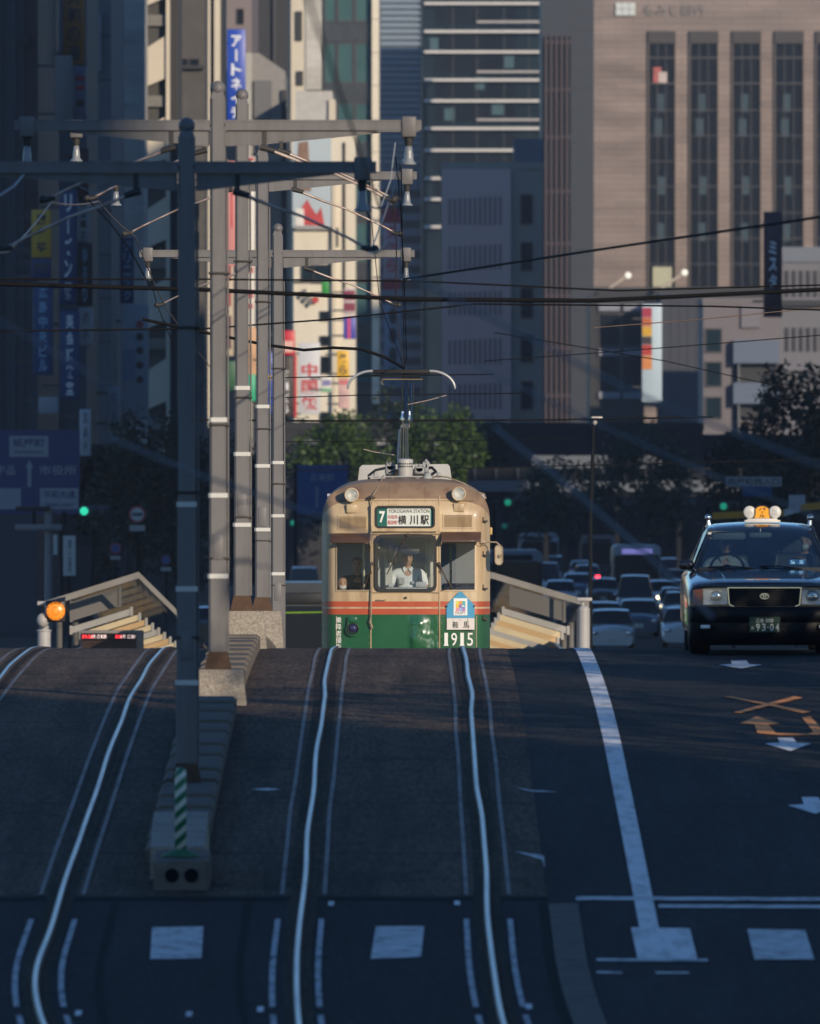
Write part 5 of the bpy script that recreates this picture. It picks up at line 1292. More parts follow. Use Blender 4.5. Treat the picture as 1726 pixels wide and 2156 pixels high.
# departure board under the left roof
bd = thing('departure_board', 'dark departure board with red and white text under the left shelter', 'display', (PX(235,312), 312, g(312)))
q = MB(); a, b = PX(168,312), PX(302,312); q.rbox(a,b,312,312.3,PZ(1372,312),PZ(1327,312),.02); pt('frame', q, mat('board_grey', (.25,.24,.23), .5), bd)
q = MB(); q.box(PX(171,312),PX(287,312),311.97,312.0,PZ(1372,312),PZ(1333,312)); sc_ = pt('screen', q, mat('board_black', (.012,.006,.005), .25, var=0), bd)
q = MB(); q.box(PX(171,312),PX(287,312),311.955,311.97,PZ(1372,312),PZ(1349,312)); pt('lower_panel', q, mat('board_brown', (.045,.02,.014), .35, var=.1), sc_)
z = PZ(1340,312); h = .085
q = MB(); put_text(q, 'まもなく', PX(185,312), z, .24, h, 311.95, .01); put_text(q, 'まもなく', PX(250,312), z, .14, h, 311.95, .01); pt('red_text', q, lamp('led_red', (1,.04,.05), 3.0), sc_)
q = MB(); put_text(q, '2号 広島駅', PX(208,312), z, .34, h, 311.95, .004); put_text(q, '6号 江波', PX(268,312), z, .30, h, 311.95, .004); put_text(q, '+1', PX(283,312), z, .04, h, 311.95, .0); pt('white_text', q, lamp('led_white', (1,.75,.7), 1.2), sc_)
# white post and the lamp mast at the right shelter
wp = thing('white_post', 'pale round post with a small cap at the right end of the right shelter', 'post', (PX(1229,297), 297, g(297)))
q = MB(); x = PX(1229,297); q.cyl((x,297,g(297)),(x,297,PZ(1284,297)), .125, n=18); q.ball((x,297,PZ(1284,297)), (.125,.125,.10), 18, 8); pt('post', q, PWHITE, wp)
q = MB(); q.rbox(x-.15,x+.17,296.9,297.1,PZ(1266,297),PZ(1258,297),.02); q.cyl((x-.03,297,PZ(1284,297)),(x-.02,297,PZ(1264,297)),.035,n=8); pt('bracket', q, PWHITE, wp)
DKP = mat('dark_post', (.010,.011,.013), .7, var=.1, spec=.1)
lm = thing('lamp_post', 'thin dark lamp post with a short arm rising right of the right shelter', 'lamp post', (PX(1243,300), 300, g(300)))
q = MB(); q.tube([(PX(1243,300),300,g(300)),(PX(1243,300),300,PZ(1100,300)),(PX(1250,300),300,PZ(880,300))], [.045,.04,.035], 8); pt('pole', q, DKP, lm)
q = MB(); q.tube([(PX(1250,300),300,PZ(884,300)),(PX(1222,300),300,PZ(882,300))], .03, 6); pt('arm', q, DKP, lm)
q = MB(); q.rbox(PX(1244,300),PX(1268,300),299.8,300.2,PZ(884,300),PZ(877,300),.02); q.ball((PX(1252,300),299.9,PZ(890,300)),.05,8,6); pt('lamp_head', q, mat('lamp_pale', (.55,.50,.45), .5), lm)

# ============================================================ signs, signals and street furniture far off
def post(parent, u, Y, v1, r=.07, m=None):
    q = MB(); x = PX(u, Y); q.cyl((x,Y+.15,g(Y)),(x,Y+.15,PZ(v1,Y)), r, n=10); pt('post', q, m or DKP, parent)
def panel(parent, name, u0, u1, v0, v1, Y, m, d=.08, off=0.0):
    q = MB(); q.box(PX(u0,Y),PX(u1,Y),Y-d-off,Y-off,PZ(v1,Y),PZ(v0,Y)); return pt(name, q, m, parent)
SBLUE = mat('road_sign_blue', (.012,.03,.15), .45, var=.08); SPALE = mat('road_sign_pale', (.30,.33,.38), .5, var=.08)
rs = thing('road_sign', 'large blue overhead direction sign with white boxes at the far left', 'road sign', (PX(60,480), 480, 0))
post(rs, -20, 480, 900, .12)
panel(rs, 'sign_panel', -60, 168, 906, 1082, 480, SBLUE)
def letters(parent, s, u, v, w, h, Y, m, off=.1, bold=.01, name='lettering'):
    k = Y/F; q = MB(); put_text(q, s, PX(u,Y), PZ(v,Y), w*k, h*k, Y-off, bold); return pt(name, q, m, parent)
b1 = panel(rs, 'white_box', 20, 102, 918, 962, 480, SPALE, .02, .09); letters(b1, '紙屋町', 61, 932, 66, 18, 480, SBLUE, .13); letters(b1, 'Kamiyacho', 61, 952, 60, 9, 480, SBLUE, .13)
b2 = panel(rs, 'white_box', 84, 165, 1028, 1072, 480, SPALE, .02, .09); letters(b2, '平和大通', 125, 1041, 66, 16, 480, SBLUE, .13); letters(b2, 'Heiwa odori', 125, 1062, 60, 9, 480, SBLUE, .13)
b3 = panel(rs, 'white_box', -50, 44, 1028, 1072, 480, SPALE, .02, .09)
letters(rs, '市役所', 122, 990, 78, 20, 480, SPALE); letters(rs, '宇品', 12, 990, 40, 20, 480, SPALE)
q = MB(); k = 480/F; q.prism([(PX(58,480),PZ(1025,480)),(PX(58,480),PZ(985,480)),(PX(54,480),PZ(985,480)),(PX(62,480),PZ(968,480)),(PX(70,480),PZ(985,480)),(PX(66,480),PZ(985,480)),(PX(66,480),PZ(1025,480))], 479.88, 479.91); pt('arrow', q, SPALE, rs)
rs2 = thing('road_sign', 'smaller blue direction sign hanging in front of the green trees', 'road sign', (PX(678,760), 760, 0)); post(rs2, 622, 760, 975, .1)
panel(rs2, 'sign_panel', 626, 732, 980, 1082, 760, mat('road_sign_blue2', (.015,.07,.24), .45, var=.08)); letters(rs2, '広島駅', 678, 1005, 50, 16, 760, SPALE); 
q = MB(); q.box(PX(665,760),PX(669,760),759.88,759.91,PZ(1068,760),PZ(1025,760)); pt('arrow', q, SPALE, rs2)
rs3 = thing('road_sign', 'dark blue sign behind the white direction plate, right of the tram', 'road sign', (PX(1600,560),560,0)); post(rs3, 1612, 560, 1035, .08)
panel(rs3, 'sign_panel', 1560, 1625, 1024, 1045, 560, mat('road_sign_blue2', (.015,.07,.24), .45, var=.08))
rs4 = thing('direction_plate', 'white lettered plate above the green signal on the far right', 'road sign', (PX(1570,556),556,0)); post(rs4, 1560, 556, 1010, .06)
panel(rs4, 'plate', 1528, 1645, 1004, 1024, 556, mat('plate_pale2', (.40,.42,.45), .5, var=.1)); letters(rs4, '紙屋町西入口', 1586, 1014, 108, 14, 556, SBK)
wb = thing('notice_board', 'small white board above the taxi roof at the far right', 'sign', (PX(1676,520),520,0)); post(wb, 1676, 520, 1050, .05); panel(wb, 'board', 1660, 1695, 1042, 1070, 520, mat('plate_pale3', (.50,.50,.54), .5, var=.1))
def signal(label, u, v, Y, on=(.05,.95,.55), st=7.0, post_u=None):
    t = thing('traffic_light', label, 'traffic light', (PX(u,Y), Y, 0), 'green traffic lights')
    k = Y/F; x, z = PX(u,Y), PZ(v,Y)
    q = MB(); q.rbox(x-.18,x+1.02,Y,Y+.2,z-.2,z+.2,.08); pt('housing', q, mat('signal_box', (.06,.065,.07), .6), t)
    q = MB(); q.lathe((x,Y-.02,z), [(0,-.02),(.10,-.01),(.15,.02)], 18); pt('green_lens', q, lamp('signal_green_%g' % st, on, st), t)
    for dx in (.42,.84): q = MB(); q.lathe((x+dx,Y-.02,z), [(0,-.02),(.10,-.01),(.15,.02)], 14); pt('dark_lens', q, GASK, t)
    xp = PX(post_u, Y) if post_u else x+3.5
    q = MB(); q.tube([(xp,Y+.2,0),(xp,Y+.2,z-.05),(x+.6,Y+.1,z+.1)], .06, 7); pt('mast', q, DKP, t)
signal('bright green traffic light beside the large blue sign on the left', 177, 1076, 520, st=.8, post_u=130)
signal('green traffic light right of the tram roof', 1069, 1058, 640, st=.22, post_u=1040)
signal('green traffic light above the left corner of the taxi roof', 1523, 1066, 600, st=.22, post_u=1490)
signal('tiny green light between the last pole and the tram', 617, 1101, 800, st=.2)
signal('tiny dim green light low beside the tram mirror', 1062, 1108, 820, st=.03)
def round_sign(label, u, v, r, Y, ring, face, bar=None, plate=True, pu=None):
    t = thing('round_sign', label, 'road sign', (PX(u,Y), Y, 0), 'round traffic signs')
    k = Y/F; x, z = PX(u,Y), PZ(v,Y); rr = r*k
    q = MB(); q.cyl((x,Y,z),(x,Y+.04,z), rr, n=28); pt('rim', q, ring, t)
    q = MB(); q.cyl((x,Y-.012,z),(x,Y,z), rr*.76, n=28); f = pt('face', q, face, t)
    if bar: q = MB(); q.box(x-rr*.62,x+rr*.62,Y-.025,Y-.013,z-rr*.2,z+rr*.2); pt('bar', q, bar, f)
    if plate: q = MB(); q.box(x-rr*.9,x+rr*.9,Y-.01,Y+.02,z-rr*1.95,z-rr*1.25); pt('sub_plate', q, mat('sub_plate', (.38,.37,.37), .5, var=.1), t)
    q = MB(); q.cyl((x,Y+.08,0),(x,Y+.08,z), .04, n=8); pt('post', q, DKP, t)
RR = mat('sign_red', (.38,.05,.05), .5, var=.05); SWF = mat('sign_face', (.48,.50,.52), .5, var=.06); SBF = mat('sign_face_blue', (.05,.10,.28), .5, var=.05)
round_sign('large round red-rimmed sign with a dark bar left of the first pole', 289, 1083, 18, 470, RR, SWF, mat('bar_blue', (.06,.08,.12), .5))
round_sign('smaller round red and blue sign left of the big red-rimmed one', 243, 1155, 12, 500, RR, SBF)
round_sign('dim round blue sign close to the first pole', 349, 1179, 12, 490, mat('sign_red_dull', (.15,.03,.04), .5), SBF)
for u, v0, v1, w, t_, lab in ((108,1126,1168,26,'駐車場','small white lettered sign under the drooping street lamp'),(146,1128,1212,26,'薬局','tall white lettered sign right of the drooping street lamp')):
    t = thing('shop_sign', lab, 'sign', (PX(u,500),500,0), 'white signs at the left pavement'); post(t, u, 500, v0, .05)
    panel(t, 'board', u-w/2, u+w/2, v0, v1, 500, mat('plate_pale', (.6,.62,.6), .5)); q = MB(); put_column(q, t_, PX(u+1,500), PZ(v0+4,500), PZ(v1-4,500), 7*500/F, 499.9); pt('lettering', q, mat('faded_letter', (.18,.2,.22), .6), t)
# drooping double street lamp on the left
sl_ = thing('street_lamp', 'double-armed grey street lamp in front of the large blue sign', 'lamp post', (PX(103,430),430,0))
q = MB(); x = PX(103,430); q.cyl((x,430,0),(x,430,PZ(1070,430)), .14, .12, 14); pt('pole', q, mat('lamp_grey', (.22,.22,.24), .5, var=.1), sl_)
for v0, v1, u0, u1, dark in ((1066,1076,5,78,1),(1104,1118,4,104,0)):
    q = MB(); q.rbox(PX(u0+28,430),PX(u1+28,430),429.7,430.3,PZ(v1,430),PZ(v0,430),.05); pt('lamp_head', q, GASK if dark else mat('lamp_grey', (.22,.22,.24), .5, var=.1), sl_)
for s in (-1,1): q = MB(); q.cyl((x+s*.45,430,PZ(1104,430)),(x+s*.45,430,PZ(1076,430)),.05,n=8); pt('stay', q, DKP, sl_)
# yellow barrier boom far right
ba = thing('barrier_boom', 'slanting yellow and white barrier bar just behind the taxi roof', 'barrier', (PX(1620,420),420,0))
def boom(u0, v0, u1, v1, m, nm):
    q = MB(); a, b = P(u0,v0,420), P(u1,v1,420); q.add([a+Vector((0,0,-.1)),b+Vector((0,0,-.1)),b+Vector((0,0,.1)),a+Vector((0,0,.1)),a+Vector((0,.06,-.1)),b+Vector((0,.06,-.1)),b+Vector((0,.06,.1)),a+Vector((0,.06,.1))], [(0,1,2,3),(7,6,5,4),(3,2,6,7),(0,4,5,1),(0,3,7,4),(1,5,6,2)]); return pt(nm, q, m, ba)
YEL = mat('barrier_yellow', (.62,.30,.02), .5, var=.15)
boom(1500,1086,1650,1080,YEL,'yellow_bar'); boom(1650,1080,1685,1070,M['worn_white'],'white_section'); boom(1685,1070,1800,1054,YEL,'yellow_bar')
for u in (1545,1760): q = MB(); q.cyl((PX(u,420),420.1,0),(PX(u,420),420.1,PZ(1076,420)),.05,n=8); pt('post', q, DKP, ba)
# footbridge across the far end of the street
fb = thing('footbridge', 'long grey footbridge with two pale parapet bands crossing behind the traffic', 'bridge', (PX(1290,840),840,0))
FBP = mat('parapet_pale', (.11,.13,.16), .6, var=.2, scale=.5); FBD = mat('bridge_dark', (.018,.02,.024), .8, spec=.1, var=.2)
q = MB(); q.box(PX(985,840),PX(1800,840),840,843,PZ(1046,840),PZ(985,840)); pt('deck', q, FBD, fb)
q = MB(); q.box(PX(985,840),PX(1570,840),839.7,840,PZ(1035,840),PZ(1012,840)); pt('lower_band', q, FBP, fb)
q = MB(); q.box(PX(1120,840),PX(1395,840),839.7,840,PZ(986,840),PZ(959,840)); pt('upper_band', q, FBP, fb)
for u in (1000,1150,1300,1430,1560,1700): q = MB(); q.box(PX(u-5,840),PX(u+5,840),841,842,0,PZ(1046,840)); pt('pier', q, FBD, fb)
for u in (1000,1045,1090,1135,1180,1225,1270,1315,1360,1405,1450,1495,1540): q = MB(); q.box(PX(u-1,840),PX(u+1,840),839.6,839.66,PZ(1012,840),PZ(985,840)); pt('baluster', q, FBP, fb)

# ============================================================ trees
def leafmat(name, a, b):
    if name in _m: return _m[name]
    m = bpy.data.materials.new(name); m.use_nodes = True; nt = m.node_tree; p = nt.nodes['Principled BSDF']
    tc = _nd(nt, 'ShaderNodeTexCoord'); no = _nd(nt, 'ShaderNodeTexNoise'); no.inputs['Scale'].default_value = .9; no.inputs['Detail'].default_value = 4
    nt.links.new(tc.outputs['Object'], no.inputs[0]); mx = _nd(nt, 'ShaderNodeMix', data_type='RGBA'); mx.inputs[6].default_value = (*a,1); mx.inputs[7].default_value = (*b,1)
    mr = _nd(nt, 'ShaderNodeMapRange'); mr.inputs[1].default_value = .35; mr.inputs[2].default_value = .65; nt.links.new(no.outputs[0], mr.inputs[0]); nt.links.new(mr.outputs[0], mx.inputs[0])
    nt.links.new(mx.outputs[2], p.inputs['Base Color']); p.inputs['Roughness'].default_value = .6; _m[name] = m; return m
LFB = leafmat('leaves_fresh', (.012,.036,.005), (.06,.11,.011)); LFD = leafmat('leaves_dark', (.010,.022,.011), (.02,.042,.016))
BARK = mat('bark', (.05,.04,.032), .9, var=.3, scale=8)
def tree(label, u, vtop, Y, wpx, hpx, leaf, seed, n=4200, group=None, name='street_tree'):
    rg = random.Random(seed); x = PX(u,Y); zt = PZ(vtop,Y); W = wpx*Y/F/2; H = hpx*Y/F/2; zc = zt-H
    t = thing(name, label, 'tree', (x, Y, 0), group)
    q = MB(); q.tube([(x,Y,-.1),(x+rg.uniform(-.2,.2),Y,zc*.4),(x,Y,zc)], [.24,.19,.12], 8)
    cl = []
    for i in range(22):
        a = rg.uniform(0,6.28); ph = math.acos(rg.uniform(-.75,1)); rr = rg.uniform(.45,.86)
        c = Vector((x+W*rr*math.sin(ph)*math.cos(a), Y+W*.8*rr*math.sin(ph)*math.sin(a), zc+H*rr*math.cos(ph))); cl.append((c, rg.uniform(.20,.36)))
        if i < 8: q.tube([(x,Y,zc*.55+rg.uniform(0,.3)*zc), (Vector((x,Y,zc))).lerp(c,.5), c], [.09,.06,.03], 5)
    pt('trunk', q, BARK, t)
    q = MB()
    for i in range(n):
        c, r = cl[rg.randrange(len(cl))]; d = Vector((rg.gauss(0,1),rg.gauss(0,1),rg.gauss(0,1))).normalized()*(rg.random()**.45)
        p = c+Vector((d.x*W*r*1.25, d.y*W*r*1.25, d.z*H*r*1.25)); s = rg.uniform(.10,.20)
        a = Vector((rg.gauss(0,1),rg.gauss(0,1),rg.gauss(0,.6))).normalized(); b = a.cross(Vector((rg.gauss(0,1),rg.gauss(0,1),rg.gauss(0,1)))).normalized()
        q.add([p-a*s, p-b*s*.55, p+a*s, p+b*s*.55], [(0,1,2,3)])
    pt('crown', q, leaf, t)
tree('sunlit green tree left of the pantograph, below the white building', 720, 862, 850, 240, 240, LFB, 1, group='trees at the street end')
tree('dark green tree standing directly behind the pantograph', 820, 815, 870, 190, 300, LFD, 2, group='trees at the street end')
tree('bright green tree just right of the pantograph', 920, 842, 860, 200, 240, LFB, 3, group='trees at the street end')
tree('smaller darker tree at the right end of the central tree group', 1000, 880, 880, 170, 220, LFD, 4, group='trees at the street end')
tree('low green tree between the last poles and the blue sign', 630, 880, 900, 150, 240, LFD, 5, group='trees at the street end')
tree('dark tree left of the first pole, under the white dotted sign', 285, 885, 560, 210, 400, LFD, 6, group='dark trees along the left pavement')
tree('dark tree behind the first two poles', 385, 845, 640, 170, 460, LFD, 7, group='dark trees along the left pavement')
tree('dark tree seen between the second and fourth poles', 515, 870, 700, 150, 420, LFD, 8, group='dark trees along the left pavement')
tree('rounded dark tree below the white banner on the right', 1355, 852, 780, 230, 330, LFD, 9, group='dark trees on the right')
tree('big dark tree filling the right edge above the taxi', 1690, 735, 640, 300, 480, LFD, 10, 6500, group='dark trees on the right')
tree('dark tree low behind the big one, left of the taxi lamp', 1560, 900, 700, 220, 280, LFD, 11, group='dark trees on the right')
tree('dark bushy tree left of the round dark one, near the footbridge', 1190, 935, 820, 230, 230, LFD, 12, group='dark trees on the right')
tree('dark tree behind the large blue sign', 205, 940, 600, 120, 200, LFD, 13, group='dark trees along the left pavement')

for i, (x, y) in enumerate(((9.6,137),(9.9,143))):  # out-of-view trees added to shade the right lane
    Yx = y; u = UC+x*F/Yx
    tree(('small dark tree added out of view to shade the road, %s of two before the bridge' % ('first','second')[i]), u, VH-(g(y)+5.0-ZC)*F/Yx, Yx, 5.6*F/Yx, 4.4*F/Yx, LFD, 30+i, 2600, 'trees added to shade the road')

for i, (x, y, h) in enumerate(((11.5,106,11.5),(12.5,113,10.5),(11.0,120,9.5),(13.0,126,6.5))):  # unseen loose trees added to break up the hard shade edge
    u = UC+x*F/y
    tree('tall loose tree added out of view to soften the shade, %s of four along the ramp' % ('first','second','third','last')[i], u, VH-(g(y)+h-ZC)*F/y, y, 7.0*F/y, 7.5*F/y, LFD, 50+i, 1000, 'trees added to dapple the ramp')
# ============================================================ buildings
def pm(name, col, rough=.7, **k): return mat(name, col, rough, **k)
DG = mat('window_dark', (.009,.012,.018), .3, var=.3, scale=.3, spec=.12)
DGB = mat('window_blue', (.010,.022,.032), .3, var=.35, scale=.25, spec=.12)
TEAL = mat('window_teal', (.05,.115,.12), .3, var=.2, scale=.4, spec=.2)
def building(name, label, u0, u1, vt, Y, depth, m, v_base=None, group=None):
    x0, x1, z1 = PX(u0,Y), PX(u1,Y), PZ(vt,Y); z0 = 0 if v_base is None else PZ(v_base,Y)
    t = thing(name, label, 'building', ((x0+x1)/2, Y, z0), group)
    q = MB(); q.box(x0,x1,Y,Y+depth,z0-.3,z1); pt('wall', q, m, t)
    q = MB(); q.box(x0-.06,x1+.06,Y-.06,Y+depth+.05,z1,z1+.5); pt('parapet', q, m, t)
    t['Y'] = Y
    return t
def bp_(t, name, u0, u1, v0, v1, m, out=.12, deep=.0, label=None):
    """a panel, window or band standing proud of the facade by 'out'"""
    Y = t['Y']; q = MB(); q.box(PX(u0,Y),PX(u1,Y),Y-out,Y+deep-.002,PZ(v1,Y),PZ(v0,Y)); return pt(name, q, m, t, label)
WF = mat('window_frame_dark', (.05,.05,.055), .5, var=.1)
def windows(t, cols, rows, m, out=.05, fr=.06, fm=None):
    """each window is a part: glass with its own frame"""
    Y = t['Y']
    for a, b in cols:
        for c, d in rows:
            x0, x1, z0, z1 = PX(a,Y), PX(b,Y), PZ(d,Y), PZ(c,Y)
            q = MB(); q.box(x0,x1,Y-out,Y-.002,z0,z1); w = pt('window', q, m, t)
            f = min(fr*2, (x1-x0)*.12)
            q = MB(); q.ring([(x0-f,z0-f),(x1+f,z0-f),(x1+f,z1+f),(x0-f,z1+f)], [(x0,z0),(x1,z0),(x1,z1),(x0,z1)], Y-out-.08, Y-.004); pt('frame', q, fm or WF, w)
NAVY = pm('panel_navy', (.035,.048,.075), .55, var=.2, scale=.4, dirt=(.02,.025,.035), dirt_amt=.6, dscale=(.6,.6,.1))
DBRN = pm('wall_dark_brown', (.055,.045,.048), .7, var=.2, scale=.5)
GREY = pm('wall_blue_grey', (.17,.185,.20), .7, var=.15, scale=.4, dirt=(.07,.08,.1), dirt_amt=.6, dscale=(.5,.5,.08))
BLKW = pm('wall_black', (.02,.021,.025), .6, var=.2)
PALE = brick('tile_pale', (.52,.50,.46), (.50,.48,.44), (.34,.33,.31), 1.0, 1.2, .6, msize=.012)
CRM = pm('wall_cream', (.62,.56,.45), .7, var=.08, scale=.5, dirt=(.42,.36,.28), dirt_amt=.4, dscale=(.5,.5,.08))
CONC = pm('wall_concrete', (.095,.088,.082), .85, var=.3, scale=1.5, dirt=(.08,.075,.07), dirt_amt=.7, dscale=(.6,.6,.12))
MAUV = pm('wall_mauve', (.20,.165,.165), .7, var=.12, scale=.5)
# --- left side of the street
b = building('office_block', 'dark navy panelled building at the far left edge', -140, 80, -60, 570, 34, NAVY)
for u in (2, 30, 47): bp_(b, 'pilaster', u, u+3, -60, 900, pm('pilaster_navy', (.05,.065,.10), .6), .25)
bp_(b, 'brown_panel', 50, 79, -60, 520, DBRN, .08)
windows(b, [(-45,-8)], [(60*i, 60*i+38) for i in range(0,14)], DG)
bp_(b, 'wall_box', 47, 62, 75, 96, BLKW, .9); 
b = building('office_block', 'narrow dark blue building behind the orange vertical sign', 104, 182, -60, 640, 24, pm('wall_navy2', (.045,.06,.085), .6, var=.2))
bp_(b, 'column', 76, 88, 255, 950, GREY, 2.5, .5)
windows(b, [(108,122)], [(40+75*i, 75+75*i) for i in range(11)], DG)
b = building('office_block', 'blue grey smooth building left of the dark gap and pale tiled column', 180, 234, -60, 668, 30, GREY)
for i in range(9): bp_(b, 'storey_joint', 181, 233, 75+92*i, 78+92*i, pm('joint_grey', (.06,.07,.085), .8), .05)
bp_(b, 'light_rib', 205, 213, 30, 150, pm('rib_grey', (.30,.30,.30), .6), .3)
windows(b, [(184,197)], [(100+92*i, 150+92*i) for i in range(8)], DGB)
b = building('office_block', 'pale tiled narrow building with sunlit upper wall, above the dotted white sign', 258, 303, -60, 700, 10, PALE)
for v in (84, 222): bp_(b, 'wall_lamp', 247, 259, v-6, v+6, BLKW, .6, .4)
# external stair tower with zigzag parapets
b = building('stair_tower', 'cream stair tower with dark zigzag openings left of the grey concrete block', 300, 374, -60, 716, 14, pm('stair_dark', (.07,.068,.062), .8, var=.2))
for i in range(7):
    v0 = -150+170*i; Y = b['Y']
    q = MB(); q.prism([(PX(304,Y),PZ(v0+165,Y)),(PX(304,Y),PZ(v0+85,Y)),(PX(350,Y),PZ(v0+55,Y)),(PX(350,Y),PZ(v0+145+0,Y))][::-1], Y-.5, Y-.003); pt('stair_parapet', q, CRM, b)
    bp_(b, 'landing', 304, 350, v0+182, v0+205, pm('landing_grey', (.20,.19,.17), .8), .3)
bp_(b, 'corner_column', 350, 358, -60, 960, CRM, .7)
bp_(b, 'dark_recess', 358, 373, -60, 960, BLKW, .1)
b = building('office_block', 'grey brown concrete block behind the second pole', 366, 431, -60, 760, 12, CONC)
windows(b, [(376,394),(400,418)], [(125+64*0,139)]+[(360+64*i, 395+64*i) for i in range(8)], DG)
for v in (138,): bp_(b, 'ledge', 370, 430, v, v+8, BLKW, .4)
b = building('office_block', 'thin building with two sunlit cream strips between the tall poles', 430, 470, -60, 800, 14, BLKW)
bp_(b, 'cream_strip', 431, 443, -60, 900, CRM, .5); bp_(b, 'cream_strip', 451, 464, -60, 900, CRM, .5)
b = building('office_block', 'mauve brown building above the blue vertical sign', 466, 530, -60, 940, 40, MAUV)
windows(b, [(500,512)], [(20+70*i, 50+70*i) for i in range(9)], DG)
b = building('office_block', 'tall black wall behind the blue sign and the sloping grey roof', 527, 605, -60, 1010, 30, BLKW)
bp_(b, 'rib', 575, 580, -60, 900, pm('rib_black', (.045,.047,.055), .5), .4)
b = building('low_building', 'grey sunlit building with a sloping parapet between fourth and fifth poles', 514, 600, 240, 930, 20, pm('wall_warm_grey', (.22,.21,.20), .75, var=.12))
Y = 930; q = MB(); q.prism([(PX(514,Y),PZ(240,Y)),(PX(514,Y),PZ(112,Y)),(PX(545,Y),PZ(112,Y)),(PX(600,Y),PZ(150,Y)),(PX(600,Y),PZ(240,Y))][::-1], Y, Y+19); pt('sloping_top', q, pm('wall_warm_grey2', (.25,.24,.23), .75), b)
bp_(b, 'pale_pier', 514, 530, 112, 950, pm('pier_pale', (.40,.39,.35), .7), .5); bp_(b, 'louvre_block', 535, 572, 170, 250, pm('louvre_grey', (.13,.13,.135), .6), .3)
bp_(b, 'dark_slot', 592, 603, 190, 950, BLKW, .3)
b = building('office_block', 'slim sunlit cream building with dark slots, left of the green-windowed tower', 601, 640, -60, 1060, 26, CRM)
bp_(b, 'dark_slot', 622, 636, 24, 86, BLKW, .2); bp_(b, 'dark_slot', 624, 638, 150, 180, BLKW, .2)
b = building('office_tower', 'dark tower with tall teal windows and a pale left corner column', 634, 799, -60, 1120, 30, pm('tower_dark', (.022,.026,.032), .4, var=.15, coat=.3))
bp_(b, 'corner_column', 636, 677, -60, 190, PALE, .8); 
rows_ = [(-40,44)]+[(93+126*i, 173+126*i) for i in range(6)]
windows(b, [(685,705),(713,742),(750,779)], rows_, TEAL)
for i in range(7): bp_(b, 'spandrel', 680, 782, 50+126*i, 88+126*i, pm('spandrel_dark', (.03,.034,.04), .35, coat=.3), .1)
bp_(b, 'edge_column', 783, 798, -60, 850, pm('edge_cream', (.70,.64,.52), .6, var=.06), .9)
for i in range(12): bp_(b, 'edge_joint', 783, 798, 40+70*i, 42+70*i, pm('edge_joint', (.35,.33,.3), .7), .92)
b = building('office_tower', 'slate blue tower with fine horizontal louvres behind the glass building', 797, 900, -60, 1500, 30, pm('tower_blue', (.10,.14,.20), .5, var=.15))
for i in range(30): bp_(b, 'louvre_band', 800, 888, -40+13*i, -34+13*i, pm('louvre_blue', (.21,.27,.34), .45), .35)
for i in range(16): bp_(b, 'window_band', 801, 887, 400+32*i, 417+32*i, DGB, .1)
bp_(b, 'edge_pier', 886, 893, -60, 950, pm('edge_blue', (.045,.06,.085), .5), .5)
# white building with the shop signs
b = building('shop_building', 'sunlit white building crowded with shop signs, left of the pantograph', 618, 748, 285, 925, 18, pm('wall_white', (.70,.655,.55), .7, var=.06, dirt=(.5,.44,.34), dirt_amt=.4, dscale=(.5,.5,.1)))
bp_(b, 'roof_block', 622, 700, 192, 286, pm('roof_block_grey', (.46,.45,.43), .7), .2, 12); bp_(b, 'roof_block_side', 692, 706, 210, 286, CRM, .5, 12)  # narrow cream block at the right of the grey roof block
windows(b, [(675,692)], [(657,674),(709,727),(752,785),(869,890)], DG); windows(b, [(636,656),(660,692)], [(560,590)], DGB)
bp_(b, 'pilaster', 699, 707, 380, 890, CRM, .5)
bp_(b, 'recess', 722, 727, 300, 620, BLKW, .15); bp_(b, 'recess', 708, 712, 480, 520, BLKW, .15)
bp_(b, 'ledge', 620, 690, 590, 594, WF, .3); bp_(b, 'ledge', 622, 695, 478, 484, pm('ledge_grey', (.3,.3,.3), .6), .4)
Y = 925; q = MB(); c = P(651,628,Y-.35); s = 20*Y/F
for k in range(3): 
    o = (k-1)*s*.62; q.prism([(c.x-s+o*.7+s*.3,c.z-o*.7-s*.15),(c.x-s*.25+o*.7+s*.2,c.z-o*.7+s*.6),(c.x+.05*s+o*.7+s*.2,c.z-o*.7+s*.3),(c.x-.72*s+o*.7+s*.3,c.z-o*.7-s*.45)], Y-.4, Y-.25)
pt('emblem', q, pm('emblem_grey', (.14,.14,.15), .6), b); q = MB(); q.cyl(P(664,631,Y-.42),P(664,631,Y-.25), .22, n=14); pt('emblem_dot', q, pm('sign_red_b', (.5,.04,.04), .5), b)
# --- right side
b = building('glass_office', 'dark glass office building with pale horizontal fins at the top centre', 888, 1146, -60, 1440, 40, DGB)
FIN = pm('fin_pale', (.55,.54,.53), .5, var=.1)
for v in (-36,8,67,110,169,213,271,317,376,420,478): bp_(b, 'fin', 893, 1140, v-3, v+3, FIN, .9)
for v in (47,152,253): bp_(b, 'inner_fin', 1003, 1139, v-3, v+2, pm('fin_dull', (.36,.35,.35), .5), .5)
for v in (-14,38,88,140,191,242,294,346,398): bp_(b, 'glass_band', 916, 1085, v-18, v+14, DG, .06)
for u in (952,1003,1060,1112): bp_(b, 'mullion', u, u+2, -60, 960, pm('mullion', (.03,.035,.04), .5), .14)
for i, (u, v, w) in enumerate(((905,92,18),(1060,130,22),(1035,228,26),(1000,175,20),(935,240,22))): bp_(b, 'blue_pane', u, u+w, v-12, v+14, pm('pane_blue', (.05,.10,.12), .2, coat=.4), .1)  # scattered panes in a clearer blue
b = building('annex_building', 'pale mauve lower building with rows of tall louvre slots below the glass office', 930, 1143, 357, 1000, 26, pm('wall_greenish', (.24,.26,.24), .7, var=.15, scale=.4))
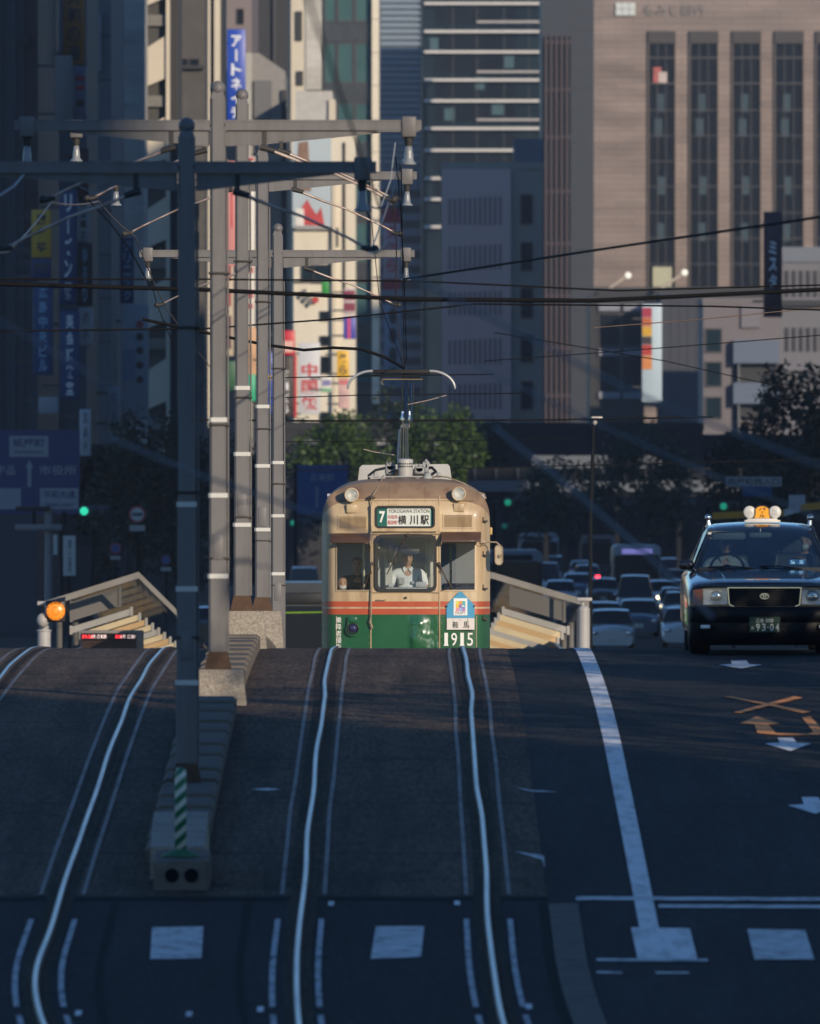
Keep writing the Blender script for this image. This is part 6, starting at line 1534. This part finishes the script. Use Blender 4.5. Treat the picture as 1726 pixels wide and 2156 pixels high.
bp_(b, 'front_wall', 930, 1075, 357, 1000, pm('wall_lilac', (.50,.43,.43), .7, var=.08, scale=.4), .5)
bp_(b, 'roof_box', 1082, 1143, 292, 358, pm('roofbox_blue', (.10,.13,.19), .6), .0, 10)
for v0, v1 in ((414,474),(514,568),(612,664),(712,768),(806,862)):
    for i in range(11): bp_(b, 'louvre_slot', 944+10.6*i, 949.5+10.6*i, v0+(10-i)*.5, v1, pm('slot_dark', (.20,.18,.19), .7), .53)
windows(b, [(1098,1119)], [(411,470),(512,568),(608,668),(708,760),(805,860),(898,950)], DG, .06)
b = building('office_tower', 'dark tower with reddish vertical mullions left of the stone building', 1141, 1250, -60, 1380, 30, pm('tower_slate', (.018,.024,.036), .5, var=.12))
bp_(b, 'glass_bay', 1144, 1201, 76, 960, DG, .12)
for u in (1147,1158,1169,1180,1191): bp_(b, 'mullion', u, u+4.5, 76, 960, pm('mullion_red', (.055,.034,.036), .55), .5)
for v in (86,186,286,400,510,620,730,830): bp_(b, 'floor_band', 1144, 1201, v, v+6, pm('band_red', (.05,.03,.035), .6), .3)
for i in range(22): bp_(b, 'panel_joint', 1203, 1243, 20+42*i, 21.5+42*i, BLKW, .04)
STONE = brick('stone_coursed', (.27,.215,.192), (.24,.193,.174), (.15,.12,.108), 1.0, 3.4, .62, msize=.035)
b = building('stone_building', 'tan coursed stone bank building with tall dark window strips, top right', 1245, 1900, -60, 1500, 40, STONE, v_base=None)
WS = [(1366,1420),(1453,1510),(1543,1600),(1632,1690),(1719,1776)]
for a, c in WS:
    bp_(b, 'window_strip', a, c, 66, 610, pm('strip_dark', (.004,.006,.010), .4, spec=.1), .06)
    bp_(b, 'upper_bay', a-2, c+2, 66, 92, pm('bay_bronze', (.035,.028,.026), .5), .4)
    for v in (122,176): bp_(b, 'transom', a-2, c+2, v-1.5, v+1.5, WF, .3)
    for v in (232,286,340,393,448,502,556): bp_(b, 'transom', a, c, v-1, v+1, WF, .2)
    for k in range(1,3): bp_(b, 'mullion', a+(c-a)*k/3-1, a+(c-a)*k/3+.6, 92, 606, WF, .16)
    for v in (198,250,372,470): bp_(b, 'blind', a+6+(v*7)%16, a+22+(v*7)%16, v, v+38, pm('blind_blue', (.03,.055,.07), .3), .1)
    for s in (a-2.5, c): bp_(b, 'jamb', s, s+2.5, 66, 606, pm('jamb_stone', (.15,.12,.10), .7), .35)
bp_(b, 'poster', 1375, 1392, 142, 176, pm('poster_red', (.42,.10,.09), .6, var=.4, scale=1.2), .2); bp_(b, 'poster', 1386, 1404, 152, 176, pm('poster_pale', (.5,.42,.4), .6), .22)
for r in range(2):
    for c in range(3): bp_(b, 'logo_square', 1296+14*c, 1309+14*c, 6+14*r, 19+14*r, pm('logo_pale', (.55,.60,.60), .5), .3)
Y = 1500; q = MB(); put_text(q, 'もみじ銀行', PX(1420,Y), PZ(21,Y), 130*Y/F, 24*Y/F, Y-.3, .0); pt('wall_lettering', q, pm('letter_bronze', (.20,.19,.18), .4, metal=.5), b)
bp_(b, 'pale_yellow_window', 1374, 1414, 562, 604, pm('pale_window', (.42,.42,.30), .6), .25)  # single window in a pale yellowish colour
q = MB(); q.box(PX(1238,1470),PX(1900,1470),1466,1485,PZ(633,1470),PZ(606,1470)); pt('entrance_canopy', q, BLKW, b)
for i in range(13): bp_(b, 'canopy_rib', 1262+14*i, 1268+14*i, 616, 626, pm('rib_brown', (.12,.09,.08), .6), 33.5)
# lower right group
b = building('office_block', 'dark office block with pale spandrels left of the white banner', 1241, 1356, 632, 1300, 20, BLKW)
windows(b, [(1262,1304),(1312,1350)], [(662,728),(748,828)], DG, .05)
for v in (648,742,832):
    for a, c in ((1260,1305),(1312,1350)): bp_(b, 'spandrel', a, c, v-7, v+7, pm('spandrel_pale', (.22,.24,.29), .6), .4)
b = building('office_block', 'plain dark slate block right of the white banner', 1390, 1486, 628, 1290, 20, pm('wall_slate', (.045,.050,.066), .7, var=.15))
for i in range(5): bp_(b, 'panel_joint', 1393+18*i, 1394+18*i, 630, 960, BLKW, .05)
b = building('apartment_block', 'blue grey apartment block with wide balconies, lower right', 1480, 1645, 640, 1180, 20, pm('wall_mauve_grey', (.155,.14,.155), .7, var=.12))
for v0, v1 in ((716,765),(806,850)): bp_(b, 'balcony', 1543, 1640, v0, v1, pm('balcony_blue', (.10,.135,.20), .6, var=.1), 1.2)
for v0, v1 in ((768,806),(852,884)): bp_(b, 'balcony_recess', 1544, 1640, v0, v1, BLKW, .1)
windows(b, [(1487,1517)], [(694,740),(764,812),(838,880)], DGB)
bp_(b, 'post', 1553, 1556, 766, 960, GREY, 1.0); bp_(b, 'roof_stair', 1560, 1600, 645, 690, pm('wall_mauve2', (.17,.165,.19), .7), .3)
b = building('office_block', 'grey building with dark vertical slots at the right edge, behind the big tree', 1638, 1900, 552, 1240, 20, pm('wall_grey_r', (.15,.15,.17), .7, var=.12))
for v0, v1 in ((570,625),(690,740),(780,830)):
    for i in range(6): bp_(b, 'louvre_slot', 1652+15*i, 1660+15*i, v0, v1, BLKW, .1)
bp_(b, 'ledge', 1640, 1900, 632, 645, BLKW, .6); bp_(b, 'roof_unit', 1644, 1740, 520, 552, pm('roof_unit', (.14,.16,.2), .6), .2, 8)
for u, v, du in ((1322,580,-24),(1441,574,-30)):
    t = thing('floodlight', 'pale floodlight on a slanting arm, %s on the canopy of the stone building' % ('left one' if u < 1400 else 'right one'), 'floodlight', (PX(u,1460),1460,PZ(606,1460)), 'floodlights of the stone building')
    q = MB(); q.tube([P(u+du*1.6,606,1460),P(u,v,1460)], .16, 6); pt('arm', q, pm('flood_arm', (.5,.45,.38), .5), t)
    q = MB(); q.ball(P(u,v,1459.8), .33, 12, 8); pt('lamp', q, lamp('flood_white', (1,.93,.8), .9), t)
# banner and vertical signs ---------------------------------------------------
def vsign(label, u0, u1, v0, v1, Y, bg, text=None, tm=None, frac=.62, marks=None, d=.35, rnd=False, cat='sign', inset=5, name='vertical_sign', group='vertical shop signs'):
    t = thing(name, label, cat, (PX((u0+u1)/2,Y), Y, PZ(v1,Y)), group)
    q = MB(); q.rbox(PX(u0,Y),PX(u1,Y),Y-d,Y,PZ(v1,Y),PZ(v0,Y),.04); pt('board', q, bg, t)
    for v in (v0+(v1-v0)*.15, v0+(v1-v0)*.85): q = MB(); q.box(PX(u0,Y)-.7, PX(u0,Y), Y-.2, Y-.1, PZ(v,Y)-.06, PZ(v,Y)+.06); pt('bracket', q, WF, t)
    if text:
        w = (u1-u0)*frac*Y/F; q = MB(); put_column(q, text, PX((u0+u1)/2,Y), PZ(v0+inset,Y), PZ(v1-inset,Y), w, Y-d-.02, .03); pt('lettering', q, tm, t)
    for (a, b_, c, e, m) in (marks or []):
        q = MB(); q.box(PX(a,Y),PX(b_,Y),Y-d-.03,Y-d-.002,PZ(e,Y),PZ(c,Y)); pt('colour_panel', q, m, t)
    return t
LW = pm('sign_letter_white', (.80,.82,.85), .5, var=0); LB = pm('sign_letter_pale_blue', (.22,.42,.62), .5, var=0); LD = pm('sign_letter_dark', (.03,.035,.045), .5, var=0); LR = pm('sign_letter_red', (.5,.05,.06), .5, var=0)
SB1 = pm('sign_blue_bright', (.012,.06,.42), .35, var=.05, coat=.3); SB2 = pm('sign_blue_dark', (.012,.04,.14), .5, var=.1); SB3 = pm('sign_blue_mid', (.015,.055,.18), .5, var=.1)
SO = pm('sign_orange', (.42,.17,.02), .5, var=.1); SY = pm('sign_yellow_f', (.60,.36,.03), .5, var=.08); SWH = pm('sign_white_f', (.46,.49,.54), .5, var=.08); SPW = pm('sign_paper', (.72,.70,.66), .5, var=.06)
vsign('bright blue vertical sign with white katakana behind the third pole top', 478, 517, 62, 262, 900, SB1, 'アートネイチ', LW, .55, inset=10)
vsign('pale blue narrow sign left of the bright blue one', 456, 476, 100, 262, 905, pm('sign_periwinkle', (.12,.17,.42), .5), '福屋観光', LW, .7)
vsign('orange vertical sign with dark characters at the top left', 133, 178, -30, 137, 600, SO, '大和の湯', LD, .6)
vsign('blank grey slab sign below the orange one', 117, 153, 118, 262, 560, GREY)
vsign('pale blue white sign with red marks under the orange one', 156, 182, 142, 242, 605, pm('sign_pale_blue', (.20,.24,.36), .5), marks=[(159,180,160,170,LR),(160,179,180,190,LR),(160,178,210,224,LD)])
vsign('yellow vertical sign with dark characters at the left', 67, 108, 442, 543, 540, SY, '麻雀荘', LD, .5)
vsign('dark blue square sign with a round mark below the yellow one', 67, 108, 545, 588, 540, SB2, '∞', LD, .7)
vsign('blue vertical sign with pale blue letters below the round mark', 70, 112, 596, 790, 540, SB3, '広島中央ビル', LB, .42)
vsign('tall blue sign with white letters, upper one of the pair on the left', 125, 163, 400, 640, 550, SB2, 'リーズン館', LW, .42)
vsign('tall blue sign with white letters, lower one of the pair on the left', 127, 168, 655, 840, 550, SB3, '英会話教室', LW, .4)
vsign('dark maroon sign between the cross arms on the left', 163, 187, 312, 430, 580, pm('sign_maroon', (.06,.012,.018), .5, var=.1))
vsign('white narrow sign with dark letters right of the tall blue signs', 162, 189, 415, 508, 580, SWH, '司法書士', LD, .5)
vsign('very dark narrow sign under the white lettered one', 163, 195, 512, 645, 578, BLKW, 'ゆるり', LB, .3)
vsign('small white sign under the very dark one', 166, 197, 648, 728, 578, SWH, '歯科', pm('letter_grey', (.16,.18,.22), .5), .4)
vsign('blue narrow sign with light blue characters beside the pale tiled wall', 254, 282, 500, 640, 690, SB2, 'クリニック', LB, .6)
vsign('white sign with a red disc and four dark dots on the left', 255, 313, 640, 885, 680, SWH, marks=[(259,285,735,800,pm('faint_blue', (.22,.32,.46), .5))])
t_ = [o for o in bpy.data.objects if o.get('label', '').startswith('white sign with a red disc')][0]
for i, (v, m) in enumerate(((683,LR),(709,LD),(738,LD),(769,LD),(799,LD))):
    q = MB(); c = P(294,v,680-.39); q.cyl(c, c+Vector((0,.02,0)), 8.2*680/F, n=18); pt('disc', q, m, t_)
q = MB(); q.prism([(PX(268,680),PZ(868,680)),(PX(276,680),PZ(855,680)),(PX(284,680),PZ(868,680)),(PX(276,680),PZ(881,680))], 679.6, 679.62); pt('diamond', q, LD, t_)
vsign('small white sign with letters at the foot of the dotted sign', 228, 252, 814, 905, 660, SWH, '内科', pm('letter_grey', (.16,.18,.22), .5), .4)
vsign('white sign blank and low beside the large blue road sign', 82, 124, 836, 872, 540, SPALE)
vsign('white plate low at the left behind the blue road sign', 168, 192, 862, 960, 560, SWH, '耳鼻科', pm('letter_grey', (.16,.18,.22), .5), .4)
PNK = pm('sign_pink', (.62,.24,.23), .5, var=.15, scale=.7)
vsign('pink and red poster sign between second and third poles', 462, 496, 340, 560, 880, PNK, marks=[(463,472,345,520,pm('sign_salmon', (.7,.34,.3), .5)),(486,490,345,480,LR)])
vsign('red-edged cream sign between third and fourth poles', 514, 537, 330, 690, 885, SPW, marks=[(514,519,330,478,LR),(515,535,332,340,LR),(516,533,562,575,LR),(516,533,612,628,LR),(516,532,640,650,LR)])
vsign('brown striped cream sign column between the poles', 470, 492, 560, 750, 880, pm('sign_tan', (.5,.42,.32), .5), marks=[(471,487,560,590,pm('sign_brick', (.3,.07,.06), .5)),(471,487,610,645,pm('sign_brick', (.3,.07,.06), .5)),(471,487,665,735,pm('sign_plum', (.10,.04,.05), .5))])
vsign('orange brown poster between third and fourth poles', 516, 540, 690, 790, 870, pm('sign_apricot', (.62,.36,.2), .5, var=.3, scale=1.2))
vsign('dark green shop sign low between second and third poles', 462, 498, 760, 822, 860, pm('sign_dark_green', (.008,.09,.035), .5))
vsign('mint green sign between third and fourth poles', 518, 538, 788, 845, 860, pm('sign_mint', (.03,.42,.22), .4))
vsign('deep blue narrow sign between the last two poles', 557, 574, 738, 870, 850, SB1, marks=[(559,572,790,800,pm('sign_gold', (.5,.36,.05), .5))])
vsign('red square shop sign with a white round mark right of the last pole', 590, 621, 696, 748, 840, pm('sign_red_bright', (.55,.012,.03), .4, coat=.3), marks=[(593,618,718,742,pm('mark_pink', (.75,.45,.4), .5))])
vsign('dark brown vertical sign with small white letters under the red square', 591, 617, 750, 878, 840, pm('sign_dark_brown', (.035,.025,.022), .5), ' 酒場ビル', LW, .3)
vsign('red narrow strip sign beside the dark brown one', 618, 625, 748, 880, 842, LR)
vsign('white vertical sign with three large red characters', 629, 674, 722, 872, 900, pm('sign_cool_white', (.58,.60,.64), .5, var=.06), ' 中国飯', LR, .75)
vsign('yellow sign with dark script right of the red lettered sign', 709, 735, 738, 796, 890, pm('sign_yellow_strong', (.78,.46,.03), .4), '焼ら', LD, .6)  # board in a stronger yellow than the left sign
vsign('blue and red sign high right of the white building', 723, 749, 667, 714, 890, pm('sign_royal', (.06,.07,.42), .4), marks=[(731,738,668,713,pm('stripe_pinkred', (.55,.06,.2), .5))])
vsign('maroon banded sign above the blue and red one', 723, 748, 608, 662, 890, pm('sign_lilac', (.52,.46,.48), .5), marks=[(724,747,612,632,pm('sign_wine', (.22,.03,.07), .5)),(724,747,638,655,pm('sign_wine', (.22,.03,.07), .5))])
vsign('green panel sign on the white building, above the small windows', 677, 693, 592, 622, 895, pm('sign_leaf', (.02,.26,.04), .5))
vsign('pale pink notice beneath the yellow sign', 712, 735, 798, 860, 892, pm('sign_blush', (.62,.42,.42), .5, var=.3, scale=1.5), marks=[(714,733,799,810,pm('mark_rose', (.6,.18,.2), .5))])
vsign('pale green and white notice left of the yellow sign', 676, 698, 792, 826, 890, SPW, marks=[(679,696,800,812,pm('mark_indigo', (.2,.2,.42), .5)),(677,697,818,824,pm('mark_green', (.1,.4,.2), .5))])
bb = thing('billboard', 'large rooftop billboard with a pale blue sky and red shapes on the white building', 'billboard', (PX(655,920),920,PZ(480,920)))
q = MB(); q.box(PX(616,920),PX(697,920),919.5,920,PZ(478,920),PZ(286,920)); pt('board', q, pm('bill_sky', (.42,.50,.56), .5, var=.12, scale=.4), bb)
q = MB(); c = P(650,445,919.45)
q.prism([(c.x-.75,c.z-.9),(c.x-.55,c.z+.1),(c.x-.1,c.z+.75),(c.x+.2,c.z+.2),(c.x+.5,c.z-.2),(c.x+.8,c.z+.25),(c.x+1.0,c.z-.9)][::-1], 919.44, 919.48); pt('red_shape', q, pm('bill_red', (.5,.05,.05), .5, var=.3, scale=1.5), bb)
q = MB(); c = P(640,320,919.45); q.prism([(c.x-.5,c.z-2.5),(c.x-.35,c.z+.6),(c.x+.25,c.z+.7),(c.x+.45,c.z-2.5)][::-1], 919.44, 919.48); pt('brown_shape', q, pm('bill_brown', (.22,.13,.09), .5, var=.3, scale=1.5), bb)
q = MB(); q.box(PX(622,920),PX(640,920),919.42,919.46,PZ(476,920),PZ(440,920)); pt('pale_shape', q, SPW, bb)
RS = pm('sign_carmine', (.30,.02,.045), .5, var=.05)
vsign('red topped vertical sign with a pale middle right of the tower edge', 806, 843, 440, 610, 1000, pm('sign_rosewhite', (.42,.36,.42), .5), '天ぷら', LR, .55, marks=[(806,843,440,470,RS),(806,843,588,610,RS)], inset=34)
vsign('pale blue vertical sign with dark dots right of the tower edge', 808, 846, 640, 815, 1010, pm('sign_steel_blue', (.22,.30,.42), .5), '●●●薬', LD, .45)
vsign('tall white banner with red, orange and yellow squares', 1351, 1393, 640, 846, 1100, pm('banner_pale', (.42,.54,.64), .5, var=.05), marks=[(1352,1372,648,668,pm('b_red', (.36,.02,.06), .5)),(1352,1372,669,687,pm('b_orange', (.5,.12,.03), .5)),(1352,1372,688,708,pm('b_yellow', (.6,.34,.02), .5)),(1352,1372,709,725,pm('b_black', (.03,.02,.025), .5)),(1352,1372,726,748,pm('b_red2', (.42,.03,.02), .5)),(1352,1372,749,778,pm('b_orange2', (.6,.22,.06), .5))], name='banner', cat='banner')
vsign('dark red vertical sign with white script at the upper right', 1607, 1646, 446, 668, 900, pm('sign_dark_red', (.045,.010,.016), .5, var=.1), ' ミスタ ', LW, .42, inset=24)
# distant low roofs and awnings behind the traffic, right of the tram
AW = pm('canopy_blue', (.085,.10,.13), .6, var=.2, scale=.6)
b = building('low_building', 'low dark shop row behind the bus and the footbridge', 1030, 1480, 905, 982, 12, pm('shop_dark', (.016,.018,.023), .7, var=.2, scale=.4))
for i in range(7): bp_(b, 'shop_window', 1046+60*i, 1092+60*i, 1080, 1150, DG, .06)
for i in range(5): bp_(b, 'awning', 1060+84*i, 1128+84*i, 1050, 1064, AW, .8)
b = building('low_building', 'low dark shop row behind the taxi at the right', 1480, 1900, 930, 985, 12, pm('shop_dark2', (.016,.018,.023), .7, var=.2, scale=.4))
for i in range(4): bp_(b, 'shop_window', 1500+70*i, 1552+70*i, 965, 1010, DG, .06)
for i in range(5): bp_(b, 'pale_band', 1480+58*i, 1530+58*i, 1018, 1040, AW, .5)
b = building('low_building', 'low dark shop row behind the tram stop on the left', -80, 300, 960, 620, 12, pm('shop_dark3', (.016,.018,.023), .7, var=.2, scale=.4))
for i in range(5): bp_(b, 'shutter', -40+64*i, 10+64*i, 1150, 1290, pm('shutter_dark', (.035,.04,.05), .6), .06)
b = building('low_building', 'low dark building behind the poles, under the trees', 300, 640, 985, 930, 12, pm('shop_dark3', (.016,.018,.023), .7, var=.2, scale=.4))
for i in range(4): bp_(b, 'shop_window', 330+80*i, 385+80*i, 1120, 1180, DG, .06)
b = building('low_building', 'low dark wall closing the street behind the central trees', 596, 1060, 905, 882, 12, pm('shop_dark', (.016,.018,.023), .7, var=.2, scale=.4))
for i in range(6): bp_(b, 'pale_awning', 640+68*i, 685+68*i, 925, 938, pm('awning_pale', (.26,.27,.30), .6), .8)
# unseen buildings added on the right to shade ramp, left side and street end
def shade_building(label, x0, x1, y0, y1, h, col):
    m = brick('side_tile_%d' % int(y0+1000), col, tuple(c*.9 for c in col), tuple(c*.5 for c in col), .5, 1.2, .5, msize=.03)
    t = thing('office_block', label, 'building', ((x0+x1)/2, y0, 0), 'added shade blocks along the right pavement')
    q = MB(); q.box(x0,x1,y0,y1,-2,h); pt('wall', q, m, t)
    q = MB(); q.box(x0-.3,x1+.3,y0-.3,y1+.3,h,h+.8); pt('parapet', q, m, t)
    n = 0
    for k in range(int(h/3.6)-1):
        q = MB(); q.box(x0-.06,x0-.002,y0+2,y1-2,3.8+3.6*k,5.6+3.6*k); pt('window_band', q, DG, t)
shade_building('tan shade block added on the right pavement near the crossing', 17, 40, -60, 30, 34, (.32,.27,.22))
shade_building('grey shade block added on the right pavement at the foot of the crest', 15, 40, 32, 58, 40, (.25,.25,.26))
shade_building('brown shade block added on the right bank beyond the bridge', 24, 46, 322, 340, 60, (.2,.17,.15))
shade_building('grey shade block added on the right, second beyond the bridge', 23, 46, 344, 430, 70, (.22,.22,.23))
shade_building('pale shade block added on the right, third beyond the bridge', 24, 46, 434, 540, 78, (.3,.29,.27))
shade_building('dark tall shade block added on the right, fourth beyond the bridge', 28, 50, 544, 585, 88, (.15,.15,.16))
shade_building('lower dark shade block added on the right, beside the tall one', 28, 50, 610, 660, 46, (.16,.15,.15))
shade_building('grey shade tower added on the right beyond the side street', 42, 64, 664, 732, 40, (.22,.22,.24))
shade_building('grey shade block added on the right before the street end', 46, 70, 800, 876, 38, (.2,.2,.21))
shade_building('brown shade tower added on the right near the street end', 46, 70, 880, 985, 62, (.22,.19,.17))
# ============================================================ air
hz = bpy.data.materials.new('haze'); hz.use_nodes = True; nt = hz.node_tree; nt.nodes.clear()
o_ = _nd(nt, 'ShaderNodeOutputMaterial'); pv = _nd(nt, 'ShaderNodeVolumePrincipled'); pv.inputs['Color'].default_value = (.62,.74,.92,1); pv.inputs['Density'].default_value = HAZE
nt.links.new(pv.outputs[0], o_.inputs['Volume'])
q = MB(); q.box(-1600,1600,-480,4700,-1.2,104)
if HAZE > 0: tag(q.build('haze', hz), kind='stuff')
# ============================================================ camera, sun and sky
cam = bpy.data.cameras.new('camera'); co = bpy.data.objects.new('camera', cam); COL.objects.link(co)
cam.sensor_fit = 'HORIZONTAL'; cam.sensor_width = 24; cam.lens = 24*F/1726
cam.clip_start = 1; cam.clip_end = 9000
co.location = (0, 0, ZC); co.rotation_euler = (R(90)-math.atan((1078-VH)/F), 0, 0)
cam.dof.use_dof = True; cam.dof.focus_distance = 195; cam.dof.aperture_fstop = cam.lens/68
cam.dof.aperture_blades = 9
SC.camera = co
SUN_A, SUN_E = R(28), R(15.5)      # right of straight behind the camera, height
sun = bpy.data.lights.new('sun', 'SUN'); so = bpy.data.objects.new('sun', sun); COL.objects.link(so)
sun.energy = 4.1; sun.angle = R(.53); sun.color = (1, .83, .62)
d = Vector((math.sin(SUN_A)*math.cos(SUN_E), -math.cos(SUN_A)*math.cos(SUN_E), math.sin(SUN_E)))
so.rotation_euler = d.to_track_quat('Z', 'Y').to_euler()
so.location = (60,-100,80)
w = bpy.data.worlds.new('World'); SC.world = w; w.use_nodes = True; nt = w.node_tree
bg = nt.nodes['Background']; sky = nt.nodes.new('ShaderNodeTexSky'); sky.sky_type = 'NISHITA'; sky.sun_disc = False
sky.sun_elevation = SUN_E; sky.sun_rotation = math.pi-SUN_A; sky.altitude = 0; sky.air_density = 1.0; sky.dust_density = .05; sky.ozone_density = 5.5
nt.links.new(sky.outputs[0], bg.inputs[0]); bg.inputs[1].default_value = .13
SC.view_settings.view_transform = 'Standard'; SC.view_settings.look = 'None'; SC.view_settings.exposure = EXPO; SC.view_settings.gamma = 1
SC.cycles.use_denoising = True
SC.cycles.max_bounces = 8; SC.cycles.transparent_max_bounces = 16
SC.cycles.sample_clamp_indirect = 4
